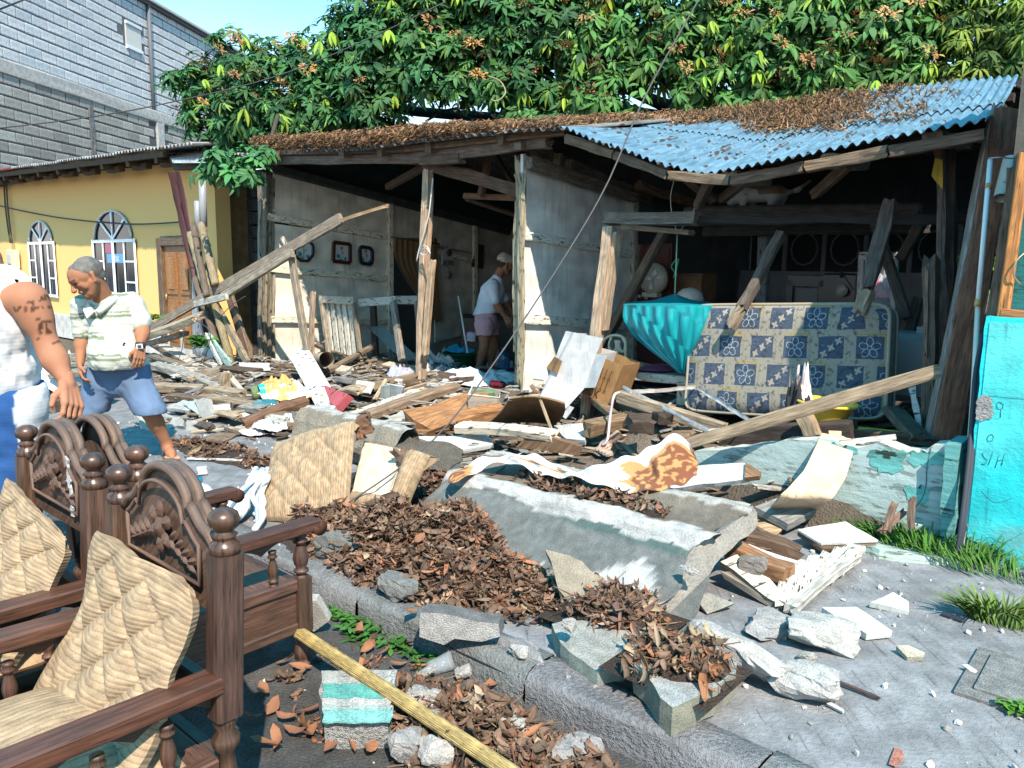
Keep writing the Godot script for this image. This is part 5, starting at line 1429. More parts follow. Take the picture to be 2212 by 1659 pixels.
# trees
func leaf_into(s: SurfaceTool, root: Vector3, dir: Vector3, up: Vector3, l: float, w: float, droop: float, col: Color, fold := 0.25) -> void:
	var x := dir.cross(up).normalized()
	var n := 4
	var prev := []
	for i in n + 1:
		var t := float(i) / n
		var c := root + dir * (l * t) - up * (droop * l * t * t)
		var hw := w * 0.5 * pow(sin(PI * clampf(t * 0.93 + 0.05, 0, 1)), 0.8)
		if i == n:
			hw = 0.0
		var lift := up * hw * fold
		var row := [c - x * hw + lift, c, c + x * hw + lift]
		if i > 0:
			s.set_color(col)
			quad(s, prev[0], row[0], row[1], prev[1])
			quad(s, prev[1], row[1], row[2], prev[2])
		prev = row
func whorl(kind: int) -> ArrayMesh:
	var s := st_new()
	if kind == 0 or kind == 1:
		var k := 9
		for i in k:
			var a := TAU * i / k + rnd(-0.2, 0.2)
			var tilt := rnd(-0.35, 0.45) if kind == 0 else rnd(-0.9, 0.1)
			var d := V3(cos(a) * cos(tilt), sin(tilt), sin(a) * cos(tilt))
			var g := rnd(0.7, 1.25)
			leaf_into(s, d * 0.03 + V3(0, rnd(-0.05, 0.05), 0), d, V3(-d.x * d.y, 1, -d.z * d.y).normalized(), rnd(0.10, 0.2), rnd(0.045, 0.08), rnd(0.25, 0.6), C3(g, g * rnd(0.92, 1.05), g * rnd(0.8, 1.1)))
	elif kind == 2:
		for i in 6:
			var a := TAU * i / 6 + rnd(-0.3, 0.3)
			var d := V3(cos(a) * 0.55, -0.75 + rnd(-0.2, 0.3), sin(a) * 0.55).normalized()
			var g := rnd(0.8, 1.2)
			leaf_into(s, d * 0.02, d, V3(-d.x * d.y, 1, -d.z * d.y).normalized(), rnd(0.13, 0.19), rnd(0.05, 0.07), 0.3, C3(g, g, g), 0.5)
	elif kind == 3:
		for i in 34:
			var d := rv().normalized()
			d.y = absf(d.y) * 0.7
			var g := rnd(0.5, 1.4)
			leaf_into(s, d * rnd(0.02, 0.09), (d + rv(0.5)).normalized(), V3(0.2, 0.9, 0.3), rnd(0.03, 0.07), rnd(0.012, 0.022), 0.4, C3(g, g, g))
	else:
		for i in 9:
			var a := TAU * i / 9 + rnd(-0.3, 0.3)
			var d := V3(cos(a), rnd(-0.5, 0.3), sin(a)).normalized()
			var g := rnd(0.7, 1.25)
			leaf_into(s, d * 0.02, d, V3(-d.x * d.y, 1, -d.z * d.y).normalized(), rnd(0.13, 0.2), rnd(0.035, 0.05), rnd(0.4, 0.9), C3(g, g, g))
	return done(s)
func clump_fill(clumps: Array, per: int, shell: float) -> Array:
	var out := []
	for c in clumps:
		var n := int(per * c[1] * c[1] / 0.36)
		for i in n:
			var d := rv().normalized()
			var rr: float = c[1] * lerpf(shell, 1.05, pow(rng.randf(), 0.6))
			var p: Vector3 = c[0] + V3(d.x * 1.15, d.y * 0.8, d.z) * rr
			var up := (d * 0.7 + V3(0, 0.9, 0.35) + rv(0.35)).normalized()
			var x := up.cross(V3(rnd(), 0.1, rnd())).normalized()
			var b := Basis(x, up, x.cross(up)).scaled(Vector3.ONE * rnd(0.55, 1.1))
			out.append(Transform3D(b, p))
	return out
func leafage(parent: Node3D, called: String, mesh: Mesh, places: Array, base: Color, j: float, mt: Material = null) -> void:
	var tn := []
	for p in places:
		var k := 1.0 + rnd(-j, j)
		tn.append(C3(base.r * k * rnd(0.85, 1.2), base.g * k, base.b * k * rnd(0.8, 1.2)))
	stuff(called, mesh, mats.leaf if mt == null else mt, places, tn, "", "", parent)
func some(a: Array, share: float) -> Array:
	var out := []
	for p in a:
		if rng.randf() < share:
			out.append(p)
	return out
func limb(parent: Node, pts: Array, r0: float, r1: float) -> void:
	var c := curve(pts, 14)
	var rr := []
	for i in c.size():
		rr.append(lerpf(r0, r1, float(i) / (c.size() - 1)) * (1.0 + 0.06 * sin(i * 2.3)))
	put("limb", tube(c, rr, 9, C3(0.085, 0.065, 0.05)), mats.wood, parent)
func build_trees() -> void:
	var big := thing("broadleaf_tree", hp(3.6, 0, 6.4), "huge dark green broadleaf tree with drooping leaf whorls and brown flower heads over the roofs", "tree")
	var fork := hp(3.6, 3.6, 6.2)
	var bark := [hp(3.6, 0, 6.4), hp(3.55, 1.8, 6.35), fork]
	var tr := curve(bark, 10)
	put("trunk", tube(tr, 0.26, 12, C3(0.085, 0.065, 0.05)), mats.wood, big)
	var sp := [[370, 175, 11.6, 0.34], [420, 150, 11.2, 0.4], [400, 240, 11.0, 0.4], [450, 265, 10.9, 0.45], [470, 110, 11.4, 0.42], [520, 180, 10.8, 0.55], [560, 115, 11.0, 0.36], [500, 245, 10.7, 0.45], [560, 250, 10.6, 0.5], [625, 135, 10.8, 0.5], [640, 230, 10.5, 0.55], [735, 60, 10.8, 0.5], [700, 160, 10.6, 0.6], [690, 250, 10.6, 0.5], [760, 120, 10.4, 0.6], [770, 215, 10.3, 0.5], [800, 40, 10.6, 0.6], [850, 130, 10.3, 0.6], [870, 60, 10.5, 0.6], [950, 40, 10.3, 0.6], [940, 140, 10.1, 0.55], [985, 95, 10.2, 0.5], [1010, 175, 10.0, 0.42], [1040, 40, 10.2, 0.6], [1060, 120, 10.0, 0.55], [1100, 215, 9.8, 0.42], [1120, 60, 10.0, 0.55], [1150, 150, 9.8, 0.5], [1160, 255, 9.7, 0.4], [1200, 30, 10.0, 0.55], [1235, 190, 9.6, 0.42], [1230, 100, 9.8, 0.5], [1290, 225, 9.5, 0.42], [1300, 60, 9.8, 0.5], [1330, 130, 9.6, 0.36], [1390, 40, 9.8, 0.5], [1420, 120, 9.5, 0.4], [1470, 50, 9.6, 0.5], [1500, 110, 9.4, 0.4], [1540, 40, 9.5, 0.5], [1560, 175, 9.2, 0.4], [1480, 185, 9.2, 0.3], [1620, 60, 9.3, 0.5], [1640, 150, 9.1, 0.42], [1600, 205, 9.0, 0.35], [1690, 90, 9.2, 0.48], [1710, 185, 9.0, 0.4], [1760, 40, 9.2, 0.5], [1780, 140, 9.0, 0.48], [1840, 90, 9.0, 0.48], [1830, 185, 8.9, 0.32], [1890, 40, 9.1, 0.48], [1900, 140, 8.9, 0.42], [1940, 95, 9.0, 0.4], [790, -40, 10.8, 0.5], [900, -50, 10.6, 0.65], [1100, -60, 10.2, 0.65], [1300, -60, 10.0, 0.65], [1500, -60, 9.8, 0.65], [1700, -60, 9.5, 0.65], [1880, -60, 9.3, 0.6]]
	var clumps := []
	for q in sp:
		clumps.append([at(q[0], q[1], q[2]) + INWARD * 0.3, q[3]])
	var rear := []
	for q in [[500, 190, 13.0, 0.55], [690, 140, 13.0, 0.6], [640, 230, 13.2, 0.7], [820, 60, 12.6, 0.9], [1000, 80, 12.4, 0.8], [760, 260, 13.0, 0.5], [1180, 80, 12.2, 0.9], [1170, 230, 12.3, 0.6], [1340, 60, 12.0, 0.8], [1290, 200, 12.0, 0.5], [1540, 80, 11.6, 0.8], [1540, 215, 11.6, 0.4], [1720, 80, 11.4, 0.8], [1760, 170, 11.3, 0.6], [1900, 100, 11.0, 0.8], [1880, 190, 11.0, 0.5], [1400, 140, 12.0, 0.5], [880, 190, 12.4, 0.35]]:
		rear.append([at(q[0], q[1], q[2]), q[3]])
	var all := clump_fill(clumps, 92, 0.3)
	var deep := clump_fill(rear, 40, 0.2)
	var half := int(all.size() * 0.5)
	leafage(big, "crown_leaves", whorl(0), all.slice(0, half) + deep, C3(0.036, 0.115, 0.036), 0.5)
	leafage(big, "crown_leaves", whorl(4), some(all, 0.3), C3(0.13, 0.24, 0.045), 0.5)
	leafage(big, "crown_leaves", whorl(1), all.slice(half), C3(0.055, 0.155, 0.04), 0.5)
	var outer := clump_fill(clumps, 5, 0.95)
	for i in outer.size():
		outer[i].basis = Basis.from_euler(V3(rnd(-0.3, 0.3), rnd(0, TAU), rnd(-0.3, 0.3))).scaled(Vector3.ONE * rnd(0.8, 1.15))
	leafage(big, "young_leaves", whorl(2), outer, C3(0.20, 0.33, 0.035), 0.3)
	var heads := []
	for c in clumps:
		for i in 2:
			if rng.randf() < 0.8:
				var d := V3(rnd(), rnd(0.0, 0.8), rnd(0.3, 1.0)).normalized()
				heads.append(Transform3D(Basis.from_euler(rv(0.6)).scaled(Vector3.ONE * rnd(0.9, 1.7)), c[0] + d * c[1] * 1.02))
	leafage(big, "flower_heads", whorl(3), heads, C3(0.34, 0.17, 0.065), 0.4, mats.dry_leaf)
	for q in [[at(1390, 110, 11), at(1500, -80, 10.5)], [at(1335, 180, 11), at(1240, 60, 10.4)], [at(1130, 190, 11.2), at(950, 120, 10.6)], [at(1290, 240, 11.5), at(1000, 215, 11)], [at(1480, 180, 10.6), at(1700, 130, 9.6)], [at(1450, 240, 10.2), at(1800, 190, 9.4)]]:
		limb(big, [fork, q[0], q[1]], 0.15, 0.03)
	limb(big, [fork, at(1000, 250, 12), at(800, 230, 11.4), at(480, 200, 11.2)], 0.14, 0.03)
	limb(big, [hp(3.2, 3.0, 6.0), at(1040, 265, 11.6), at(985, 232, 11.0), at(920, 262, 10.6)], 0.05, 0.015)
	limb(big, [hp(3.2, 3.2, 6.0), at(1090, 250, 11.3), at(1060, 215, 10.8), at(985, 205, 10.4)], 0.05, 0.012)
	limb(big, [at(1480, 255, 10.0), at(1478, 200, 9.9), at(1500, 120, 9.7)], 0.06, 0.03)
	put("hanging_stem", tube(curve([at(1055, 165, 9.8), at(1080, 175, 9.7), at(1092, 200, 9.6), at(1075, 218, 9.6), at(1060, 215, 9.6)], 12), 0.008, 5, C3(0.3, 0.24, 0.15)), mats.plain, big)
	var yt := thing("yellowish_tree", hp(8.5, 0, 5.5), "yellow-green tree with narrow drooping leaves at the top right corner", "tree")
	var cl := []
	for q in [[1960, 60, 9.6, 0.5], [2030, 20, 9.4, 0.55], [2060, 110, 9.3, 0.5], [2120, 40, 9.2, 0.5], [2140, 130, 9.1, 0.45], [2200, 70, 9.0, 0.5], [1990, 150, 9.4, 0.36], [2070, 165, 9.2, 0.32], [2200, 160, 9.0, 0.4], [2100, -50, 9.4, 0.6], [2230, -20, 9.2, 0.5], [1960, -40, 9.6, 0.5], [2250, 120, 9.0, 0.5]]:
		cl.append([at(q[0], q[1], q[2]), q[3]])
	var fill := clump_fill(cl, 48, 0.2)
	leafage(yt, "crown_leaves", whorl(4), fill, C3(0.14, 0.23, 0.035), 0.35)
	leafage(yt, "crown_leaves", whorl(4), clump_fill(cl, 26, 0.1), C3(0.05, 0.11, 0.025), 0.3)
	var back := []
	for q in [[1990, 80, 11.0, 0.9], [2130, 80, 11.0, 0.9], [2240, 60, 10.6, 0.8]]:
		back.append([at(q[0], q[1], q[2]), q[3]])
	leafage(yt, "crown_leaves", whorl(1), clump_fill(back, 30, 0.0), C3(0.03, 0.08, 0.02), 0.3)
	put("trunk", tube(curve([hp(8.5, 0, 5.5), at(2090, 200, 10.6), at(2100, 60, 9.8)], 10), [0.16, 0.15, 0.14, 0.13, 0.12, 0.11, 0.1, 0.09, 0.08, 0.06, 0.05], 9, C3(0.1, 0.08, 0.06)), mats.wood, yt)
	limb(yt, [at(2090, 200, 10.6), at(2010, 150, 9.9), at(1960, 60, 9.6)], 0.06, 0.02)
	var sp2 := thing("hanging_leafy_branch", at(560, 330, 9.6), "low branch of broad leaves hanging in front of the pale linking roof sheet", "branch")
	var cs := []
	for q in [[440, 372, 9.5, 0.13], [478, 350, 9.4, 0.2], [500, 385, 9.3, 0.16], [530, 360, 9.3, 0.22], [555, 340, 9.4, 0.18], [515, 335, 9.4, 0.18]]:
		cs.append([at(q[0], q[1], q[2]), q[3]])
	leafage(sp2, "leaves", whorl(0), clump_fill(cs, 110, 0.2), C3(0.05, 0.17, 0.06), 0.3)
	limb(sp2, [at(600, 250, 10.2), at(560, 340, 9.5), at(440, 365, 9.5)], 0.03, 0.01)
	var gap := thing("bush_behind_timber", at(2168, 540, 7.5), "sunlit green bush glimpsed between the leaning timber and the orange window frame", "bush")
	var gs := []
	for q in [[2160, 470, 7.5, 0.22], [2155, 540, 7.5, 0.24], [2150, 600, 7.5, 0.2], [2165, 420, 7.6, 0.2]]:
		gs.append([at(q[0], q[1], q[2]), q[3]])
	leafage(gap, "leaves", whorl(4), clump_fill(gs, 160, 0.1), C3(0.09, 0.2, 0.03), 0.3)
# dead leaves
func curled_leaf_into(s: SurfaceTool, o: Vector3, b: Basis, l: float, w: float, col: Color, k_ := 1.0) -> void:
	var curl := rnd(0.5, 3.4) * k_
	var roll := rnd(0.3, 1.7) * k_
	var tw := rnd(-0.8, 0.8)
	var rows := []
	var n := 5
	for i in n + 1:
		var t := float(i) / n
		var ang := (t - 0.5) * curl
		var c := V3(sin(ang) / curl, (cos(ang) - 1.0) / curl * -1.0, 0) * l
		var hw := w * 0.5 * (pow(sin(PI * clampf(t * 0.94 + 0.03, 0, 1)), 0.75) if i > 0 and i < n else 0.04)
		var row := []
		for k in [-1.0, -0.45, 0.0, 0.45, 1.0]:
			var a: float = k * roll
			var q := V3(0, (1.0 - cos(a)) / roll, sin(a) / roll) * hw
			q = q.rotated(Vector3.RIGHT, tw * (t - 0.5) * 2.0) * (1.0 + 0.25 * sin(i * 5.0 + k * 4.0 + curl * 9.0))
			row.append(o + b * (c + q))
		rows.append(row)
	s.set_color(col)
	for i in n:
		for k in 4:
			quad(s, rows[i][k], rows[i + 1][k], rows[i + 1][k + 1], rows[i][k + 1])
func leaf_clump(k: int, spread: float) -> ArrayMesh:
	var s := st_new()
	for i in k:
		var g := rnd(0.55, 1.3)
		curled_leaf_into(s, V3(rnd(), rnd(-0.1, 0.5), rnd()) * spread, Basis.from_euler(V3(rnd(-0.7, 0.7), rnd(0, TAU), rnd(-0.7, 0.7))), rnd(0.05, 0.19), rnd(0.025, 0.07), C3(g, g * rnd(0.9, 1.05), g * rnd(0.85, 1.1)))
	for i in 2:
		var a := V3(rnd(), rnd(0, 0.4), rnd()) * spread
		s.set_color(C3(0.8, 0.75, 0.7))
		tube_into(s, [a, a + V3(rnd(), rnd(-0.2, 0.2), rnd()) * 0.12], 0.0035, 4, false)
	return done(s)
const TAN := Color(0.27, 0.2, 0.14)
const BROWN := Color(0.15, 0.092, 0.064)
const RUSSET := Color(0.26, 0.115, 0.06)
# rubble
func smooth01(a: float, b: float, x: float) -> float:
	var t := clampf((x - a) / (b - a), 0, 1)
	return t * t * (3 - 2 * t)
func bed_h(a: float, b: float) -> float:
	var left := smooth01(-1.5, 0.2, a) * (1.0 - smooth01(7.6, 8.3, a))
	var h := smooth01(-2.3, -1.0, b) * (1.0 - 0.75 * smooth01(1.0, 2.2, b)) * left
	h *= lerpf(1.0, smooth01(-1.2, -0.85, b), smooth01(6.2, 6.75, a))
	var m := 0.26 * h * (0.85 + 0.8 * wob.get_noise_2d(a * 80.0, b * 80.0)) * (0.75 + 0.35 * smooth01(3.0, 6.0, a))
	return 0.106 + maxf(0.0, m) + 0.016 * smooth01(0.05, 0.3, h)
func ab(p: Vector3) -> Vector2:
	return Vector2((p - CORNER).dot(RIGHT), (p - CORNER).dot(INWARD))
func bed(u: float, v: float, dh := 0.0) -> Vector3:
	var h := 0.2
	for i in 6:
		var q := ab(on(u, v, h + dh))
		h = lerpf(h, bed_h(q.x, q.y), 0.7)
	return on(u, v, h + dh)
func mound_y(m: Dictionary, p: Vector3) -> float:
	var d: Vector3 = p - m.c
	var e := Vector2(d.dot(RIGHT) / m.ra, d.dot(INWARD) / m.rb)
	var r := e.length() + wob.get_noise_2d(p.x * 130.0, p.z * 130.0) * 0.5
	if r >= 1.0:
		return 0.0
	return m.h * (1.0 - r * r) * (0.8 + 0.7 * wob.get_noise_2d(p.x * 260.0 + 70.0, p.z * 260.0))
func make_mound(called: String, m: Dictionary, label: String, clumps: int, mix_: float) -> void:
	var t := thing(called, m.c, label, "leaf heap")
	var f := func(s: float, g: float) -> Vector3:
		var p: Vector3 = m.c + RIGHT * (s * 2.4 - 1.2) * m.ra + INWARD * (g * 2.4 - 1.2) * m.rb
		var y := mound_y(m, p)
		p.y = m.c.y + (y if y > 0.0 else -0.03)
		return p
	var soil := put("leaf_mould", skin(26, 26, f, 0.0, Vector2(2, 2), null, false), mat("mould", C3(0.085, 0.055, 0.042), 1.0, "conc", "grain_h", 3.0, 3.0), t)
	soil.set_meta("kind", "stuff")
	for k in 3:
		var pl := []
		var tn := []
		for i in clumps / 3:
			var r := sqrt(rng.randf()) * 1.02
			var a := rnd(0, TAU)
			var p: Vector3 = m.c + RIGHT * cos(a) * r * m.ra + INWARD * sin(a) * r * m.rb
			var y := mound_y(m, p)
			if y <= 0.0 and rng.randf() < 0.7:
				continue
			p.y = m.c.y + y + rnd(-0.005, 0.02)
			pl.append(Transform3D(Basis.from_euler(V3(rnd(-0.7, 0.7), rnd(0, TAU), rnd(-0.7, 0.7))).scaled(Vector3.ONE * pow(rng.randf(), 1.5) * 0.5 + Vector3.ONE * 0.25), p))
			var c := RUSSET if rng.randf() < mix_ else TAN if rng.randf() < 0.14 else BROWN
			var q := rnd(0.6, 1.4)
			tn.append(C3(c.r * q, c.g * q, c.b * q))
		stuff("dead_leaves", leaf_clump(5, 0.07), mats.dry_leaf, pl, tn, "", "", t)
func plank(label: String, p: Vector3, q: Vector3, w: float, t: float, col: Color, jag := 0.03, up := Vector3.UP, m := "wood", cat := "plank", group := "") -> MeshInstance3D:
	var called := "broken_plank" if cat == "plank" else cat.replace(" ", "_")
	return tag(put(called, beam(p, q, w, t, up, tint(col, 0.1), jag, rnd(-0.01, 0.02), minf(w, t) * 0.08), mats[m]), label, cat, group) as MeshInstance3D
func panel(label: String, corners: Array, thick: float, jag: float, col: Color, m: String, called := "loose_board", cat := "board", edge = null) -> MeshInstance3D:
	return tag(put(called, plate(corners, thick, jag, col, edge), mats[m]), label, cat) as MeshInstance3D
func build_rubble() -> void:
	var f := -INWARD
	var surf := func(s: float, g: float) -> Vector3:
		var a := lerpf(-2.2, 8.6, s)
		var b := lerpf(-2.7, 3.6, g)
		var p := hp(a, bed_h(a, b) - 0.012, b)
		p.y += wob.get_noise_2d(a * 400.0, b * 400.0) * 0.03 * smooth01(-2.2, -1.5, b)
		return p
	var dirt := func(s: float, g: float) -> Color:
		var n := wob.get_noise_2d(s * 900.0, g * 600.0)
		return C3(0.16, 0.13, 0.105) * (1.0 + n * 0.9)
	var bedm := put("rubble_bed", skin(120, 70, surf, 0.0, Vector2(8, 5), dirt, false), mat("bed", Color.WHITE, 1.0, "conc", "grain_h", 2.0, 2.2))
	tag(bedm, "bed of dust, earth and small splinters under the wreckage", "rubble")
	bedm.set_meta("kind", "stuff")
	var unit := beam(V3(-0.5, 0, 0), V3(0.5, 0, 0), 0.16, 0.06, Vector3.UP, Color.WHITE, 0.12, 0.0, 0.01)
	var s := st_new()
	s.set_color(Color.WHITE)
	rock_into(s, Vector3.ZERO, V3(1, 0.35, 0.8), Basis(), 5, 3)
	var chip := done(s)
	for k in 2:
		var pl := []
		var tn := []
		for i in (1500 if k == 0 else 1400):
			var a := rnd(-1.0, 7.4)
			var b := rnd(-2.2, 1.7)
			if b < -1.2 and a > 6.6:
				continue
			var y := bed_h(a, b)
			if y < 0.14 and rng.randf() < 0.75:
				continue
			var z := rnd(0.06, 0.34) if k == 0 else rnd(0.02, 0.1)
			var e := Basis.from_euler(V3(rnd(-0.25, 0.25), rnd(0, TAU) if k else rnd(-1.0, 1.0) + 0.5 * (rng.randi() % 3), rnd(-0.25, 0.3)))
			pl.append(Transform3D(e * Basis.from_scale(V3(z, z * rnd(0.5, 1), z * rnd(0.4, 1.3))), hp(a, y + rnd(0.0, 0.05), b)))
			var w := rng.randf()
			var c := C3(0.3, 0.22, 0.15) if w < 0.4 else C3(0.55, 0.5, 0.45) if w < 0.7 else C3(0.14, 0.09, 0.06) if w < 0.85 else C3(0.6, 0.592, 0.576)
			if k == 1:
				c = C3(0.496, 0.496, 0.48) if w < 0.6 else C3(0.3, 0.3, 0.3)
			tn.append(c * rnd(0.7, 1.15))
		stuff(["wood_splinters", "plaster_chips"][k], [unit, chip][k], [mats.wood, mats.fine_concrete][k], pl, tn, ["small wood splinters strewn over the wreckage", "small grey and white plaster chips strewn over the wreckage"][k], "debris")
	plank("long pale slanting board rising to a split tip before the framed pictures", front(316, 716, -0.5), front(738, 472, -0.3), 0.12, 0.05, C3(0.36, 0.29, 0.22), 0.03, f)
	plank("thin split tip of wood continuing the long slanting board", front(728, 480, -0.31), front(842, 443, -0.28), 0.035, 0.02, C3(0.5, 0.33, 0.18), 0.1, f)
	plank("second slanting board just under the long one, pale on its upper edge", front(482, 640, -0.52), front(632, 545, -0.42), 0.09, 0.06, C3(0.4, 0.34, 0.27), 0.03, f)
	plank("short white-edged board end nailed across the slanting boards", front(422, 657, -0.54), front(490, 640, -0.56), 0.08, 0.05, C3(0.58, 0.55, 0.5), 0.01, f)
	plank("thin upright prop under the slanting boards, left of the plank gate", front(630, 550, -0.36), front(665, 760, -0.3), 0.09, 0.06, C3(0.38, 0.31, 0.24), 0.02, f)
	plank("short pale stake with pointed top left of the plank gate", front(676, 628, -0.2), front(673, 790, -0.2), 0.06, 0.05, C3(0.55, 0.4, 0.3), 0.05, f)
	var rust := thing("rusty_roof_channel", front(420, 700, -0.3), "dark maroon rusty metal sheet bent along its length, leaning before the yellow house door", "metal sheet")
	var ch := func(x: float, t: float) -> Vector3:
		var c := front(378, 372, -0.2).lerp(front(452, 730, -0.35), t)
		var w := lerpf(0.32, 0.17, t)
		return c + RIGHT * ((x - 0.5) * w) + f * (sin(x * TAU * 1.5) * 0.035 + 0.02 * sin(x * 40.0 + t * 9.0) * (1.0 - t))
	put("sheet", skin(18, 6, ch, 0.004), mat("maroon", C3(0.085, 0.022, 0.02), 0.55, "zinc", "", 0, 0, 0.2), rust)
	var bam := [[411, 502, 455, 660, 0.055], [434, 483, 466, 615, 0.05], [440, 571, 500, 786, 0.05], [421, 600, 480, 780, 0.045], [418, 490, 447, 640, 0.04]]
	var bl := ["split bamboo pole standing left in the bundle against the shaded block wall", "split bamboo pole with the highest jagged top in the bundle", "long bamboo pole crossing the foot of the bundle", "dark bamboo pole low down behind the bundle", "thin bamboo pole hidden behind the jagged one"]
	for i in bam.size():
		var q: Array = bam[i]
		var p0 := front(q[0], q[1], -0.25 - 0.03 * i)
		var p1 := front(q[2], q[3], -0.45 - 0.03 * i)
		var st := st_new(true)
		st.set_color(tint(C3(0.38, 0.31, 0.19) if i < 3 else C3(0.16, 0.12, 0.09), 0.15))
		var pts := []
		var rr := []
		for k in 25:
			var tt := k / 24.0
			pts.append(p0.lerp(p1, tt))
			rr.append(q[4] * (1.18 if k % 6 == 3 else 1.0) * (0.8 if k == 0 else 1.0))
		tube_into(st, pts, rr, 9)
		tag(put("bamboo_pole", done(st), mats.wood), bl[i], "bamboo pole", "bamboo poles stacked against the shaded wall")
	for q in [[437, 390, 440, 490, 0.05, "taller of two grey plastic pipes standing above the bamboo"], [426, 434, 428, 500, 0.045, "shorter of two grey plastic pipes standing above the bamboo"]]:
		var pp := [front(q[0], q[1], -0.1), front((q[0] + q[2]) * 0.5, (q[1] + q[3]) * 0.5, -0.1), front(q[2], q[3], -0.1)]
		tag(put("grey_pipe", tube(pp, q[4], 12, C3(0.26, 0.28, 0.31)), mats.smooth), q[5], "pipe", "grey pipes above the bamboo")
	plank("dark board leaning behind the bamboo against the shaded wall", front(452, 640, -0.1), front(497, 790, -0.3), 0.14, 0.04, DARKW, 0.03, f)
	plank("wavy brown board leaning beside the splintered wall edge", front(492, 625, -0.1), front(541, 788, -0.4), 0.17, 0.04, C3(0.25, 0.17, 0.12), 0.05, f)
	plank("pale rough lath crossing the dark leaning boards", front(462, 650, -0.3), front(536, 786, -0.55), 0.1, 0.05, C3(0.34, 0.27, 0.19), 0.03, f)
	tag(put("zinc_strip", plate([front(414, 552, 0.0), front(424, 550, 0.0), front(446, 770, -0.2), front(416, 765, -0.2)], 0.006, 0.004, C3(0.36, 0.42, 0.48)), mats.zinc), "narrow grey zinc strip standing before the brown door", "metal sheet")
	plank("pale turquoise board propped low beside the bamboo", front(452, 725, -0.5), front(499, 790, -0.8), 0.1, 0.03, C3(0.42, 0.58, 0.55), 0.03, f, "painted_wood")
	plank("white painted lath beside the pale turquoise board", front(445, 722, -0.55), front(478, 788, -0.8), 0.05, 0.03, C3(0.56, 0.576, 0.56), 0.02, f, "painted_wood")
	plank("wide weathered plank end pointing up beside the grey-haired man", front(318, 726, -0.75), front(432, 684, -0.65), 0.2, 0.09, C3(0.5, 0.42, 0.32), 0.07, V3(0, 1, 0.5))
	plank("grey plank under the weathered plank end", front(322, 742, -0.72), front(400, 720, -0.6), 0.14, 0.06, C3(0.33, 0.3, 0.26), 0.04)
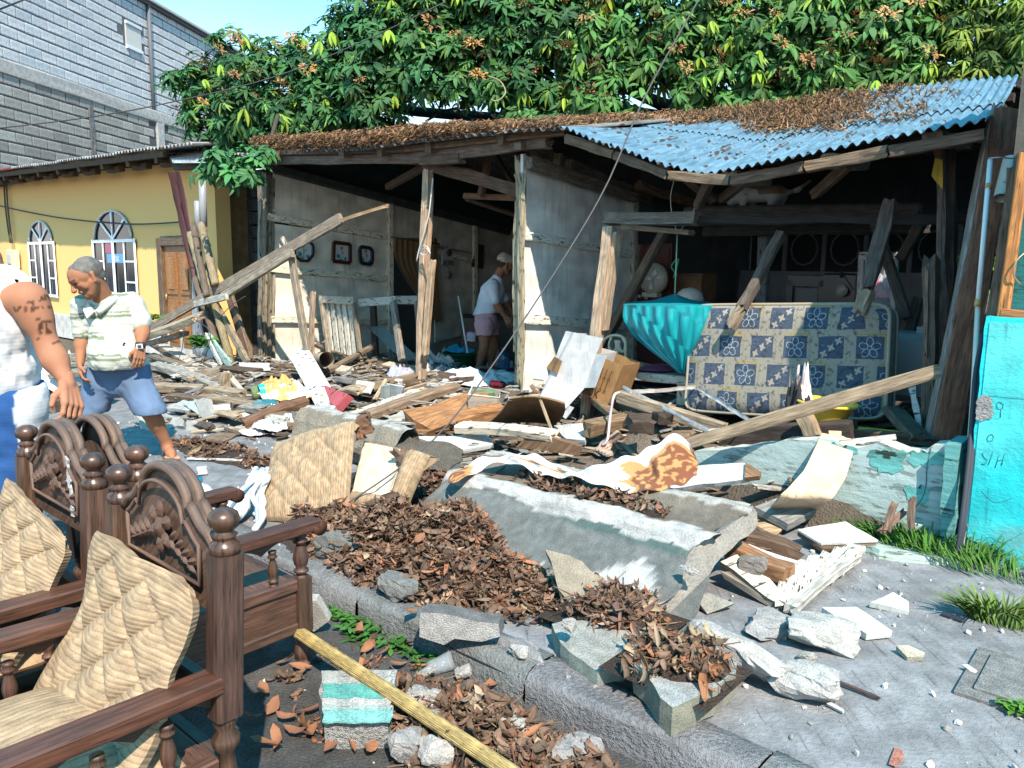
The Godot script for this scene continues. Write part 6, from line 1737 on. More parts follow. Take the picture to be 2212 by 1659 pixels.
	var L := [
		["white-edged long board sloping down from the grey-haired man's wrist", 316, 726, 0.24, 452, 806, 0.05, 0.16, 0.04, C3(0.576, 0.544, 0.512), "painted_wood"],
		["brown board edge beneath the white-edged long board", 318, 738, 0.2, 446, 812, 0.03, 0.1, 0.06, C3(0.2, 0.12, 0.08), "wood"],
		["grey-brown board sloping left of the peeled stick", 325, 766, 0.17, 475, 818, 0.05, 0.13, 0.05, C3(0.28, 0.22, 0.17), "wood"],
		["thick grey beam sloping behind the man's shorts", 330, 788, 0.13, 482, 838, 0.05, 0.16, 0.09, C3(0.42, 0.4, 0.36), "wood"],
		["pale plank lying flat against the leaning stack", 392, 772, 0.08, 473, 788, 0.08, 0.2, 0.05, C3(0.528, 0.504, 0.48), "painted_wood"],
		["dark brown beam lying level at the foot of the bamboo", 470, 797, 0.05, 560, 806, 0.05, 0.16, 0.1, C3(0.13, 0.075, 0.05), "wood"],
		["grey board on edge below the cream wall", 545, 808, 0.06, 612, 814, 0.06, 0.16, 0.04, C3(0.38, 0.37, 0.34), "painted_wood"],
		["peeled white stick slanting left of the green bottle", 488, 803, 0.16, 523, 846, 0.02, 0.07, 0.05, C3(0.6, 0.53, 0.42), "wood"],
		["long squared beam lying level behind the plastic bottles", 334, 836, 0.06, 530, 852, 0.06, 0.12, 0.1, C3(0.4, 0.31, 0.22), "wood"],
		["shorter squared beam in front of the long level one", 428, 860, 0.03, 556, 878, 0.03, 0.12, 0.1, C3(0.34, 0.25, 0.17), "wood"],
		["dark squared block beam beside the shorter level beam", 366, 858, 0.03, 450, 872, 0.03, 0.12, 0.1, C3(0.22, 0.15, 0.1), "wood"],
		["reddish rotten log pointing right towards the red box", 522, 920, 0.06, 668, 868, 0.08, 0.13, 0.13, C3(0.23, 0.12, 0.07), "wood"],
		["thin pale lath along the foot of the reddish log", 408, 934, 0.03, 566, 922, 0.03, 0.035, 0.02, C3(0.6, 0.48, 0.33), "wood"],
		["second thin lath near the reddish log", 400, 915, 0.03, 548, 884, 0.05, 0.03, 0.02, C3(0.5, 0.4, 0.28), "wood"],
		["broken board end under the patterned bolster", 604, 850, 0.08, 655, 822, 0.14, 0.1, 0.06, C3(0.34, 0.27, 0.2), "wood"],
		["upper arm of the crossed boards before the plank gate", 700, 806, 0.06, 812, 744, 0.24, 0.09, 0.06, C3(0.3, 0.23, 0.17), "wood"],
		["lower arm of the crossed boards before the plank gate", 683, 745, 0.24, 762, 778, 0.1, 0.08, 0.06, C3(0.2, 0.14, 0.1), "wood"],
		["long dark log left of the crossed white planks", 730, 858, 0.09, 906, 817, 0.12, 0.13, 0.12, C3(0.24, 0.16, 0.1), "wood"],
		["long straight beam pointing up right at the standing man's feet", 792, 899, 0.07, 994, 834, 0.14, 0.14, 0.09, C3(0.36, 0.24, 0.16), "wood"],
		["pinkish white batten along the long straight beam", 804, 882, 0.09, 990, 844, 0.09, 0.08, 0.03, C3(0.592, 0.536, 0.528), "painted_wood"],
		["pale white strip across the splinters left of the long straight beam", 755, 895, 0.04, 920, 838, 0.07, 0.07, 0.02, C3(0.56, 0.528, 0.496), "painted_wood"],
		["tan lath below the first doorway post", 862, 846, 0.08, 945, 822, 0.09, 0.05, 0.03, C3(0.5, 0.37, 0.25), "wood"],
		["light tan board behind the first doorway post", 830, 785, 0.1, 905, 798, 0.08, 0.16, 0.03, C3(0.66, 0.5, 0.35), "wood"],
		["orange-brown board end near the first doorway post", 878, 768, 0.12, 925, 785, 0.08, 0.08, 0.05, C3(0.48, 0.28, 0.14), "wood"],
		["white stub lying right of the small white tray", 860, 826, 0.09, 892, 804, 0.13, 0.1, 0.06, C3(0.576, 0.56, 0.544), "painted_wood"],
		["pale pointed stick leaning on the small white tray", 808, 866, 0.06, 836, 818, 0.18, 0.05, 0.03, C3(0.5, 0.38, 0.26), "wood"],
		["white-topped beam running right under the curved brown board", 985, 923, 0.12, 1207, 942, 0.1, 0.13, 0.08, C3(0.66, 0.58, 0.5), "painted_wood"],
		["dark beam under the dirty white board", 1300, 862, 0.1, 1440, 905, 0.08, 0.14, 0.1, DARKW, "wood"],
		["second dark beam deeper under the dirty white board", 1320, 840, 0.05, 1560, 890, 0.03, 0.14, 0.1, C3(0.08, 0.055, 0.04), "wood"],
		["rotten brown log stub right of the white plaster panel", 1262, 928, 0.12, 1366, 906, 0.14, 0.13, 0.12, C3(0.3, 0.19, 0.11), "wood"],
		["dark rotten log stub ending in shadow", 1350, 915, 0.12, 1412, 918, 0.1, 0.16, 0.12, C3(0.09, 0.06, 0.045), "wood"],
		["brown splintered board crossing below the pale second post", 1282, 862, 0.18, 1338, 905, 0.1, 0.1, 0.06, C3(0.34, 0.2, 0.11), "wood"],
		["orange-brown stick fallen against the curved board", 1145, 830, 0.22, 1170, 858, 0.16, 0.06, 0.04, C3(0.4, 0.24, 0.14), "wood"],
	]
	for q in L:
		plank(q[0], bed(q[1], q[2], q[3]), bed(q[4], q[5], q[6]), q[7] * 0.8, q[8] * 0.8, q[9], 0.05, V3(0, 1, 0.25), q[10])
	plank("upright squared block stuck in the wreckage behind the shorter level beam", bed(488, 845, 0), bed(488, 845, 0) + V3(0, 0.2, 0), 0.13, 0.1, C3(0.42, 0.32, 0.22), 0.01, f)
	var where := ["left of the old man's knee", "behind the old man", "near the plastic bottles", "by the reddish log", "under the slanting boards", "behind the beige cushions", "before the plank gate", "near the first post", "under the curved board", "at the sunlit floor edge"]
	var tone := ["grey", "brown", "white-painted", "tan", "dark"]
	var tcol := [C3(0.33, 0.3, 0.27), C3(0.25, 0.17, 0.11), C3(0.544, 0.528, 0.504), C3(0.5, 0.38, 0.26), C3(0.12, 0.08, 0.06)]
	var zone := [[330, 870, 470, 960], [330, 800, 440, 840], [500, 850, 600, 910], [560, 900, 660, 930], [360, 790, 470, 850], [560, 840, 700, 900], [690, 790, 800, 850], [830, 800, 1000, 880], [950, 880, 1110, 930], [880, 790, 1040, 840]]
	for z in zone.size():
		for k in 5:
			var q: Array = zone[z]
			var u := rnd(q[0], q[2])
			var v := rnd(q[1], q[3])
			var l := rnd(22, 75)
			var an := rnd(-0.5, 0.35)
			plank("%s %s broken piece %s" % [["short", "stubby", "narrow", "split", "jagged"][k], tone[(k + z) % 5], where[z]], bed(u, v, rnd(0.02, 0.1)), bed(u + l * cos(an), v + l * sin(an) * 0.6, rnd(0.02, 0.12)), rnd(0.05, 0.16), rnd(0.02, 0.06), tcol[(k + z) % 5], 0.05, V3(rnd(-0.3, 0.3), 1, rnd(0, 0.6)), "painted_wood" if (k + z) % 5 == 2 else "wood", "plank", "small broken pieces in the wreckage")
	var bp := func(q: Array) -> Array:
		var out := []
		for e in q:
			out.append(bed(e[0], e[1], e[2]))
		return out
	panel("white sheet scrap lying below the broken cream wall", bp.call([[516, 784, 0.1], [582, 783, 0.1], [584, 799, 0.1], [518, 798, 0.1]]), 0.02, 0.01, C3(0.6, 0.592, 0.584), "plaster")
	panel("white triangular plaster sheet near the old man's knee", bp.call([[356, 880, 0.08], [398, 864, 0.08], [424, 872, 0.08], [408, 888, 0.08]]), 0.03, 0.012, C3(0.56, 0.576, 0.568), "fine_concrete")
	panel("pale slab tilted up left of the green bottle", bp.call([[418, 862, 0.18], [448, 861, 0.2], [462, 905, 0.04], [432, 900, 0.04]]), 0.05, 0.012, C3(0.528, 0.544, 0.536), "fine_concrete")
	panel("pale blue-green plaster shard beside the tilted slab", bp.call([[394, 866, 0.14], [420, 864, 0.16], [436, 896, 0.04], [428, 900, 0.04]]), 0.03, 0.01, C3(0.5, 0.62, 0.62), "fine_concrete")
	panel("grey slab leaning behind the old man's shin", bp.call([[330, 885, 0.12], [395, 905, 0.1], [398, 924, 0.03], [345, 922, 0.03]]), 0.05, 0.015, C3(0.42, 0.42, 0.42), "fine_concrete")
	panel("rough white slab left of the old man's shin", bp.call([[285, 893, 0.12], [312, 888, 0.14], [352, 922, 0.02], [320, 930, 0.02]]), 0.05, 0.015, C3(0.6, 0.58, 0.54), "fine_concrete")
	panel("broken slab lying low right of the old man's shin", bp.call([[404, 908, 0.06], [456, 912, 0.06], [452, 934, 0.02], [402, 930, 0.02]]), 0.06, 0.015, C3(0.5, 0.48, 0.45), "fine_concrete")
	panel("flat pale shard in the middle of the left wreckage", bp.call([[446, 876, 0.06], [497, 872, 0.06], [499, 884, 0.06], [450, 888, 0.06]]), 0.02, 0.01, C3(0.608, 0.6, 0.608), "plaster")
	panel("round-edged cream board beside the teal plastic bottle", bp.call([[518, 890, 0.04], [550, 888, 0.04], [556, 900, 0.04], [520, 901, 0.04]]), 0.015, 0.012, C3(0.576, 0.544, 0.464), "plaster")
	panel("grey-white board lying flat left of the squared beams", bp.call([[334, 828, 0.05], [386, 826, 0.06], [384, 838, 0.05], [336, 840, 0.05]]), 0.03, 0.01, C3(0.496, 0.488, 0.464), "painted_wood")
	panel("small white tray-like panel right of the patterned bolster", bp.call([[764, 846, 0.1], [772, 822, 0.16], [806, 824, 0.16], [798, 850, 0.1]]), 0.02, 0.0, C3(0.576, 0.56, 0.512), "plaster")
	panel("white folded panel standing right of the small tray-like panel", bp.call([[834, 862, 0.02], [840, 826, 0.18], [872, 836, 0.16], [870, 858, 0.04]]), 0.02, 0.0, C3(0.496, 0.52, 0.528), "plaster")
	panel("grey leaning panel between crossed boards and gate", bp.call([[818, 862, 0.02], [824, 834, 0.16], [846, 828, 0.18], [842, 864, 0.02]]), 0.02, 0.0, C3(0.32, 0.36, 0.35), "plaster")
	for i in 5:
		var v0 := 888 + i * 6.5
		plank("%s slat of the white slatted panel before the orange log" % ["back", "second", "middle", "fourth", "front"][i], bed(862 - i * 12, v0 + 4, 0.05), bed(952 - i * 11, v0 - 1, 0.05), 0.1, 0.02, C3(0.66, 0.62, 0.55), 0.01, Vector3.UP, "wood", "plank", "slats of the slatted panel")
	panel("white plaster panel lying between orange log and dirt slope", bp.call([[896, 946, 0.06], [985, 938, 0.08], [1052, 940, 0.08], [1066, 962, 0.06], [1000, 966, 0.05], [930, 958, 0.05]]), 0.03, 0.008, C3(0.576, 0.584, 0.584), "plaster")
	var lg := bed(884, 930, 0.08)
	var lq := bed(1078, 884, 0.12)
	var ls := st_new()
	ls.set_color(C3(0.44, 0.21, 0.09))
	beam_into(ls, lg, lq, 0.3, 0.16, V3(0, 1, 0.5), 0.1, 0.03, 0.03)
	tag(put("rotten_log", done(ls), mats.wood), "thick orange-brown rotten log lying below the clear plastic box", "log")
	var hbv := func(x: float, t: float) -> Vector3:
		var lo := bed(1040, 924, 0.06).lerp(bed(1200, 918, 0.06), x)
		var hi := bed(1100, 862, 0.34).lerp(bed(1218, 872, 0.3), x)
		return lo.lerp(hi, t) - f * sin(t * PI) * 0.06 + V3(0, sin(x * PI) * 0.03, 0)
	tag(put("curved_hardboard", skin(8, 8, hbv, -0.012, Vector2(1, 1)), mat("hardboard", C3(0.27, 0.155, 0.075), 0.8, "plaster", "", 0, 1.5)), "curved brown hardboard sheet propped up with a pale upper edge", "board")
	plank("thin pale batten along the top edge of the curved hardboard", bed(1098, 862, 0.35), bed(1168, 855, 0.35), 0.03, 0.025, C3(0.6, 0.56, 0.544), 0.0, Vector3.UP, "painted_wood")
	plank("thin bent lath hanging over the front of the curved hardboard", bed(1164, 855, 0.36), bed(1194, 935, 0.12), 0.02, 0.012, C3(0.6, 0.42, 0.25), 0.0, f)
	panel("white board stub wedged before the pale second post", bp.call([[1196, 918, 0.1], [1268, 914, 0.14], [1262, 950, 0.06], [1222, 948, 0.06]]), 0.04, 0.012, C3(0.544, 0.528, 0.512), "plaster")
	var dp: Array = bp.call([[1122, 962, 0.08], [1150, 932, 0.16], [1262, 960, 0.12], [1252, 984, 0.06]])
	var door := thing("fallen_door", dp[0], "brown panelled cupboard door lying tilted above the stained sheet", "door")
	put("door_leaf", plate(dp, 0.03, 0.0, C3(0.30, 0.17, 0.10)), mats.wood, door)
	for k in 2:
		var fr := []
		for e in [[0.08 + 0.47 * k, 0.14], [0.45 + 0.47 * k, 0.14], [0.45 + 0.47 * k, 0.84], [0.08 + 0.47 * k, 0.84]]:
			var x0: Vector3 = dp[1].lerp(dp[2], e[0])
			var x1: Vector3 = dp[0].lerp(dp[3], e[0])
			fr.append(x0.lerp(x1, e[1]) + V3(0, 0.014, 0.004))
		put("door_panel", plate(fr, 0.02, 0.0, C3(0.36, 0.21, 0.125)), mats.wood, door)
	var rib := func(x: float, t: float) -> Vector3:
		var p := bed(1284, 970, 0.06).lerp(bed(1312, 980, 0.04), t)
		var q := bed(1334, 934, 0.14).lerp(bed(1396, 962, 0.1), t)
		return p.lerp(q, x) + V3(0, sin(t * 24.0) * 0.006, 0)
	tag(put("ribbed_board", skin(3, 48, rib, 0.015), mat("ribbed", C3(0.6, 0.45, 0.36), 0.85, "wood")), "pale fluted board poking up behind the stained sheet", "board")
	var wb: Array = bp.call([[1342, 850, 0.34], [1366, 826, 0.4], [1430, 832, 0.4], [1500, 851, 0.38], [1630, 896, 0.3], [1600, 922, 0.24], [1535, 914, 0.24]])
	panel("long dirty white board strewn with earth, left of the yellow basin", wb, 0.03, 0.008, C3(0.576, 0.568, 0.56), "plaster")
	plank("tan timber edging the dirty white board on its street side", bed(1336, 856, 0.32), bed(1570, 930, 0.22), 0.06, 0.09, C3(0.5, 0.37, 0.25), 0.03)
	panel("crumpled flat cardboard wedged under the diagonal beam", bp.call([[1412, 930, 0.16], [1440, 900, 0.26], [1484, 890, 0.26], [1500, 930, 0.16], [1450, 956, 0.08]]), 0.02, 0.015, C3(0.26, 0.18, 0.11), "card", "cardboard_piece", "cardboard")
	plank("long straight diagonal beam slanting from the stained sheet up to the leaning timber", front(1478, 960, -1.25), front(2030, 800, -0.78), 0.075, 0.05, C3(0.36, 0.28, 0.19), 0.01, V3(0, 0.3, 1))
	panel("white board with bare brown end leaning on the low turquoise wall", [front(1441, 1050, -1.45), front(1505, 1006, -1.3), front(1612, 999, -1.25), front(1643, 1019, -1.28), front(1612, 1031, -1.35), front(1455, 1057, -1.45)], 0.03, 0.006, C3(0.592, 0.592, 0.592), "plaster")
	panel("bare brown end of the leaning white board", [front(1610, 998, -1.27), front(1643, 1018, -1.3), front(1640, 1028, -1.33), front(1608, 1032, -1.36)], 0.035, 0.01, C3(0.3, 0.17, 0.09), "wood")
	var ply := func(x: float, t: float) -> Vector3:
		var l := poly_lerp([front(1776, 935, -0.95), front(1738, 1015, -1.22), front(1686, 1072, -1.5), on(1660, 1105, 0.2)], t)
		var r := poly_lerp([front(1850, 950, -0.95), front(1828, 1030, -1.12), front(1800, 1075, -1.35), on(1752, 1112, 0.16)], t)
		return l.lerp(r, x)
	tag(put("plywood_sheet", skin(4, 14, ply, 0.01, Vector2(1, 2)), mat("ply", C3(0.74, 0.55, 0.38), 0.8, "plaster", "", 0, 1.2)), "bent tan plywood sheet sliding down over the low turquoise wall", "board")
	panel("torn tab at the top of the bent plywood sheet", [front(1790, 930, -0.93), front(1817, 931, -0.93), front(1816, 950, -0.96), front(1792, 948, -0.96)], 0.01, 0.004, C3(0.66, 0.48, 0.33), "card")
	panel("grey weathered board lying on the foot of the plywood sheet", [on(1630, 1094, 0.24), on(1694, 1071, 0.27), on(1763, 1099, 0.24), on(1702, 1132, 0.2)], 0.045, 0.006, C3(0.33, 0.33, 0.32), "wood")
	panel("tan ply scrap under the grey weathered board", [on(1600, 1108, 0.17), on(1632, 1098, 0.2), on(1712, 1132, 0.17), on(1672, 1156, 0.14), on(1625, 1142, 0.14)], 0.012, 0.012, C3(0.56, 0.38, 0.22), "wood")
	panel("white square ceiling tile lying at the foot of the low turquoise wall", [on(1724, 1142, 0.22), on(1826, 1128, 0.22), on(1898, 1165, 0.19), on(1774, 1176, 0.18)], 0.012, 0.004, C3(0.64, 0.632, 0.632), "plaster")
	panel("broken brown backing under the white square ceiling tile", [on(1724, 1145, 0.205), on(1826, 1131, 0.205), on(1893, 1172, 0.17), on(1776, 1186, 0.16)], 0.03, 0.02, C3(0.22, 0.13, 0.08), "wood")
	panel("grey board lying behind the ceiling tile against the low wall", [on(1828, 1108, 0.15), on(1868, 1112, 0.15), on(1850, 1130, 0.15), on(1826, 1128, 0.15)], 0.02, 0.006, C3(0.5, 0.55, 0.55), "plaster")
	plank("dark brown split log above the orange-brown one, right of the big slab", on(1588, 1157, 0.26), on(1742, 1206, 0.18), 0.11, 0.08, C3(0.15, 0.085, 0.055), 0.08)
	plank("orange-brown rotten log on the grey slatted deck", on(1574, 1184, 0.24), on(1712, 1246, 0.19), 0.1, 0.09, C3(0.38, 0.2, 0.1), 0.05)
	plank("white painted strip between the two rotten logs", on(1610, 1185, 0.24), on(1736, 1228, 0.19), 0.07, 0.03, C3(0.6, 0.576, 0.576), 0.03, Vector3.UP, "painted_wood")
	panel("thick white-faced plank end jutting towards the street", [on(1556, 1214, 0.24), on(1592, 1196, 0.27), on(1704, 1290, 0.17), on(1690, 1308, 0.15)], 0.04, 0.012, C3(0.62, 0.6, 0.54), "painted_wood", "loose_board", "board", C3(0.3, 0.26, 0.2))
	plank("grey underlayer of the thick white-faced plank end", on(1560, 1232, 0.2), on(1698, 1318, 0.12), 0.06, 0.03, C3(0.3, 0.27, 0.23), 0.05)
	for i in 6:
		var x := i / 5.0
		var p0 := on(lerpf(1696, 1800, x), lerpf(1306, 1232, x) + 4, 0.15)
		var p1 := on(lerpf(1690, 1812, x) + 20 + 20 * x, lerpf(1222, 1180, x), 0.17)
		plank("%s board of the weathered grey slatted deck by the grass" % ["lowest", "second", "third", "fourth", "fifth", "highest"][i], p0, p1, 0.085, 0.03, C3(0.56, 0.54, 0.52), 0.03, Vector3.UP, "painted_wood", "plank", "boards of the grey slatted deck")
	plank("long pale edge board of the grey slatted deck", on(1704, 1318, 0.15), on(1852, 1202, 0.16), 0.05, 0.04, C3(0.55, 0.54, 0.5), 0.02)
	for i in 7:
		var an := -0.9 + i * 0.22
		var p0 := on(1688 + i * 3, 1186 - i * 2, 0.22 + i * 0.004)
		plank("%s lath of the fanned brown laths under the ceiling tile" % ["leftmost", "second", "third", "middle", "fifth", "sixth", "rightmost"][i], p0, p0 + (RIGHT * cos(an) + INWARD * sin(-an)) * -0.26 + V3(0, 0.01, 0), 0.025, 0.008, C3(0.24, 0.15, 0.095), 0.03, Vector3.UP, "wood", "plank", "fanned brown laths")
	tag(put("brick", rock(on(1626, 1220, 0.25), V3(0.12, 0.06, 0.08), Basis.from_euler(V3(0.2, -0.5, 0.1)), C3(0.3, 0.27, 0.25), 3, 5), mats.fine_concrete), "small grey brick lump lying on the orange-brown log", "brick")
	panel("triangular stone flake in the shadow beside the big slab", [on(1500, 1292, 0.17), on(1530, 1280, 0.2), on(1550, 1286, 0.2), on(1584, 1306, 0.15), on(1530, 1324, 0.14)], 0.05, 0.01, C3(0.4, 0.39, 0.35), "fine_concrete", "stone_flake", "stone")
	var sec := [Vector2(-2.9, 0.13), Vector2(-2.8, 0.19), Vector2(-2.69, 0.25), Vector2(-2.58, 0.31), Vector2(-2.5, 0.355), Vector2(-2.48, 0.395), Vector2(-2.45, 0.42), Vector2(-2.4, 0.425), Vector2(-2.37, 0.385), Vector2(-2.27, 0.4), Vector2(-2.18, 0.44), Vector2(-2.14, 0.475), Vector2(-2.09, 0.475), Vector2(-2.06, 0.41), Vector2(-2.1, 0.34), Vector2(-2.3, 0.3), Vector2(-2.6, 0.2), Vector2(-2.82, 0.11)]
	var slab := thing("fallen_wall_slab", hp(6.8, 0.12, -2.5), "long fallen wall section with grey rendered face, white lip and earth-filled ledge", "concrete slab")
	var shape := func(x: float, t: float) -> Vector3:
		var i := t * (sec.size() - 1)
		var k := int(i)
		var e: Vector2 = sec[mini(k, sec.size() - 1)].lerp(sec[mini(k + 1, sec.size() - 1)], i - k)
		var a := lerpf(5.88, 7.56, x)
		var ends := smooth01(0.93, 1.0, x)
		a += ends * (0.04 * sin(t * 21.0) + 0.06 * (t - 0.3) - 0.16 * maxf(0.0, 0.12 - t) * 8.0 + 0.05 * wob.get_noise_2d(t * 600.0, 3.0))
		var y := e.y + 0.02 * wob.get_noise_2d(x * 500.0, t * 500.0)
		y = lerpf(0.13, y, smooth01(-0.02, 0.06, x) * 0.9 + 0.1)
		if t < 0.3 and x > 0.6:
			y += 0.02 * sin(x * 60.0) * smooth01(0.6, 0.75, x) * (0.3 - t)
		var b := e.x + 0.012 * wob.get_noise_2d(x * 700.0 + 90.0, t * 400.0)
		if absf(x - 0.55) < 0.012 and t > 0.28 and t < 0.55:
			b += 0.03
		return hp(a, y, b)
	var paint := func(x: float, t: float) -> Color:
		var n := wob.get_noise_2d(x * 420.0, t * 300.0)
		var k := t * (sec.size() - 1)
		if k > 4.1 + n * 0.8 and k < 6.7 + n * 0.7:
			return C3(0.66, 0.655, 0.65) * (0.95 + 0.3 * n)
		if k >= 6.2 and k < 10.6 + n:
			return C3(0.23, 0.2, 0.165) * (1.0 + n * 0.5)
		if k >= 10.6 and k < 13.2:
			return C3(0.55, 0.53, 0.5)
		if x > 0.6 and k < 1.4 + n * 2.5 + 0.8 * smooth01(0.62, 0.9, x):
			return C3(0.64, 0.63, 0.62)
		if x > 0.58 and k > 3.4 and k <= 4.4:
			return C3(0.10, 0.16, 0.15)
		return C3(0.20, 0.212, 0.21) * (1.0 + n * 0.3 + 0.25 * wob.get_noise_2d(x * 2400.0, t * 1500.0))
	put("slab_body", skin(110, 56, shape, 0.0, Vector2(2, 1), paint, false), mats.fine_concrete, slab)
	var cap := []
	for i in 29:
		cap.append(shape.call(1.0, i / 28.0))
	put("broken_end", plate(cap, 0.05, 0.012, C3(0.36, 0.34, 0.31)), mats.concrete, slab)
	put("crack", tube([hp(6.17, 0.43, -2.42), hp(6.2, 0.405, -2.33), hp(6.18, 0.43, -2.2), hp(6.21, 0.48, -2.14)], 0.005, 4, C3(0.06, 0.05, 0.045)), mats.plain, slab)
	var cop := thing("fallen_coping", hp(4.3, 0.3, -1.8), "white-topped broken concrete coping running behind the beige cushions to the orange log", "concrete slab")
	var csh := func(x: float, t: float) -> Vector3:
		var cs := [Vector2(-0.2, -0.3), Vector2(-0.14, -0.1), Vector2(-0.08, -0.02), Vector2(-0.02, 0.0), Vector2(0.06, -0.005), Vector2(0.09, -0.06), Vector2(0.1, -0.3)]
		var i := t * 6.0
		var k := int(i)
		var e: Vector2 = cs[mini(k, 6)].lerp(cs[mini(k + 1, 6)], i - k)
		var p: Vector3 = on(668, 874, 0.42).lerp(on(886, 928, 0.4), x)
		return p + INWARD * e.x + V3(0, e.y, 0) + rv(0.0) + V3(0, 0.018 * wob.get_noise_2d(x * 700.0, t * 300.0), 0) + INWARD * 0.02 * wob.get_noise_2d(x * 600.0 + 50.0, t * 200.0)
	var cpaint := func(x: float, t: float) -> Color:
		return C3(0.576, 0.568, 0.56) if t > 0.42 + 0.1 * wob.get_noise_2d(x * 900.0, 5.0) and t < 0.75 else C3(0.33, 0.29, 0.23)
	put("coping_body", skin(60, 18, csh, 0.0, Vector2.ONE, cpaint, false), mats.concrete, cop)
	var slope := func(x: float, t: float) -> Vector3:
		var p: Vector3 = [on(660, 900, 0.3), on(890, 940, 0.36), on(1000, 985, 0.3), on(760, 1000, 0.16)][0].lerp(on(1000, 968, 0.34), x).lerp(on(640, 960, 0.13).lerp(on(990, 1030, 0.3), x), t)
		return p + V3(0, wob.get_noise_2d(x * 400.0, t * 300.0) * 0.05, 0)
	var es := put("earth_slope", skin(30, 14, slope, 0.0, Vector2(2, 1), null, false), mat("earthy", C3(0.2, 0.165, 0.13), 1.0, "conc", "grain_h", 2.0, 2.5))
	tag(es, "slope of grey-brown earth spilling behind the beige cushions", "earth")
	es.set_meta("kind", "stuff")
	var R := func(u: float, v: float, h: float, sz: Vector3, e: Vector3, col: Color, label: String, m := "fine_concrete") -> void:
		tag(put("concrete_lump", rock(on(u, v, h), sz, Basis.from_euler(e), col, 5, 7), mats[m]), label, "concrete lump")
	var slab_leafy: Array = [on(1192, 1350, 0.2), on(1218, 1334, 0.22), on(1300, 1338, 0.2), on(1408, 1346, 0.2), on(1370, 1382, 0.19), on(1350, 1433, 0.19), on(1291, 1452, 0.18), on(1230, 1408, 0.19)]
	panel("leaf-covered concrete slab with pale turquoise left edge on the pavement", slab_leafy, 0.09, 0.012, C3(0.45, 0.45, 0.42), "fine_concrete", "concrete_slab", "concrete slab", C3(0.36, 0.42, 0.38))
	panel("tilted white-edged slab overhanging the kerb", [on(1354, 1393, 0.24), on(1384, 1382, 0.25), on(1480, 1405, 0.24), on(1592, 1430, 0.24), on(1590, 1450, 0.24), on(1518, 1499, 0.23), on(1453, 1525, 0.24), on(1370, 1438, 0.24)], 0.1, 0.012, C3(0.48, 0.496, 0.496), "fine_concrete", "concrete_slab", "concrete slab", C3(0.34, 0.34, 0.27))
	panel("broken slab edge with white chipped face lying on the kerb", [on(905, 1326, 0.26), on(990, 1330, 0.26), on(1078, 1345, 0.25), on(1076, 1384, 0.2), on(1040, 1386, 0.17), on(985, 1374, 0.17), on(960, 1392, 0.14), on(906, 1376, 0.16)], 0.08, 0.012, C3(0.544, 0.536, 0.536), "fine_concrete", "concrete_slab", "concrete slab", C3(0.2, 0.2, 0.2))
	panel("tan flat stone slab lying on the leaf heap beside the big slab", [on(1178, 1190, 0.34), on(1230, 1200, 0.34), on(1305, 1245, 0.3), on(1308, 1262, 0.27), on(1248, 1318, 0.2), on(1205, 1270, 0.25)], 0.06, 0.012, C3(0.4, 0.34, 0.26), "fine_concrete", "concrete_slab", "concrete slab", C3(0.5, 0.46, 0.4))
	R.call(1598, 1412, 0.2, V3(0.15, 0.14, 0.36), V3(0.25, 0.75, 0.1), C3(0.58, 0.56, 0.54), "long white lump with rusty groove right of the tilted slab")
	R.call(1722, 1468, 0.17, V3(0.26, 0.12, 0.15), V3(0.0, -0.62, -0.1), C3(0.576, 0.568, 0.552), "bright white jagged lump lowest on the pavement")
	R.call(1768, 1372, 0.17, V3(0.27, 0.12, 0.15), V3(0.1, -0.25, -0.05), C3(0.56, 0.568, 0.544), "striped whitish block with brown end in the middle of the pavement")
	panel("ribbed white plaster slab behind the striped block", [on(1776, 1311, 0.18), on(1850, 1312, 0.18), on(1928, 1362, 0.16), on(1872, 1370, 0.15)], 0.03, 0.008, C3(0.592, 0.6, 0.592), "plaster", "plaster_slab", "plaster piece")
	panel("flat white plaster shard farthest right near the grass", [on(1880, 1302, 0.15), on(1930, 1278, 0.17), on(1962, 1300, 0.15), on(1964, 1320, 0.14)], 0.025, 0.008, C3(0.56, 0.592, 0.576), "plaster", "plaster_slab", "plaster piece")
	panel("small tan and white shard lying alone on the pavement", [on(1936, 1396, 0.15), on(1962, 1392, 0.16), on(1998, 1410, 0.15), on(1994, 1420, 0.14), on(1960, 1418, 0.14)], 0.02, 0.005, C3(0.66, 0.6, 0.48), "fine_concrete", "plaster_slab", "plaster piece")
	panel("small white shard left of the service box cover", [on(2078, 1436, 0.14), on(2090, 1434, 0.15), on(2110, 1448, 0.14), on(2106, 1457, 0.13)], 0.015, 0.004, C3(0.576, 0.592, 0.584), "plaster", "plaster_slab", "plaster piece")
	panel("white chip below the bright white jagged lump", [on(1785, 1519, 0.135), on(1796, 1517, 0.14), on(1822, 1532, 0.14), on(1820, 1537, 0.135)], 0.012, 0.003, C3(0.592, 0.6, 0.592), "plaster", "plaster_slab", "plaster piece")
	R.call(1650, 1352, 0.15, V3(0.2, 0.07, 0.16), V3(0, 0.4, 0.1), C3(0.496, 0.48, 0.48), "pale crumbly lump between the rusty-grooved lump and striped block")
	R.call(1742, 1418, 0.14, V3(0.06, 0.03, 0.045), V3(0, 0.2, 0), C3(0.5, 0.48, 0.44), "little grey stone under the striped block")
	R.call(742, 1178, 0.2, V3(0.28, 0.16, 0.13), V3(0, -0.4, 0), C3(0.24, 0.25, 0.25), "dark grey block behind the armchair's arm post")
	R.call(864, 1268, 0.18, V3(0.17, 0.13, 0.14), V3(0, -0.5, 0.05), C3(0.27, 0.28, 0.28), "dark grey block at the left foot of the leaf heap")
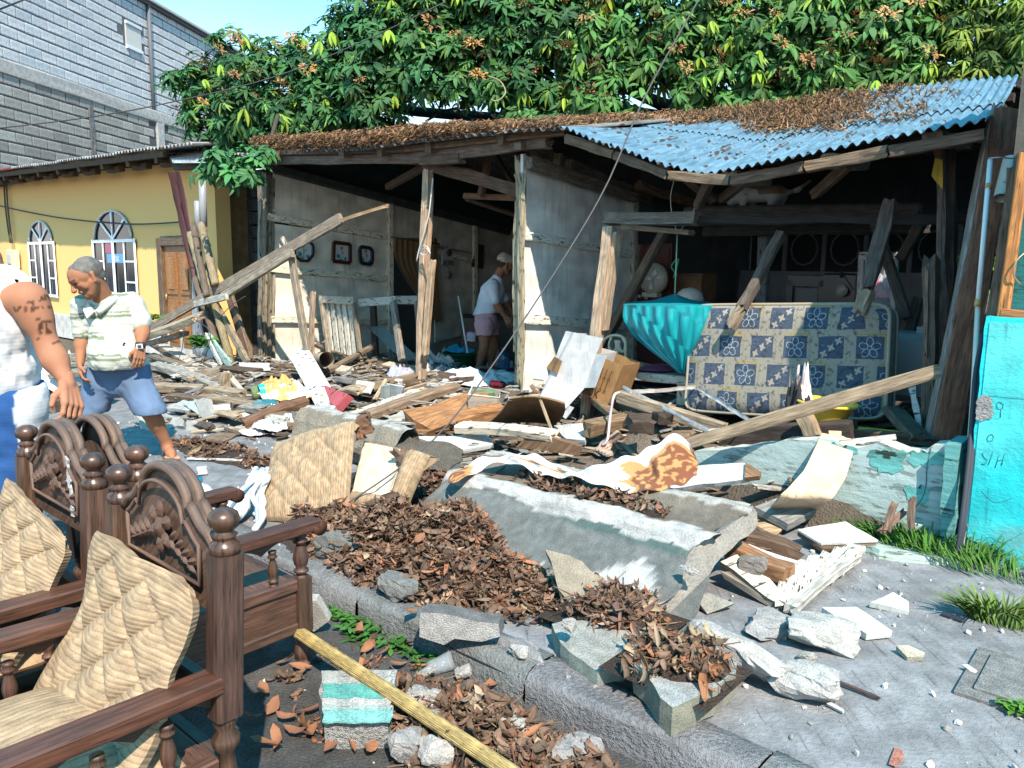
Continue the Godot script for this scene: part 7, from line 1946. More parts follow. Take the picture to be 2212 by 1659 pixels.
	R.call(1120, 1425, 0.1, V3(0.27, 0.13, 0.12), V3(0, -0.5, 0), C3(0.33, 0.34, 0.35), "grey kerb lump above the street leaf heap")
	R.call(672, 1398, 0.05, V3(0.12, 0.1, 0.1), V3(0, 0.3, 0.1), C3(0.2, 0.21, 0.23), "dark lump under the upper end of the fluted pole")
	panel("pale broken slab leaning on the kerb beside the armchair leg", [on(650, 1284, 0.2), on(690, 1283, 0.2), on(718, 1326, 0.1), on(684, 1354, 0.04), on(648, 1342, 0.05)], 0.04, 0.01, C3(0.55, 0.53, 0.5), "fine_concrete", "concrete_slab", "concrete slab")
	for q in [[918, 1520, 0.05, 0.13, 0.1, "tall whitish lump right of the turquoise striped block"], [998, 1530, 0.03, 0.075, 0.06, "small round white lump in the street leaf heap"], [876, 1612, 0.04, 0.12, 0.08, "crumbly pinkish-grey lump left of the fluted pole's end"], [942, 1634, 0.04, 0.1, 0.11, "pointed pale lump at the bottom edge"], [916, 1466, 0.02, 0.08, 0.04, "white flat lump behind the clear cup"], [1000, 1458, 0.02, 0.06, 0.03, "bright white chip beside the clear cup"], [1104, 1580, 0.05, 0.085, 0.07, "white cube-like lump above the black plastic wad"], [1252, 1640, 0.02, 0.2, 0.05, "flat grey concrete lump at the bottom edge"], [930, 1560, 0.03, 0.12, 0.07, "grey lump half under the fluted pole"], [1120, 1415, 0.13, 0.07, 0.05, "little white stone on the kerb"], [1490, 1240, 0.3, 0.07, 0.035, "white plaster crust on the big slab face"], [1230, 1360, 0.24, 0.05, 0.05, "pinkish white stone on the leafy slab"]]:
		R.call(q[0], q[1] - 8, q[2] + 0.035, V3(q[3], q[4], q[3] * 0.8), rv(0.5), C3(0.528, 0.512, 0.496) if not q[5].contains("grey") else C3(0.4, 0.39, 0.39), q[5])
	var tqb := thing("striped_wall_block", on(775, 1540, 0.0), "broken wall block painted in turquoise and white stripes, lying in the street", "concrete lump")
	var outl := [on(694, 1448, 0.13), on(858, 1446, 0.13), on(852, 1500, 0.12), on(850, 1530, 0.11), on(838, 1560, 0.11), on(700, 1562, 0.11), on(688, 1494, 0.12)]
	put("block_body", plate(outl, 0.11, 0.008, C3(0.5, 0.5, 0.49), C3(0.4, 0.41, 0.41)), mats.concrete, tqb)
	var stripes := [[1449, 1462, C3(0.52, 0.53, 0.5)], [1462, 1476, C3(0.576, 0.576, 0.544)], [1476, 1508, C3(0.16, 0.55, 0.5)], [1508, 1524, C3(0.624, 0.624, 0.608)], [1524, 1534, C3(0.45, 0.58, 0.55)], [1534, 1558, C3(0.3, 0.72, 0.68)]]
	for q in stripes:
		put("painted_stripe", plate([on(696, q[0], 0.134), on(848, q[0], 0.134), on(842, q[1], 0.13), on(696, q[1], 0.13)], 0.006, 0.006, q[2], null, 0.02), mats.fine_concrete, tqb)
	var fp := func(x: float, t: float) -> Vector3:
		var p := on(642, 1364, 0.16)
		var q := on(1118, 1678, 0.12)
		var d := (q - p).normalized()
		var n := d.cross(Vector3.UP).normalized()
		var m := n.cross(d)
		var a := t * TAU
		var r := 0.0225 + 0.0016 * cos(a * 22.0)
		return p.lerp(q, x) + (n * cos(a) + m * sin(a)) * r
	tag(put("fluted_pole", skin(8, 132, fp, 0.0, Vector2(4, 1)), mat("straw", C3(0.52, 0.39, 0.16), 0.6, "wood")), "long straw-yellow fluted pole lying across kerb and street in the foreground", "pole")
	plank("thin dark stick lying on the open pavement", on(1764, 1456, 0.13), on(1908, 1512, 0.13), 0.012, 0.01, C3(0.14, 0.08, 0.07), 0.04)
	plank("dark flat strip beside the grass tuft", on(2036, 1325, 0.13), on(2082, 1340, 0.13), 0.03, 0.01, C3(0.03, 0.035, 0.05), 0.0, Vector3.UP, "smooth")
	panel("orange paint blotch on the pavement at the bottom right", [on(1920, 1650, 0.126), on(1926, 1632, 0.126), on(1934, 1612, 0.126), on(1950, 1622, 0.126), on(1952, 1638, 0.126), on(1936, 1656, 0.126)], 0.002, 0.006, C3(0.62, 0.25, 0.18), "fine_concrete", "paint_blotch", "paint stain")
	for q in [[2003, 1090, 1978, 1150, "tall brown shard leaning in the corner of the low turquoise wall"], [1965, 1100, 1925, 1152, "thin brown stick leaning against the low turquoise wall"], [1990, 1120, 1910, 1152, "second thin stick low in the corner of the low turquoise wall"]]:
		plank(q[4], front(q[0] - 30, q[1] - 20, -1.1), front(q[2] - 10, q[3], -1.3), 0.035, 0.015, C3(0.22, 0.13, 0.09), 0.06, f)
	R.call(2020, 1112, 0.22, V3(0.09, 0.28, 0.1), V3(0.0, 0.3, 0.4), C3(0.42, 0.42, 0.4), "upright grey lump leaning at the pier of the low turquoise wall")
	panel("pale green curved tile beside the upright grey lump", [on(1940, 1160, 0.15), on(1975, 1130, 0.24), on(1990, 1135, 0.24), on(1965, 1165, 0.15)], 0.02, 0.006, C3(0.5, 0.66, 0.55), "plaster")
	make_mound("leaf_heap", {"c": hp(6.35, 0.125, -2.98), "ra": 0.86, "rb": 0.40, "h": 0.24}, "largest heap of brown dead leaves, on the pavement before the big fallen slab", 2100, 0.13)
	make_mound("leaf_heap", {"c": hp(7.5, 0.01, -3.76), "ra": 0.5, "rb": 0.2, "h": 0.09}, "heap of dark dead leaves in the street under the kerb", 600, 0.1)
	make_mound("leaf_heap", {"c": hp(6.95, 0.005, -3.8), "ra": 0.42, "rb": 0.3, "h": 0.012}, "thin scatter of russet leaves left of the dark street heap", 66, 0.55)
	make_mound("leaf_heap", {"c": hp(7.42, 0.2, -2.95), "ra": 0.2, "rb": 0.16, "h": 0.05}, "small leaf heap on the leaf-covered slab", 90, 0.15)
	make_mound("leaf_heap", {"c": on(1460, 1428, 0.235), "ra": 0.17, "rb": 0.14, "h": 0.05}, "small leaf heap on the tilted white-edged slab", 90, 0.12)
	make_mound("leaf_heap", {"c": hp(6.75, 0.395, -2.28), "ra": 0.5, "rb": 0.1, "h": 0.035}, "strip of leaf mould on the ledge of the big slab", 110, 0.03)
	make_mound("leaf_heap", {"c": hp(3.6, 0.12, -2.55), "ra": 0.7, "rb": 0.2, "h": 0.05}, "low strip of leaf litter on the pavement behind the white jug", 130, 0.1)
	make_mound("leaf_heap", {"c": hp(5.5, 0.2, -2.3), "ra": 0.5, "rb": 0.2, "h": 0.1}, "leaf litter piled between the beige cushions and the stained sheet", 130, 0.1)
	var spots := [[545, 1560, "left of the striped block, standing on its tip"], [590, 1535, "left of the striped block, lying flat"], [620, 1560, "close to the striped block's left side"], [570, 1500, "farthest left of the loose street leaves"], [640, 1590, "at the lower left corner of the striped block"], [600, 1610, "below the striped block on its left"], [665, 1545, "touching the left edge of the striped block"], [575, 1618, "lowest of the loose leaves near the chair shadow"], [760, 1615, "curled in front of the striped block"], [800, 1625, "broad, in front of the striped block"], [720, 1612, "under the front edge of the striped block"], [620, 1435, "arched, beside the fluted pole"], [650, 1450, "second beside the fluted pole"], [775, 1375, "reddish, upright between pole and weeds"], [795, 1410, "lying between pole and clear cup"], [830, 1420, "pair nearest the clear cup"], [740, 1440, "just above the striped block"], [880, 1400, "left of the clear cup"], [860, 1445, "right of the striped block's top"], [1140, 1480, "standing up against the kerb, with clear ribs"], [1060, 1490, "ring-shaped, beside the kerb weeds"], [990, 1580, "on the dark street heap"], [1195, 1510, "at the right end of the street heap"], [960, 1655, "at the bottom edge"], [1075, 1640, "near the black plastic wad"], [1260, 1290, "at the foot of the tan stone slab"], [840, 1240, "at the left foot of the large heap"], [905, 1175, "russet, on the upper left of the large heap"], [1020, 1300, "russet, low on the large heap"], [1120, 1330, "russet, at the lower right of the large heap"], [1000, 1230, "middle of the large heap"], [1085, 1265, "right middle of the large heap"], [935, 1290, "above the chipped slab edge"], [890, 1330, "on the pavement above the chipped slab edge"], [520, 1400, "on the asphalt by the armchair's side panel"], [560, 1395, "second on the asphalt by the armchair's side panel"]]
	for q in spots:
		var s1 := st_new()
		var y := 0.02
		var kerbside: bool = ab(on(q[0], q[1], 0.1)).y > -3.4
		var p := on(q[0], q[1], 0.15 if kerbside else 0.025)
		if kerbside:
			for m in [{"c": hp(6.35, 0.125, -2.98), "ra": 0.86, "rb": 0.40, "h": 0.24}]:
				for it in 4:
					p = on(q[0], q[1], maxf(0.15, 0.16 + mound_y(m, p)))
		var c := RUSSET * rnd(0.7, 1.25)
		curled_leaf_into(s1, p + V3(0, y, 0), Basis.from_euler(V3(rnd(-0.5, 0.5), rnd(0, TAU), rnd(-0.5, 0.5))), rnd(0.07, 0.12), rnd(0.03, 0.05), c * 0.8, 0.6)
		tag(put("fallen_leaf", done(s1), mats.dry_leaf), "dry curled leaf %s" % q[2], "leaf", "single fallen leaves")
	for k in 2:
		var pl := []
		var tn := []
		for i in (4200 if k == 0 else 3600):
			var x := rng.randf()
			var t := rng.randf()
			var p: Vector3
			if k == 0:
				p = poly_lerp(eave_l, x * 0.98).lerp(poly_lerp(ridge_l, x), pow(t, 1.8))
				p.y += 0.02 + rnd(0, 0.13) * (1.0 - smooth01(0.0, 0.5, t) * 0.6) * (1.0 - 0.8 * smooth01(0.6, 0.9, x))
				if x > 0.8 and t < 0.3 and rng.randf() < 0.6:
					continue
			else:
				x = rnd(0.05, 0.86)
				t = rnd(0.2, 1.0)
				var cover := smooth01(0.46, 0.68, t - 0.14 * sin(x * 7.0) + 0.12 * wob.get_noise_2d(x * 900.0, t * 300.0)) * (1.0 - smooth01(0.42, 0.74, x) * 0.92)
				if rng.randf() > cover:
					continue
				p = poly_lerp(eave_r, x).lerp(poly_lerp(ridge_r, x), t)
				p.y += 0.03 - sin(t * PI) * 0.06
			pl.append(Transform3D(Basis.from_euler(V3(rnd(-0.3, 0.3), rnd(0, TAU), rnd(-0.3, 0.3))).scaled(Vector3.ONE * rnd(0.4, 0.75)), p))
			var c := C3(0.30, 0.17, 0.085) if rng.randf() < 0.75 else C3(0.14, 0.09, 0.06)
			tn.append(c * rnd(0.6, 1.3))
		stuff("roof_leaf_litter", leaf_clump(5, 0.13), mats.dry_leaf, pl, tn, ["thick brown leaf litter heaped along the left roof", "brown leaf litter drifted over the upper part of the blue roof"][k], "leaf litter")
# carved armchairs
const ROSEWOOD := Color(0.12, 0.065, 0.045)
const CORD := Color(0.47, 0.335, 0.21)
func armchair(label: String, c: Vector3, r: Vector3, f: Vector3, cushions: bool, plaster_smear: bool, sag: float) -> Node3D:
	var t := thing("armchair", c, label, "armchair", "carved wooden armchairs in the street")
	var u := Vector3.UP
	var w := 0.29
	var pm := mats.polished as Material
	var col := func() -> Color: return tint(ROSEWOOD, 0.25)
	var pt := func(x: float, y: float, z: float) -> Vector3: return c + r * x + u * y + f * z
	var turned := func(x: float, z: float, y0: float, y1: float, rad: float) -> ArrayMesh:
		var h := y1 - y0
		var prof := [[0.0, 0.0], [rad * 0.8, 0.0], [rad * 0.85, h * 0.05], [rad * 0.6, h * 0.08], [rad * 0.62, h * 0.12], [rad * 0.95, h * 0.15], [rad * 0.95, h * 0.2], [rad * 0.55, h * 0.23], [rad * 0.85, h * 0.32], [rad * 1.0, h * 0.45], [rad * 0.92, h * 0.56], [rad * 0.6, h * 0.72], [rad * 0.5, h * 0.78], [rad * 0.9, h * 0.82], [rad * 0.95, h * 0.86], [rad * 0.55, h * 0.9], [rad * 0.8, h * 0.94], [rad * 0.8, h], [0.0, h]]
		return lathe(pt.call(x, y0, z), u, prof, 16, col.call())
	for e in [-1.0, 1.0]:
		var x: float = e * w
		put("rear_leg", turned.call(x, 0.0, 0.0, 0.48, 0.036), pm, t)
		put("rear_post", beam(pt.call(x, 0.47, 0), pt.call(x, 0.875, -0.02), 0.068, 0.068, f, col.call(), 0.0, 0.0, 0.0008), pm, t)
		var fin := [[0.0, 0.0], [0.034, 0.0], [0.037, 0.012], [0.034, 0.026], [0.024, 0.032], [0.026, 0.04], [0.031, 0.046], [0.02, 0.054], [0.021, 0.06], [0.033, 0.07], [0.037, 0.084], [0.033, 0.098], [0.022, 0.106], [0.014, 0.109], [0.0, 0.11]]
		put("finial", lathe(pt.call(x, 0.874, -0.02), u, fin, 18, col.call() * 0.9), mat("lacquer", Color.WHITE, 0.35, "wood"), t)
		var arm := group_node("arm", t, pt.call(x, 0.5, 0.3))
		put("arm_rest", beam(pt.call(x, 0.565, 0.02), pt.call(x * 1.03, 0.575, 0.62), 0.075, 0.042, u, tint(C3(0.12, 0.05, 0.032), 0.15), 0.0, 0.012, 0.001), pm, arm)
		put("arm_scroll", tube([pt.call(x * 1.03 - 0.037, 0.562, 0.622), pt.call(x * 1.03 + 0.037, 0.562, 0.622)], 0.03, 12, tint(C3(0.12, 0.05, 0.032), 0.15)), pm, arm)
		var apron := []
		apron.append(pt.call(x, 0.546, 0.03))
		apron.append(pt.call(x, 0.552, 0.58))
		for i in 25:
			var z := 0.58 - 0.55 * i / 24.0
			var y := 0.50 + 0.035 * absf(sin(i / 24.0 * PI * 3.0))
			apron.append(pt.call(x, y, z))
		put("apron", plate(apron, 0.022, 0.0, col.call() * 0.8), pm, arm)
		for i in 3:
			put("baluster", turned.call(x, 0.14 + 0.15 * i, 0.37, 0.51, 0.019), pm, arm)
		put("front_baluster", turned.call(x, 0.56, 0.37, 0.545, 0.03), pm, arm)
		put("front_leg", turned.call(x, 0.56, 0.0, 0.165, 0.034), pm, t)
		put("front_post", beam(pt.call(x, 0.16, 0.56), pt.call(x, 0.375, 0.56), 0.062, 0.062, f, col.call()), pm, t)
		put("side_rail", beam(pt.call(x, 0.352, 0.03), pt.call(x, 0.352, 0.53), 0.04, 0.045, u, col.call()), pm, t)
		put("side_rail", beam(pt.call(x, 0.18, 0.03), pt.call(x, 0.18, 0.53), 0.035, 0.04, u, col.call()), pm, t)
		put("side_panel", box(pt.call(x, 0.265, 0.28), V3(0.5, 0.14, 0.015), Basis(f, u, f.cross(u)), col.call() * 0.9), pm, t)
	put("front_rail", beam(pt.call(-w, 0.3, 0.56), pt.call(w, 0.3, 0.56), 0.1, 0.035, f, col.call()), pm, t)
	put("back_rail", beam(pt.call(-w, 0.3, 0.0), pt.call(w, 0.3, 0.0), 0.1, 0.035, f, col.call()), pm, t)
	put("lower_back_rail", beam(pt.call(-w, 0.5, -0.005), pt.call(w, 0.5, -0.005), 0.06, 0.035, f, col.call()), pm, t)
	put("seat_board", box(pt.call(0, 0.345, 0.28), V3(0.54, 0.02, 0.52), Basis(r, u, r.cross(u)), C3(0.16, 0.08, 0.05)), pm, t)
	var crest := group_node("crest_rail", t, pt.call(0, 0.8, -0.02))
	var edge := func(x: float) -> float:
		var a := absf(x)
		if a < 0.125:
			return 0.955 + 0.085 * sqrt(1.0 - (a / 0.125) * (a / 0.125) * 0.95)
		if a < 0.15:
			return 0.955 + 0.01 * sin((a - 0.125) / 0.025 * PI)
		return 0.955 - 0.075 * smooth01(0.15, 0.262, a) - 0.012 * sin((a - 0.15) / 0.11 * TAU)
	var o := []
	for i in 49:
		var x := -0.258 + 0.516 * i / 48.0
		o.append(pt.call(x, edge.call(x), -0.02))
	o.append(pt.call(0.258, 0.71, -0.01))
	o.append(pt.call(-0.258, 0.71, -0.01))
	put("crest_board", plate(o, 0.03, 0.0, C3(0.17, 0.105, 0.075)), pm, crest)
	var fdir: float = signf((V3(0, 0, 1)).dot(f))
	for sd in [-1.0, 1.0]:
		var rim := []
		for i in 49:
			var x := -0.255 + 0.51 * i / 48.0
			rim.append(pt.call(x, edge.call(x) - 0.008, -0.02 + sd * 0.016 - 0.012))
		put("moulding", tube(rim, 0.0135, 7, C3(0.2, 0.125, 0.09)), pm, crest)
	var face_z := -0.001 if fdir > 0 else -0.03
	var inner := []
	for i in 33:
		var x := -0.2 + 0.4 * i / 32.0
		inner.append(pt.call(x, edge.call(x) - 0.045, 0.0 if f.z > 0 else -0.001))
	inner.append(pt.call(0.2, 0.775, 0.0))
	inner.append(pt.call(-0.2, 0.775, 0.0))
	inner.append(inner[0])
	put("field_moulding", tube(inner, 0.006, 6, C3(0.2, 0.12, 0.09)), pm, crest)
	var carve := group_node("carving", t, pt.call(0, 0.86, 0))
	var lump := func(x: float, y: float, rx: float, ry: float, rot: float, h: float) -> void:
		var ff := func(a: float, b: float) -> Vector3:
			var th := a * TAU
			var q := Vector2(cos(th) * rx, sin(th) * ry) * (1.0 - b)
			q = q.rotated(rot)
			return pt.call(x + q.x, y + q.y, 0.001 + h * sin(b * PI * 0.5) * (1.0 - 0.25 * absf(sin(th * 1.0))))
		put("carved_petal", skin(14, 4, ff, 0.0, Vector2.ONE, func(_a: float, _b: float) -> Color: return C3(0.16, 0.085, 0.058)), pm, carve)
	lump.call(0.0, 0.875, 0.026, 0.036, 0.0, 0.018)
	for i in 6:
		var a := TAU * i / 6.0 + 0.4
		lump.call(cos(a) * 0.04, 0.875 + sin(a) * 0.048, 0.026, 0.019, a, 0.012)
	for e in [-1.0, 1.0]:
		for i in 4:
			lump.call(e * (0.07 + 0.032 * i), 0.868 - 0.014 * i, 0.024, 0.009, e * (0.7 - 0.1 * i), 0.01)
			lump.call(e * (0.065 + 0.032 * i), 0.845 - 0.012 * i, 0.024, 0.008, -e * (0.75 - 0.1 * i), 0.009)
	if plaster_smear:
		put("plaster_smear", plate([pt.call(0.13, 0.95, 0.004), pt.call(0.155, 0.94, 0.004), pt.call(0.16, 0.85, 0.004), pt.call(0.165, 0.76, 0.004), pt.call(0.145, 0.76, 0.004), pt.call(0.15, 0.84, 0.004), pt.call(0.125, 0.87, 0.004), pt.call(0.14, 0.91, 0.004)], 0.006, 0.008, C3(0.66, 0.64, 0.66), null, 0.012), mats.fine_concrete, t)
	if cushions:
		var cm := mats.cord as StandardMaterial3D
		var back := func(y: float, x: float) -> Vector3:
			var low := 1.0 - y
			var wide := 0.288 + 0.01 * sin(y * 9.0) - 0.03 * pow(maxf(0.0, y * 2.0 - 1.0), 8.0)
			var rim := pow(sin(PI * clampf(x * 0.96 + 0.02, 0, 1)), 0.22) * pow(sin(PI * clampf(y * 0.95 + 0.02, 0, 1)), 0.22)
			var slump := sag * (0.10 * x * y)
			var top := 0.835 - 0.02 * pow(absf(x * 2.0 - 1.0), 6.0) - slump
			var yy := lerpf(0.385, top, y) - 0.02 * rim * low
			var a := x * 3.0
			var b := y * 3.3
			var d1 := absf(fposmod(a + b + 0.5, 1.0) - 0.5) * 2.0
			var d2 := absf(fposmod(a - b + 0.5, 1.0) - 0.5) * 2.0
			var puff := lerpf(0.8, pow(clampf(minf(d1, d2) * 1.3, 0.0, 1.0), 0.5), smooth01(0.0, 0.16, minf(minf(x, 1.0 - x), minf(y, 1.0 - y))))
			var z := 0.03 + rim * (0.06 + 0.026 * puff) + 0.2 * low * low
			z += 0.02 * wob.get_noise_2d(x * 120.0 + c.x * 90.0, y * 120.0) + 0.05 * sag * sin(x * 3.0) * low
			return pt.call((x - 0.5) * 2.0 * wide + 0.008 * wob.get_noise_2d(y * 200.0, 9.0), yy, z)
		put("back_cushion", skin(150, 70, back, 0.03, Vector2(2.2, 1.0), null), cord_mat(), t)
		var seat := func(x: float, y: float) -> Vector3:
			var e := pow(sin(PI * clampf(x, 0, 1)), 0.3) * pow(sin(PI * clampf(y, 0, 1)), 0.3)
			return pt.call((x - 0.5) * 0.54, 0.36 + 0.125 * e + 0.01 * wob.get_noise_2d(x * 200.0, y * 200.0), 0.08 + y * 0.54)
		put("seat_cushion", skin(30, 30, seat, 0.03, Vector2(1.6, 1.0), null), cord_mat2(), t)
	return t
func cord_mat() -> Material:
	var m := mat("cord_across", CORD, 0.95, "cord", "ribs", 0.12)
	m.uv1_scale = V3(1, 1, 1)
	return m
func cord_mat2() -> Material:
	return mat("cord_along", CORD, 0.95, "cord", "ribs", 0.12)
func build_furniture() -> void:
	var r := RIGHT
	var f := -INWARD
	armchair("nearest carved brown armchair with tan tufted cushions, at the bottom left", V3(-0.905, 0.0, -1.915), r, f, true, false, 0.15)
	armchair("second carved armchair behind the nearest one, crest smeared with white plaster", V3(-1.49, 0.0, -2.43), r, f, true, true, 0.8)
	armchair("armchair facing the house without cushions, its plain crest back towards the street", V3(-1.38, 0.0, -2.56), -r, -f, false, false, 0.0)
	var cm := cord_mat2()
	var a0 := [on(556, 1118, 0.14), on(750, 1136, 0.15), at(764, 906, 4.35), at(592, 955, 4.6)]
	var nrm: Vector3 = ((a0[1] - a0[0]).cross(a0[3] - a0[0])).normalized()
	var pad := func(x: float, y: float) -> Vector3:
		var p: Vector3 = a0[0].lerp(a0[1], x).lerp(a0[3].lerp(a0[2], x), y)
		var e := pow(sin(PI * clampf(x, 0, 1)), 0.25) * pow(sin(PI * clampf(y, 0, 1)), 0.25)
		var d1 := absf(fposmod(x * 3.0 + y * 3.1, 1.0) - 0.5) * 2.0
		var d2 := absf(fposmod(x * 3.0 - y * 3.1, 1.0) - 0.5) * 2.0
		var q := pow(clampf(minf(d1, d2) * 1.3, 0.0, 1.0), 0.45) * smooth01(0.0, 0.2, minf(minf(x, 1.0 - x), minf(y, 1.0 - y)) + 0.06)
		return p + nrm * (-0.02 + e * (0.07 + 0.028 * q) + 0.012 * wob.get_noise_2d(x * 300.0, y * 300.0)) + V3(0, 0.012 * wob.get_noise_2d(x * 250.0, 30.0), 0)
	var c1 := thing("loose_cushion", on(650, 1125, 0.13), "large tan tufted corduroy cushion propped up on the rubble behind the armchairs", "cushion")
	put("cover", skin(80, 80, pad, -0.05, Vector2(2.4, 1.5), null), cm, c1)
	var b0 := [on(748, 1118, 0.15), on(868, 1128, 0.16), at(930, 985, 4.15), at(786, 952, 4.5)]
	var n2: Vector3 = ((b0[1] - b0[0]).cross(b0[3] - b0[0])).normalized()
	var pad2 := func(x: float, y: float) -> Vector3:
		var p: Vector3 = b0[0].lerp(b0[1], x).lerp(b0[3].lerp(b0[2], x), y)
		var rim := smooth01(0.62, 0.82, maxf(x, 1.0 - y * 1.05))
		var e := pow(sin(PI * clampf(x, 0, 1)), 0.25) * pow(sin(PI * clampf(y, 0, 1)), 0.25)
		return p + n2 * (e * (0.02 + 0.09 * rim) + 0.01 * wob.get_noise_2d(x * 280.0 + 40.0, y * 280.0))
	var lining := func(x: float, y: float) -> Color:
		return C3(0.56, 0.46, 0.36) * (1.0 + 0.2 * wob.get_noise_2d(x * 400.0, y * 400.0))
	var c2 := thing("loose_cushion", on(820, 1120, 0.14), "torn tan cushion lying open with pale lining and wood scraps in it", "cushion")
	put("cover", skin(60, 60, pad2, -0.09, Vector2(1.8, 1.2), null), cm, c2)
	var open_ := func(x: float, y: float) -> Vector3:
		return pad2.call(0.03 + x * 0.66, 0.3 + y * 0.67) + n2 * (0.006 + 0.008 * wob.get_noise_2d(x * 300.0, y * 300.0))
	put("lining", skin(24, 24, open_, -0.004, Vector2.ONE, lining), mats.cloth, c2)
	for q in [[862, 1015, 880, 965, 0.05], [870, 985, 900, 972, 0.04], [845, 968, 872, 1000, 0.05], [885, 1000, 905, 975, 0.03]]:
		plank(["dark scrap upright in the torn cushion", "second scrap on the torn cushion's rim", "brown scrap at the torn cushion's inner corner", "small scrap at the torn cushion's right rim"][[862, 870, 845, 885].find(q[0])], at(q[0], q[1], 4.2), at(q[2], q[3], 4.2), q[4], 0.02, C3(0.22, 0.14, 0.1), 0.04, f)
	for q in [[770, 912, 800, 905], [775, 930, 806, 922], [768, 940, 790, 938]]:
		plank("%s brown block stacked behind the tufted cushion's top corner" % ["upper", "middle", "lower"][[912, 930, 940].find(q[1])], at(q[0], q[1], 4.45), at(q[2], q[3], 4.45), 0.09, 0.06, C3(0.24, 0.12, 0.07), 0.02)
# people and the cat
func net_into(s: SurfaceTool, bones: Array, cell: float, k: float, paint: Callable, cuts := [], rough := 0.0) -> void:
	var lo := V3(1e9, 1e9, 1e9)
	var hi := -lo
	for b in bones:
		var r: float = maxf(b[1], b[3])
		for p in [b[0], b[2]]:
			lo = lo.min(p - Vector3.ONE * (r + 3 * cell))
			hi = hi.max(p + Vector3.ONE * (r + 3 * cell))
	var nx := int((hi.x - lo.x) / cell) + 2
	var ny := int((hi.y - lo.y) / cell) + 2
	var nz := int((hi.z - lo.z) / cell) + 2
	var f := PackedFloat32Array()
	f.resize(nx * ny * nz)
	f.fill(1.0)
	for b in bones:
		var a: Vector3 = b[0]
		var d: Vector3 = b[2] - a
		var l2 := maxf(d.length_squared(), 1e-9)
		var ra: float = b[1]
		var dr: float = b[3] - ra
		var pad := maxf(ra, b[3]) + k + 2.5 * cell
		var bl: Vector3 = a.min(b[2]) - Vector3.ONE * pad - lo
		var bh: Vector3 = a.max(b[2]) + Vector3.ONE * pad - lo
		var flat: float = b[4] if b.size() > 4 else 1.0
		for z in range(maxi(0, int(bl.z / cell)), mini(nz - 1, int(bh.z / cell) + 1) + 1):
			for y in range(maxi(0, int(bl.y / cell)), mini(ny - 1, int(bh.y / cell) + 1) + 1):
				var row := (z * ny + y) * nx
				for x in range(maxi(0, int(bl.x / cell)), mini(nx - 1, int(bh.x / cell) + 1) + 1):
					var p := lo + V3(x, y, z) * cell - a
					var t := clampf(p.dot(d) / l2, 0.0, 1.0)
					var e := (p - d * t).length() - (ra + dr * t)
					var o := f[row + x]
					var h := maxf(k - absf(o - e), 0.0) / k
					f[row + x] = minf(o, e) - h * h * k * 0.25
	for c in cuts:
		var n: Vector3 = c[0]
		var off: float = c[1]
		for z in nz:
			for y in ny:
				var row := (z * ny + y) * nx
				for x in nx:
					f[row + x] = maxf(f[row + x], (lo + V3(x, y, z) * cell).dot(n) - off)
	if rough > 0.0:
		for z in nz:
			for y in ny:
				var row := (z * ny + y) * nx
				for x in nx:
					if absf(f[row + x]) < rough * 3.0 + cell * 2.0:
						var p := (lo + V3(x, y, z) * cell)
						f[row + x] += (wob.get_noise_3d(p.x * 420.0, p.y * 260.0, p.z * 420.0) + 0.9 * absf(wob.get_noise_3d(p.x * 700.0 + p.y * 500.0, p.y * 600.0, p.z * 700.0)) - 0.2) * rough
	var id := PackedInt32Array()
	id.resize(nx * ny * nz)
	id.fill(-1)
	var pts := PackedVector3Array()
	var off8 := [0, 1, nx, nx + 1, nx * ny, nx * ny + 1, nx * ny + nx, nx * ny + nx + 1]
	var edges := [[0, 1], [2, 3], [4, 5], [6, 7], [0, 2], [1, 3], [4, 6], [5, 7], [0, 4], [1, 5], [2, 6], [3, 7]]
	for z in nz - 1:
		for y in ny - 1:
			var row := (z * ny + y) * nx
			for x in nx - 1:
				var i := row + x
				var v0 := f[i]
				if absf(v0) > cell * 2.5:
					continue
				var m := 0
				for q in 8:
					if f[i + off8[q]] < 0.0:
						m += 1
				if m == 0 or m == 8:
					continue
				var sum := Vector3.ZERO
				var c := 0
				for e in edges:
					var fa := f[i + off8[e[0]]]
					var fb := f[i + off8[e[1]]]
					if (fa < 0.0) != (fb < 0.0):
						var t := fa / (fa - fb)
						var pa := V3(e[0] & 1, (e[0] >> 1) & 1, e[0] >> 2)
						var pb := V3(e[1] & 1, (e[1] >> 1) & 1, e[1] >> 2)
						sum += pa.lerp(pb, t)
						c += 1
				id[i] = pts.size()
				pts.append(lo + (V3(x, y, z) + sum / c) * cell)
	var step := [1, nx, nx * ny]
	for z in range(1, nz - 1):
		for y in range(1, ny - 1):
			var row := (z * ny + y) * nx
			for x in range(1, nx - 1):
				var i := row + x
				var a := f[i]
				if absf(a) > cell * 2.5:
					continue
				for ax in 3:
					var b := f[i + step[ax]]
					if (a < 0.0) == (b < 0.0):
						continue
					var u: int = step[(ax + 1) % 3]
					var w: int = step[(ax + 2) % 3]
					var q := [id[i - u - w], id[i - w], id[i], id[i - u]]
					if q[0] < 0 or q[1] < 0 or q[2] < 0 or q[3] < 0:
						continue
					var order := [0, 2, 1, 0, 3, 2] if a < 0.0 else [0, 1, 2, 0, 2, 3]
					for o in order:
						var p: Vector3 = pts[q[o]]
						s.set_color(paint.call(p))
						s.set_uv(Vector2(p.x, p.y))
						s.add_vertex(p)
func net(bones: Array, cell: float, k: float, paint: Callable, cuts := [], rough := 0.0) -> ArrayMesh:
	var s := st_new(true)
	net_into(s, bones, cell, k, paint, cuts, rough)
	return done(s)
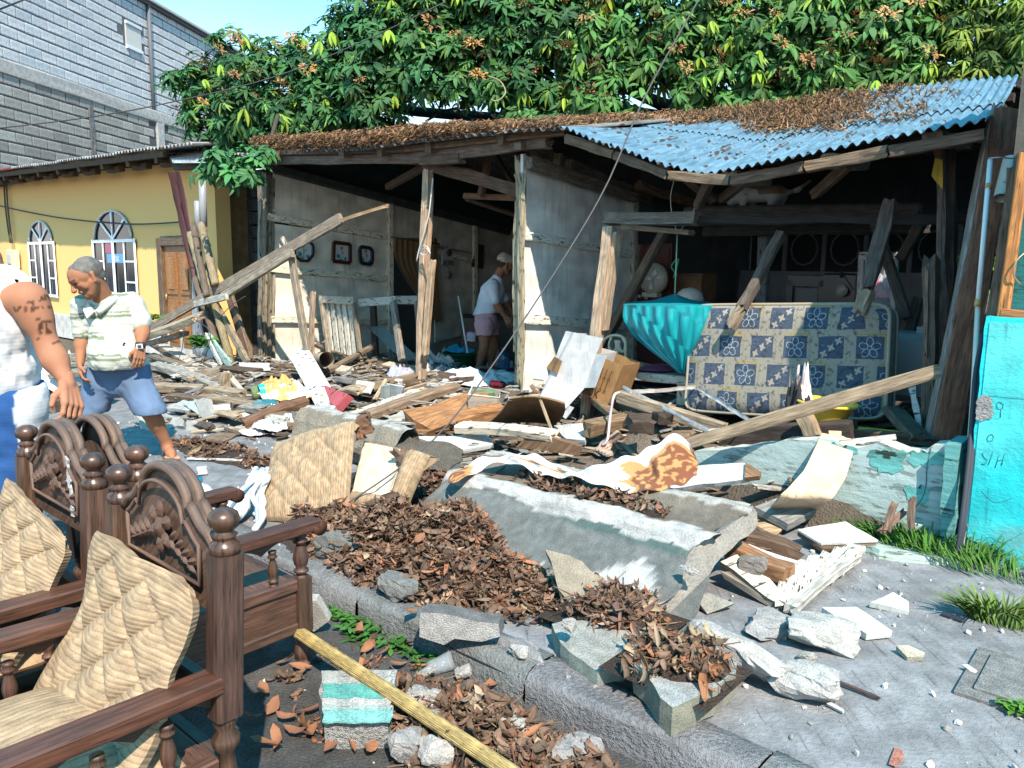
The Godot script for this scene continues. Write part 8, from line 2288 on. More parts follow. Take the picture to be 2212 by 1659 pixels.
func hand_into(s: SurfaceTool, wrist: Vector3, dir: Vector3, palm: Vector3, thumb: Vector3, size: float, curl: float, paint: Callable) -> void:
	dir = dir.normalized()
	palm = (palm - dir * palm.dot(dir)).normalized()
	thumb = (thumb - dir * thumb.dot(dir) - palm * thumb.dot(palm)).normalized()
	var b := []
	var k0 := wrist + dir * 0.005 * size
	for i in 4:
		var o := (1.5 - i) * 0.021 * size
		b.append([k0 + thumb * o * 0.6, 0.017 * size, wrist + dir * 0.085 * size + thumb * o, 0.0135 * size])
	b.append([wrist - dir * 0.03, 0.026 * size, k0, 0.024 * size])
	var fl := [0.072, 0.082, 0.076, 0.058]
	for i in 4:
		var o := (1.5 - i) * 0.0225 * size
		var p := wrist + dir * 0.09 * size + thumb * o
		var a := curl * (0.5 + 0.12 * i)
		var r := 0.0092 * size
		for j in 3:
			var d := dir * cos(a) + palm * sin(a) + thumb * (0.06 - 0.04 * i)
			var q: Vector3 = p + d.normalized() * fl[i] * size * [0.46, 0.31, 0.23][j]
			b.append([p, r, q, r * 0.92])
			p = q
			r *= 0.92
			a += curl * 0.75
	var t0 := wrist + dir * 0.03 * size + thumb * 0.026 * size
	var t1 := t0 + (dir * 0.65 + thumb * 0.65 + palm * 0.3).normalized() * 0.042 * size
	var t2 := t1 + (dir * 0.9 + thumb * 0.15 + palm * 0.45).normalized() * 0.032 * size
	b.append([t0, 0.016 * size, t1, 0.0115 * size])
	b.append([t1, 0.0115 * size, t2, 0.009 * size])
	net_into(s, b, 0.0036, 0.006, paint)
func head_into(s: SurfaceTool, c: Vector3, fwd: Vector3, up: Vector3, z: float, neck: Vector3, skin_c: Color, hair_c: Color, line: float) -> void:
	fwd = fwd.normalized()
	var r := fwd.cross(up).normalized()
	up = r.cross(fwd).normalized()
	var b := [[c + up * 0.035 * z - fwd * 0.025 * z, 0.083 * z, c + up * 0.03 * z + fwd * 0.022 * z, 0.076 * z], [c - up * 0.03 * z + fwd * 0.03 * z, 0.062 * z, c - up * 0.085 * z + fwd * 0.05 * z, 0.032 * z]]
	for e in [-1.0, 1.0]:
		b.append([c - up * 0.03 * z + r * e * 0.045 * z, 0.035 * z, c - up * 0.078 * z + r * e * 0.026 * z + fwd * 0.038 * z, 0.026 * z])
		b.append([c - up * 0.012 * z + r * e * 0.04 * z + fwd * 0.062 * z, 0.022 * z, c - up * 0.03 * z + r * e * 0.04 * z + fwd * 0.05 * z, 0.024 * z])
		b.append([c + up * 0.022 * z + r * e * 0.018 * z + fwd * 0.088 * z, 0.013 * z, c + up * 0.018 * z + r * e * 0.045 * z + fwd * 0.074 * z, 0.012 * z])
		b.append([c + up * 0.018 * z + r * e * 0.083 * z - fwd * 0.012 * z, 0.012 * z, c - up * 0.028 * z + r * e * 0.08 * z - fwd * 0.005 * z, 0.01 * z])
	b.append([c + up * 0.01 * z + fwd * 0.094 * z, 0.009 * z, c - up * 0.028 * z + fwd * 0.112 * z, 0.013 * z])
	b.append([c - up * 0.03 * z + r * 0.012 * z + fwd * 0.102 * z, 0.008 * z, c - up * 0.03 * z - r * 0.012 * z + fwd * 0.102 * z, 0.008 * z])
	b.append([c - up * 0.052 * z + r * 0.02 * z + fwd * 0.083 * z, 0.009 * z, c - up * 0.052 * z - r * 0.02 * z + fwd * 0.083 * z, 0.009 * z])
	b.append([c - up * 0.03 * z - fwd * 0.02 * z, 0.056 * z, neck, 0.058 * z])
	var paint := func(p: Vector3) -> Color:
		var d := p - c
		var x := d.dot(r) / z
		var y := d.dot(up) / z
		var f := d.dot(fwd) / z
		if f > 0.05:
			if absf(absf(x) - 0.032) < 0.016 and absf(y - 0.003) < 0.0065:
				return C3(0.03, 0.02, 0.015) if absf(absf(x) - 0.032) < 0.006 else skin_c * 0.7
			if absf(absf(x) - 0.034) < 0.022 and absf(y - 0.026) < 0.006:
				return skin_c * 0.35
			if absf(x) < 0.025 and absf(y + 0.053) < 0.003:
				return C3(0.12, 0.035, 0.03)
			if absf(x) < 0.024 and absf(y + 0.053) < 0.009:
				return C3(skin_c.r * 0.85, skin_c.g * 0.6, skin_c.b * 0.6)
		var k := y * 0.62 - f * 0.8 + line + 0.012 * wob.get_noise_3dv(p * 2200.0)
		if k > 0.0 and y > -0.055 and absf(x) < 0.088 and not (y < 0.03 and f > 0.015):
			return skin_c.lerp(hair_c * (1.0 + 0.5 * wob.get_noise_3dv(p * 3500.0)), clampf(k * 55.0, 0.0, 0.9))
		if f > 0.03 and y < -0.035:
			return skin_c * 0.86
		return skin_c * (1.0 + 0.2 * wob.get_noise_3dv(p * 900.0))
	net_into(s, b, 0.0038, 0.014, paint)
func cap_of_hair(c: Vector3, fwd: Vector3, up: Vector3, z: float, col: Color, front_cut: float) -> ArrayMesh:
	fwd = fwd.normalized()
	var r := fwd.cross(up).normalized()
	up = r.cross(fwd).normalized()
	var b := [[c + up * 0.036 * z - fwd * 0.026 * z, 0.083 * z, c + up * 0.031 * z + fwd * 0.02 * z, 0.0765 * z], [c - up * 0.01 * z - fwd * 0.042 * z, 0.062 * z, c + up * 0.02 * z - fwd * 0.034 * z, 0.076 * z]]
	var n := (fwd * 0.8 - up * 0.62).normalized()
	var paint := func(p: Vector3) -> Color: return col * (1.0 + 0.5 * wob.get_noise_3dv(p * 2500.0))
	return net(b, 0.0048, 0.012, paint, [[n, n.dot(c) + front_cut * z], [-up, -up.dot(c) + 0.045 * z]], 0.007)
func arm_bones(a: Vector3, b: Vector3, c: Vector3, z: float) -> Array:
	return [[a, 0.062 * z, a.lerp(b, 0.35), 0.056 * z], [a.lerp(b, 0.3), 0.057 * z, b, 0.042 * z], [b, 0.041 * z, b.lerp(c, 0.3), 0.044 * z], [b.lerp(c, 0.3), 0.044 * z, c, 0.027 * z]]
func leg_bones(a: Vector3, b: Vector3, c: Vector3, toe: Vector3, z: float) -> Array:
	var back := (c - toe)
	back.y = 0
	back = back.normalized()
	var calf := b.lerp(c, 0.3) + back * 0.015
	return [[a, 0.092 * z, b, 0.058 * z], [b, 0.056 * z, calf, 0.056 * z], [calf, 0.057 * z, c, 0.034 * z], [c, 0.036 * z, c + back * 0.03 - V3(0, 0.045, 0), 0.03 * z], [c - V3(0, 0.03, 0), 0.036 * z, c.lerp(toe, 0.65), 0.03 * z], [c.lerp(toe, 0.6), 0.034 * z, toe, 0.02 * z]]
func sandal(parent: Node, ankle: Vector3, toe: Vector3, col: Color, sole_y: float) -> void:
	var d := toe - ankle
	d.y = 0
	var l := 0.25
	d = d.normalized()
	var n := d.cross(Vector3.UP)
	var mid := toe + d * 0.035
	mid.y = sole_y
	var o := []
	for i in 17:
		var a := TAU * i / 16.0
		o.append(mid - d * l * 0.5 + d * cos(a) * l * 0.5 + n * sin(a) * (0.045 + 0.008 * cos(a)))
	var sd := group_node("flip_flop", parent, mid)
	put("sole", plate(o.slice(0, 16), 0.02, 0.0, col), mats.plain, sd)
	var post := mid - d * 0.06 + V3(0, 0.03, 0)
	for e in [-1.0, 1.0]:
		put("strap", tube(curve([post, mid - d * 0.11 + n * e * 0.03 + V3(0, 0.045, 0), mid - d * 0.16 + n * e * 0.046 + V3(0, 0.0, 0)], 8), 0.007, 6, col * 0.8), mats.plain, sd)
func toes_into(s: SurfaceTool, ankle: Vector3, toe: Vector3, col: Color, side_: float) -> void:
	var d := toe - ankle
	d.y = 0
	d = d.normalized()
	var n := d.cross(Vector3.UP) * side_
	var b := []
	for i in 5:
		var p := toe + n * (i - 2.0) * 0.017 - d * (0.006 * i)
		b.append([p - d * 0.03, 0.013, p + d * (0.022 - 0.003 * i), 0.0125 - 0.0012 * i])
	var paint := func(_p: Vector3) -> Color: return col
	net_into(s, b, 0.0042, 0.005, paint)
func build_people() -> void:
	old_man()
	tattooed_man()
	man_inside()
	cat_on_beam()
func old_man() -> void:
	var z := 5.5
	var sk := C3(0.30, 0.135, 0.075)
	var P := func(u: float, v: float, d: float) -> Vector3: return at(u, v, z + d)
	var g := thing("person", on(290, 985, 0.125), "grey-haired person in cream striped polo shirt and blue shorts, looking down while walking", "person")
	var neck: Vector3 = P.call(222, 640, -0.02)
	var head: Vector3 = P.call(190, 600, -0.14)
	var shl: Vector3 = P.call(288, 655, 0.06)
	var shr: Vector3 = P.call(182, 662, 0.0)
	var ell: Vector3 = P.call(309, 712, 0.02)
	var wrl: Vector3 = P.call(303, 748, -0.1)
	var elr: Vector3 = P.call(177, 728, 0.02)
	var wrr: Vector3 = P.call(173, 787, -0.08)
	var pel: Vector3 = P.call(257, 800, 0.08)
	var hl: Vector3 = P.call(290, 822, 0.06)
	var hr: Vector3 = P.call(220, 822, 0.08)
	var kl: Vector3 = P.call(326, 892, -0.08)
	var al: Vector3 = P.call(362, 962, 0.05)
	var tl: Vector3 = on(374, 990, 0.15)
	var kr: Vector3 = P.call(198, 897, 0.06)
	var ar: Vector3 = P.call(196, 965, 0.2)
	var tr: Vector3 = on(188, 985, 0.15)
	var chest: Vector3 = P.call(238, 690, 0.04)
	var s := st_new(true)
	var paint := func(p: Vector3) -> Color: return sk * (1.0 + 0.18 * wob.get_noise_3dv(p * 500.0))
	var b := [[pel, 0.125, chest, 0.135], [shl, 0.06, shr, 0.06], [chest, 0.12, neck, 0.06]]
	b += arm_bones(shl, ell, wrl, 1.0) + arm_bones(shr, elr, wrr, 1.0) + leg_bones(hl, kl, al, tl, 1.0) + leg_bones(hr, kr, ar, tr, 1.0)
	net_into(s, b, 0.013, 0.03, paint)
	var fwd := V3(-0.62, -0.5, 0.62).normalized()
	var up := V3(-0.38, 0.86, 0.25)
	head_into(s, head, fwd, up, 1.16, neck + V3(0.01, -0.03, 0), sk * 1.05, C3(0.10, 0.095, 0.09), 0.0)
	hand_into(s, wrl, P.call(300, 790, -0.14) - wrl, V3(-0.75, 0, -0.6), V3(-0.6, 0, 0.7), 0.98, 0.45, paint)
	hand_into(s, wrr, P.call(176, 815, -0.12) - wrr, V3(0.8, 0, -0.4), V3(0.2, 0, 0.9), 0.98, 0.65, paint)
	toes_into(s, al, tl, C3(0.42, 0.22, 0.14), 1.0)
	toes_into(s, ar, tr, C3(0.42, 0.22, 0.14), -1.0)
	put("body", done(s), mats.skin, g)
	put("hair", cap_of_hair(head, fwd, up, 1.16, C3(0.10, 0.095, 0.09), -0.012), mats.plain, g)
	var belly := P.call(252, 765, -0.03) as Vector3
	var sb := [[P.call(258, 805, 0.06), 0.17, belly, 0.172], [belly, 0.172, chest, 0.15], [shl - V3(0.02, 0, 0), 0.075, shr + V3(0.03, 0, 0), 0.075], [chest, 0.14, neck + V3(0.02, -0.05, 0), 0.08], [P.call(285, 800, 0.04), 0.13, P.call(232, 800, 0.06), 0.13], [shl, 0.072, shl.lerp(ell, 0.72), 0.07], [shr, 0.08, shr.lerp(elr, 0.82), 0.072]]
	var cream := C3(0.47, 0.48, 0.43)
	var hem_n := V3(0.03, -1, 0.0).normalized()
	var hem_p: Vector3 = P.call(258, 793, 0.0)
	var shirt_paint := func(p: Vector3) -> Color:
		if p.distance_to(ell) < 0.26 and p.distance_to(chest) > 0.2:
			return cream
		var y := p.y - 0.05 * p.x + 0.012 * wob.get_noise_3dv(p * 300.0)
		var m := fposmod(y, 0.145)
		if m < 0.022 or (m > 0.032 and m < 0.045):
			return C3(0.17, 0.2, 0.14)
		if m > 0.09 and m < 0.1:
			return C3(0.28, 0.31, 0.24)
		return cream
	var cuts := [[hem_n, hem_n.dot(hem_p)], [(ell - shl).normalized(), (ell - shl).normalized().dot(shl.lerp(ell, 0.75))]]
	var shirt := net(sb, 0.011, 0.035, shirt_paint, [cuts[0]], 0.02)
	put("polo_shirt", shirt, mats.cloth, g)
	put("collar", tube(curve([neck + V3(-0.07, -0.05, 0.05), neck + V3(-0.03, -0.02, -0.07), neck + V3(0.07, -0.005, -0.06), neck + V3(0.09, -0.03, 0.04), neck + V3(0.02, -0.11, 0.12)], 14), 0.024, 8, cream), mats.cloth, g)
	put("collar_wing", plate([neck + V3(-0.07, -0.04, 0.07), neck + V3(0.0, -0.1, 0.13), neck + V3(-0.05, -0.15, 0.13), neck + V3(-0.1, -0.09, 0.09)], 0.012, 0.0, cream), mats.cloth, g)
	put("shirt_logo", box(P.call(241, 752 - 0, -0.152), V3(0.06, 0.012, 0.004), Basis.from_euler(V3(0, 0.1, 0.1)), C3(0.03, 0.03, 0.04)), mats.cloth, g)
	var blue := C3(0.10, 0.155, 0.26)
	var wear := func(p: Vector3) -> Color: return blue * (1.0 + 0.45 * wob.get_noise_3d(p.x * 300.0, p.y * 200.0, p.z * 300.0))
	var pb := [[hl, 0.125, hr, 0.125], [P.call(285, 800, 0.06), 0.13, P.call(232, 800, 0.08), 0.13], [hl, 0.12, hl.lerp(kl, 1.02), 0.105], [hr, 0.12, hr.lerp(kr, 1.02), 0.105]]
	var pn := V3(0.06, -1, 0).normalized()
	put("shorts", net(pb, 0.011, 0.022, wear, [[pn, pn.dot(P.call(258, 893, 0.0))], [Vector3.UP, (P.call(258, 786, 0.0) as Vector3).y]], 0.014), mats.cloth, g)
	sandal(g, al, tl, C3(0.12, 0.1, 0.1), 0.148)
	sandal(g, ar, tr, C3(0.12, 0.1, 0.1), 0.148)
	var w := group_node("wristwatch", g, wrl)
	var wd := (wrl - ell).normalized()
	put("strap", tube([wrl - wd * 0.018, wrl + wd * 0.012], 0.036, 14, C3(0.03, 0.03, 0.035)), mats.plain, w)
	put("case", box(wrl - wd * 0.003 + V3(0.012, 0, 0.034), V3(0.04, 0.034, 0.014), Basis.from_euler(V3(0, 0.3, 0.1)), C3(0.6, 0.62, 0.65)), mats.smooth, w)
	put("dial", box(wrl - wd * 0.003 + V3(0.014, 0, 0.042), V3(0.026, 0.022, 0.004), Basis.from_euler(V3(0, 0.3, 0.1)), C3(0.04, 0.06, 0.07)), mats.smooth, w)
func tattooed_man() -> void:
	var z := 3.05
	var sk := C3(0.33, 0.15, 0.09)
	var P := func(u: float, v: float, d: float) -> Vector3: return at(u, v, z + d)
	var foot: Vector3 = P.call(-40, 900, 0.0)
	foot.y = 0
	var g := thing("person", foot, "person in white tank top with tattooed arm, cut off by the left photo edge", "person")
	var neck: Vector3 = P.call(-40, 560, 0.0)
	var head: Vector3 = P.call(-105, 480, -0.08)
	var shr: Vector3 = P.call(62, 648, -0.03)
	var elr: Vector3 = P.call(108, 757, -0.02)
	var wrr: Vector3 = P.call(146, 828, -0.07)
	var shl: Vector3 = P.call(-150, 640, 0.1)
	var ell: Vector3 = P.call(-185, 750, 0.05)
	var wrl: Vector3 = P.call(-170, 830, -0.08)
	var chest: Vector3 = P.call(-35, 690, 0.03)
	var pel: Vector3 = P.call(-40, 840, 0.05)
	var hr: Vector3 = P.call(15, 870, 0.05)
	var hl: Vector3 = P.call(-95, 870, 0.05)
	var kr := V3(hr.x + 0.02, 0.5, hr.z + 0.02)
	var ar := V3(hr.x + 0.03, 0.09, hr.z - 0.08)
	var tr := ar + V3(-0.1, -0.06, -0.13)
	var kl := V3(hl.x - 0.08, 0.5, hl.z - 0.08)
	var al := V3(hl.x - 0.1, 0.09, hl.z - 0.05)
	var tl := al + V3(-0.12, -0.06, -0.1)
	var s := st_new(true)
	var ax := (elr - shr).normalized()
	var paint := func(p: Vector3) -> Color:
		var c := sk * (1.0 + 0.16 * wob.get_noise_3dv(p * 500.0))
		var t := (p - shr).dot(ax) / (elr - shr).length()
		var q := (p - shr).dot(V3(1, 0, 0).slide(ax).normalized())
		if (p - shr).z > -0.02 and q > -0.03 and t > -0.1 and t < 0.98:
			var n := wob.get_noise_3d(p.x * 1900.0, p.y * 1900.0, 3.0)
			if t < 0.26 and t > 0.02 and absf(n) < 0.09:
				return c * 0.25
			if t > 0.38 and t < 0.93 and q > 0.0 and absf(wob.get_noise_3d(p.x * 1500.0, p.y * 900.0, 40.0)) < 0.075:
				return c * 0.22
		return c
	var b := [[pel, 0.15, chest, 0.165], [shl, 0.065, shr, 0.066], [chest, 0.13, neck, 0.07]]
	b += arm_bones(shr, elr, wrr, 0.98) + arm_bones(shl, ell, wrl, 1.15) + leg_bones(hr, kr, ar, tr, 1.1) + leg_bones(hl, kl, al, tl, 1.1)
	net_into(s, b, 0.011, 0.035, paint)
	head_into(s, head, V3(-0.9, -0.1, 0.2), Vector3.UP, 1.12, neck, sk, C3(0.03, 0.025, 0.02), 0.02)
	hand_into(s, wrr, P.call(158, 880, -0.12) - wrr, V3(-0.8, 0, -0.3), V3(-0.4, 0, 0.9), 1.12, 0.75, paint)
	hand_into(s, wrl, P.call(-175, 880, -0.1) - wrl, V3(0.6, 0, 0), V3(0, 0, 0.9), 1.1, 0.7, paint)
	put("body", done(s), mats.skin, g)
	put("hair", cap_of_hair(head, V3(-0.9, -0.1, 0.2), Vector3.UP, 1.12, C3(0.05, 0.04, 0.035), 0.03), mats.plain, g)
	var white := C3(0.62, 0.63, 0.66)
	var wp := func(p: Vector3) -> Color: return white * (1.0 + 0.12 * wob.get_noise_3dv(p * 200.0))
	var sb := [[P.call(-40, 850, 0.04), 0.185, P.call(-40, 790, 0.03), 0.19], [P.call(-40, 790, 0.03), 0.19, chest, 0.19], [chest + V3(0, 0.04, 0), 0.17, neck + V3(0, -0.09, 0), 0.09], [P.call(22, 622, 0.02), 0.075, P.call(-110, 622, 0.08), 0.075]]
	put("tank_top", net(sb, 0.011, 0.04, wp, [[Vector3.DOWN, -(P.call(-40, 852, 0.0) as Vector3).y]], 0.022), mats.cloth, g)
	var bp := func(p: Vector3) -> Color:
		return C3(0.46, 0.5, 0.55) if p.x > (P.call(52, 860, 0) as Vector3).x else C3(0.012, 0.07, 0.22)
	var pb := [[hr, 0.15, hl, 0.15], [hr, 0.145, hr.lerp(kr, 0.95), 0.12], [hl, 0.14, hl.lerp(kl, 0.95), 0.12]]
	put("shorts", net(pb, 0.013, 0.03, bp, [[Vector3.UP, (P.call(-40, 838, 0.0) as Vector3).y]], 0.02), mats.cloth, g)
	sandal(g, ar, tr, C3(0.05, 0.05, 0.06), 0.03)
	sandal(g, al, tl, C3(0.05, 0.05, 0.06), 0.03)
func man_inside() -> void:
	var z := 10.25
	var sk := C3(0.30, 0.14, 0.08)
	var P := func(u: float, v: float, d: float) -> Vector3: return at(u, v, z + d)
	var g := thing("person", on(1045, 806, 0.15), "person in plaid cap, white t-shirt and pink shorts standing inside the house", "person")
	var neck: Vector3 = P.call(1077, 594, 0.0)
	var head: Vector3 = P.call(1092, 572, -0.02)
	var shn: Vector3 = P.call(1062, 616, -0.12)
	var eln: Vector3 = P.call(1073, 658, -0.16)
	var wrn: Vector3 = P.call(1092, 684, -0.16)
	var shf: Vector3 = P.call(1076, 614, 0.2)
	var elf: Vector3 = P.call(1092, 655, 0.24)
	var wrf: Vector3 = P.call(1108, 678, 0.2)
	var chest: Vector3 = P.call(1064, 632, 0.04)
	var pel: Vector3 = P.call(1050, 690, 0.04)
	var hn: Vector3 = P.call(1046, 702, -0.07)
	var hf: Vector3 = P.call(1058, 702, 0.13)
	var kn: Vector3 = P.call(1046, 748, -0.1)
	var an: Vector3 = P.call(1032, 798, -0.1)
	var tn: Vector3 = on(1022, 810, 0.16)
	var kf: Vector3 = P.call(1066, 748, 0.14)
	var af: Vector3 = P.call(1060, 795, 0.14)
	var tf: Vector3 = on(1076, 800, 0.16)
	var s := st_new(true)
	var paint := func(p: Vector3) -> Color: return sk * (1.0 + 0.15 * wob.get_noise_3dv(p * 500.0))
	var b := [[pel, 0.125, chest, 0.135], [shn, 0.06, shf, 0.06], [chest, 0.11, neck, 0.06]]
	b += arm_bones(shn, eln, wrn, 1.05) + arm_bones(shf, elf, wrf, 1.05) + leg_bones(hn, kn, an, tn, 1.05) + leg_bones(hf, kf, af, tf, 1.05)
	net_into(s, b, 0.014, 0.03, paint)
	head_into(s, head, V3(0.9, -0.25, -0.25), V3(0.2, 0.95, 0), 1.08, neck, sk, C3(0.03, 0.025, 0.02), 0.0)
	hand_into(s, wrn, V3(0.5, -0.85, 0.1), V3(0, 0, -1), V3(1, 0.2, 0), 1.05, 0.4, paint)
	hand_into(s, wrf, V3(0.5, -0.85, 0.1), V3(0, 0, 1), V3(1, 0.2, 0), 1.05, 0.4, paint)
	put("body", done(s), mats.skin, g)
	var white := C3(0.66, 0.71, 0.79)
	var wp := func(_p: Vector3) -> Color: return white
	var sb := [[P.call(1050, 682, 0.04), 0.175, chest, 0.16], [shn, 0.075, shf, 0.075], [chest, 0.14, neck + V3(-0.02, -0.06, 0), 0.075], [shn, 0.075, shn.lerp(eln, 0.75), 0.075], [shf, 0.075, shf.lerp(elf, 0.75), 0.075]]
	put("t_shirt", net(sb, 0.013, 0.035, wp, [[V3(0.1, -1, 0).normalized(), V3(0.1, -1, 0).normalized().dot(P.call(1052, 678, 0.0))]], 0.02), mats.cloth, g)
	var pp := func(_p: Vector3) -> Color: return C3(0.6, 0.36, 0.42)
	var pb := [[hn, 0.125, hf, 0.125], [P.call(1050, 684, 0.04), 0.15, pel, 0.15], [hn, 0.12, hn.lerp(kn, 0.62), 0.105], [hf, 0.12, hf.lerp(kf, 0.62), 0.105]]
	put("shorts", net(pb, 0.013, 0.02, pp, [[Vector3.DOWN, -(P.call(1050, 724, 0.0) as Vector3).y], [Vector3.UP, (P.call(1050, 670, 0.0) as Vector3).y]], 0.014), mats.cloth, g)
	var cap := group_node("cap", g, head)
	var hf2 := V3(0.9, -0.25, -0.25).normalized()
	var hu := V3(0.2, 0.95, 0).normalized()
	var cb := [[head + hu * 0.055 - hf2 * 0.03, 0.1, head + hu * 0.05 + hf2 * 0.03, 0.094]]
	var plaid := func(p: Vector3) -> Color:
		var q := p * 45.0
		return C3(0.2, 0.15, 0.12) if fposmod(q.x + q.z, 1.0) < 0.22 or fposmod(q.y, 1.0) < 0.2 else C3(0.52, 0.46, 0.38)
	put("crown", net(cb, 0.006, 0.01, plaid, [[-hu, -hu.dot(head) - 0.038]]), mats.cloth, cap)
	put("band", tube([head + hu * 0.03 - hf2 * 0.01, head + hu * 0.055 - hf2 * 0.01], 0.103, 16, C3(0.4, 0.35, 0.29)), mats.cloth, cap)
	var peak := []
	var hr := hf2.cross(hu)
	for i in 9:
		var a := PI * i / 8.0 - PI / 2
		peak.append(head + hu * 0.04 + hf2 * (0.08 + 0.085 * cos(a)) + hr * sin(a) * 0.08)
	put("peak", plate(peak, 0.008, 0.0, C3(0.45, 0.39, 0.32)), mats.cloth, cap)
	sandal(g, an, tn, C3(0.2, 0.13, 0.09), 0.15)
	sandal(g, af, tf, C3(0.2, 0.13, 0.09), 0.15)
func cat_on_beam() -> void:
	var c := front(1645, 420, 1.3)
	var g := thing("cat", c, "white and tan cat walking along a beam in the dark rafters", "cat")
	var x := RIGHT
	var y := Vector3.UP
	var n := INWARD
	var b := [[c - x * 0.15, 0.07, c + x * 0.15, 0.075], [c - x * 0.15, 0.06, c - x * 0.25 - y * 0.03, 0.045], [c - x * 0.25 - y * 0.03, 0.052, c - x * 0.29 - y * 0.05, 0.035], [c - x * 0.255 + y * 0.015 - n * 0.03, 0.016, c - x * 0.25 + y * 0.045 - n * 0.035, 0.006], [c - x * 0.255 + y * 0.015 + n * 0.03, 0.016, c - x * 0.25 + y * 0.045 + n * 0.035, 0.006]]
	for q in [[-0.13, -0.05, -0.04], [-0.09, 0.05, 0.06], [0.14, -0.05, 0.02], [0.17, 0.05, 0.09]]:
		var hip: Vector3 = c + x * q[0] + n * q[1] * 0.8 - y * 0.03
		var knee: Vector3 = hip - y * 0.08 + x * (-0.02 if q[0] < 0 else -0.03)
		var hock: Vector3 = hip - y * 0.13 + x * (q[2] - (0.0 if q[0] < 0 else -0.02))
		var paw: Vector3 = hip - y * 0.2 + x * (q[2] - 0.01)
		b += [[hip, 0.045, knee, 0.028], [knee, 0.027, hock, 0.019], [hock, 0.018, paw, 0.017], [paw, 0.018, paw - x * 0.025, 0.014]]
	b += [[c + x * 0.21, 0.025, c + x * 0.32 + y * 0.02, 0.018], [c + x * 0.32 + y * 0.02, 0.018, c + x * 0.42 + y * 0.09, 0.013]]
	var fur := func(p: Vector3) -> Color:
		var d := p - c
		return C3(0.16, 0.1, 0.06) if d.y > -0.01 and d.dot(x) > -0.12 and wob.get_noise_3dv(p * 250.0) > -0.15 else C3(0.3, 0.29, 0.28)
	put("body", net(b, 0.01, 0.03, fur), mats.plain, g)
# small things last
func carton(called: String, label: String, o: Vector3, x: Vector3, y: Vector3, z: Vector3, cx: Color, flaps: Array) -> Node3D:
	var t := thing(called, o, label, "carton")
	var P := func(a: float, b: float, c: float) -> Vector3: return o + x * a + y * b + z * c
	for q in [[[0, 0, 0], [1, 0, 0], [1, 1, 0], [0, 1, 0]], [[0, 0, 1], [1, 0, 1], [1, 1, 1], [0, 1, 1]], [[0, 0, 0], [0, 0, 1], [0, 1, 1], [0, 1, 0]], [[1, 0, 0], [1, 0, 1], [1, 1, 1], [1, 1, 0]], [[0, 0, 0], [1, 0, 0], [1, 0, 1], [0, 0, 1]]]:
		var c := []
		for e in q:
			c.append(P.call(e[0], e[1], e[2]))
		put("carton_side", plate(c, 0.005, 0.0, cx), mats.card, t)
	for q in flaps:
		var c := []
		for e in q:
			c.append(P.call(e[0], e[1], e[2]))
		put("flap", plate(c, 0.005, 0.0, tint(cx, 0.05)), mats.card, t)
	return t
func weed(called: String, label: String, c: Vector3, n: int, spread: float, size: float, col: Color, grassy: bool, cat := "weed") -> void:
	var t := thing(called, c, label, cat)
	var s := st_new()
	for i in n:
		var a := rnd(0, TAU)
		var r := sqrt(rng.randf()) * spread
		var p := c + RIGHT * cos(a) * r * 1.6 + INWARD * sin(a) * r * 0.7
		var k := rnd(0.6, 1.35)
		var cl := C3(col.r * k, col.g * k, col.b * k * 0.9)
		var d := V3(cos(a) * rnd(0.1, 0.9), 1.0, sin(a) * rnd(0.1, 0.9)).normalized()
		if grassy:
			leaf_into(s, p, d, V3(-d.x, 0.4, -d.z).normalized(), size * rnd(0.6, 1.3), size * 0.06, rnd(0.1, 0.7), cl, 0.3)
		else:
			var stem := p + V3(0, rnd(0.01, size), 0)
			for j in 3:
				var b := rnd(0, TAU)
				var e := V3(cos(b), rnd(-0.1, 0.5), sin(b)).normalized()
				leaf_into(s, stem, e, Vector3.UP, size * rnd(0.5, 0.9), size * rnd(0.3, 0.45), 0.3, cl, 0.2)
	var m := put("foliage", done(s), mats.leaf, t)
	m.set_meta("kind", "stuff")
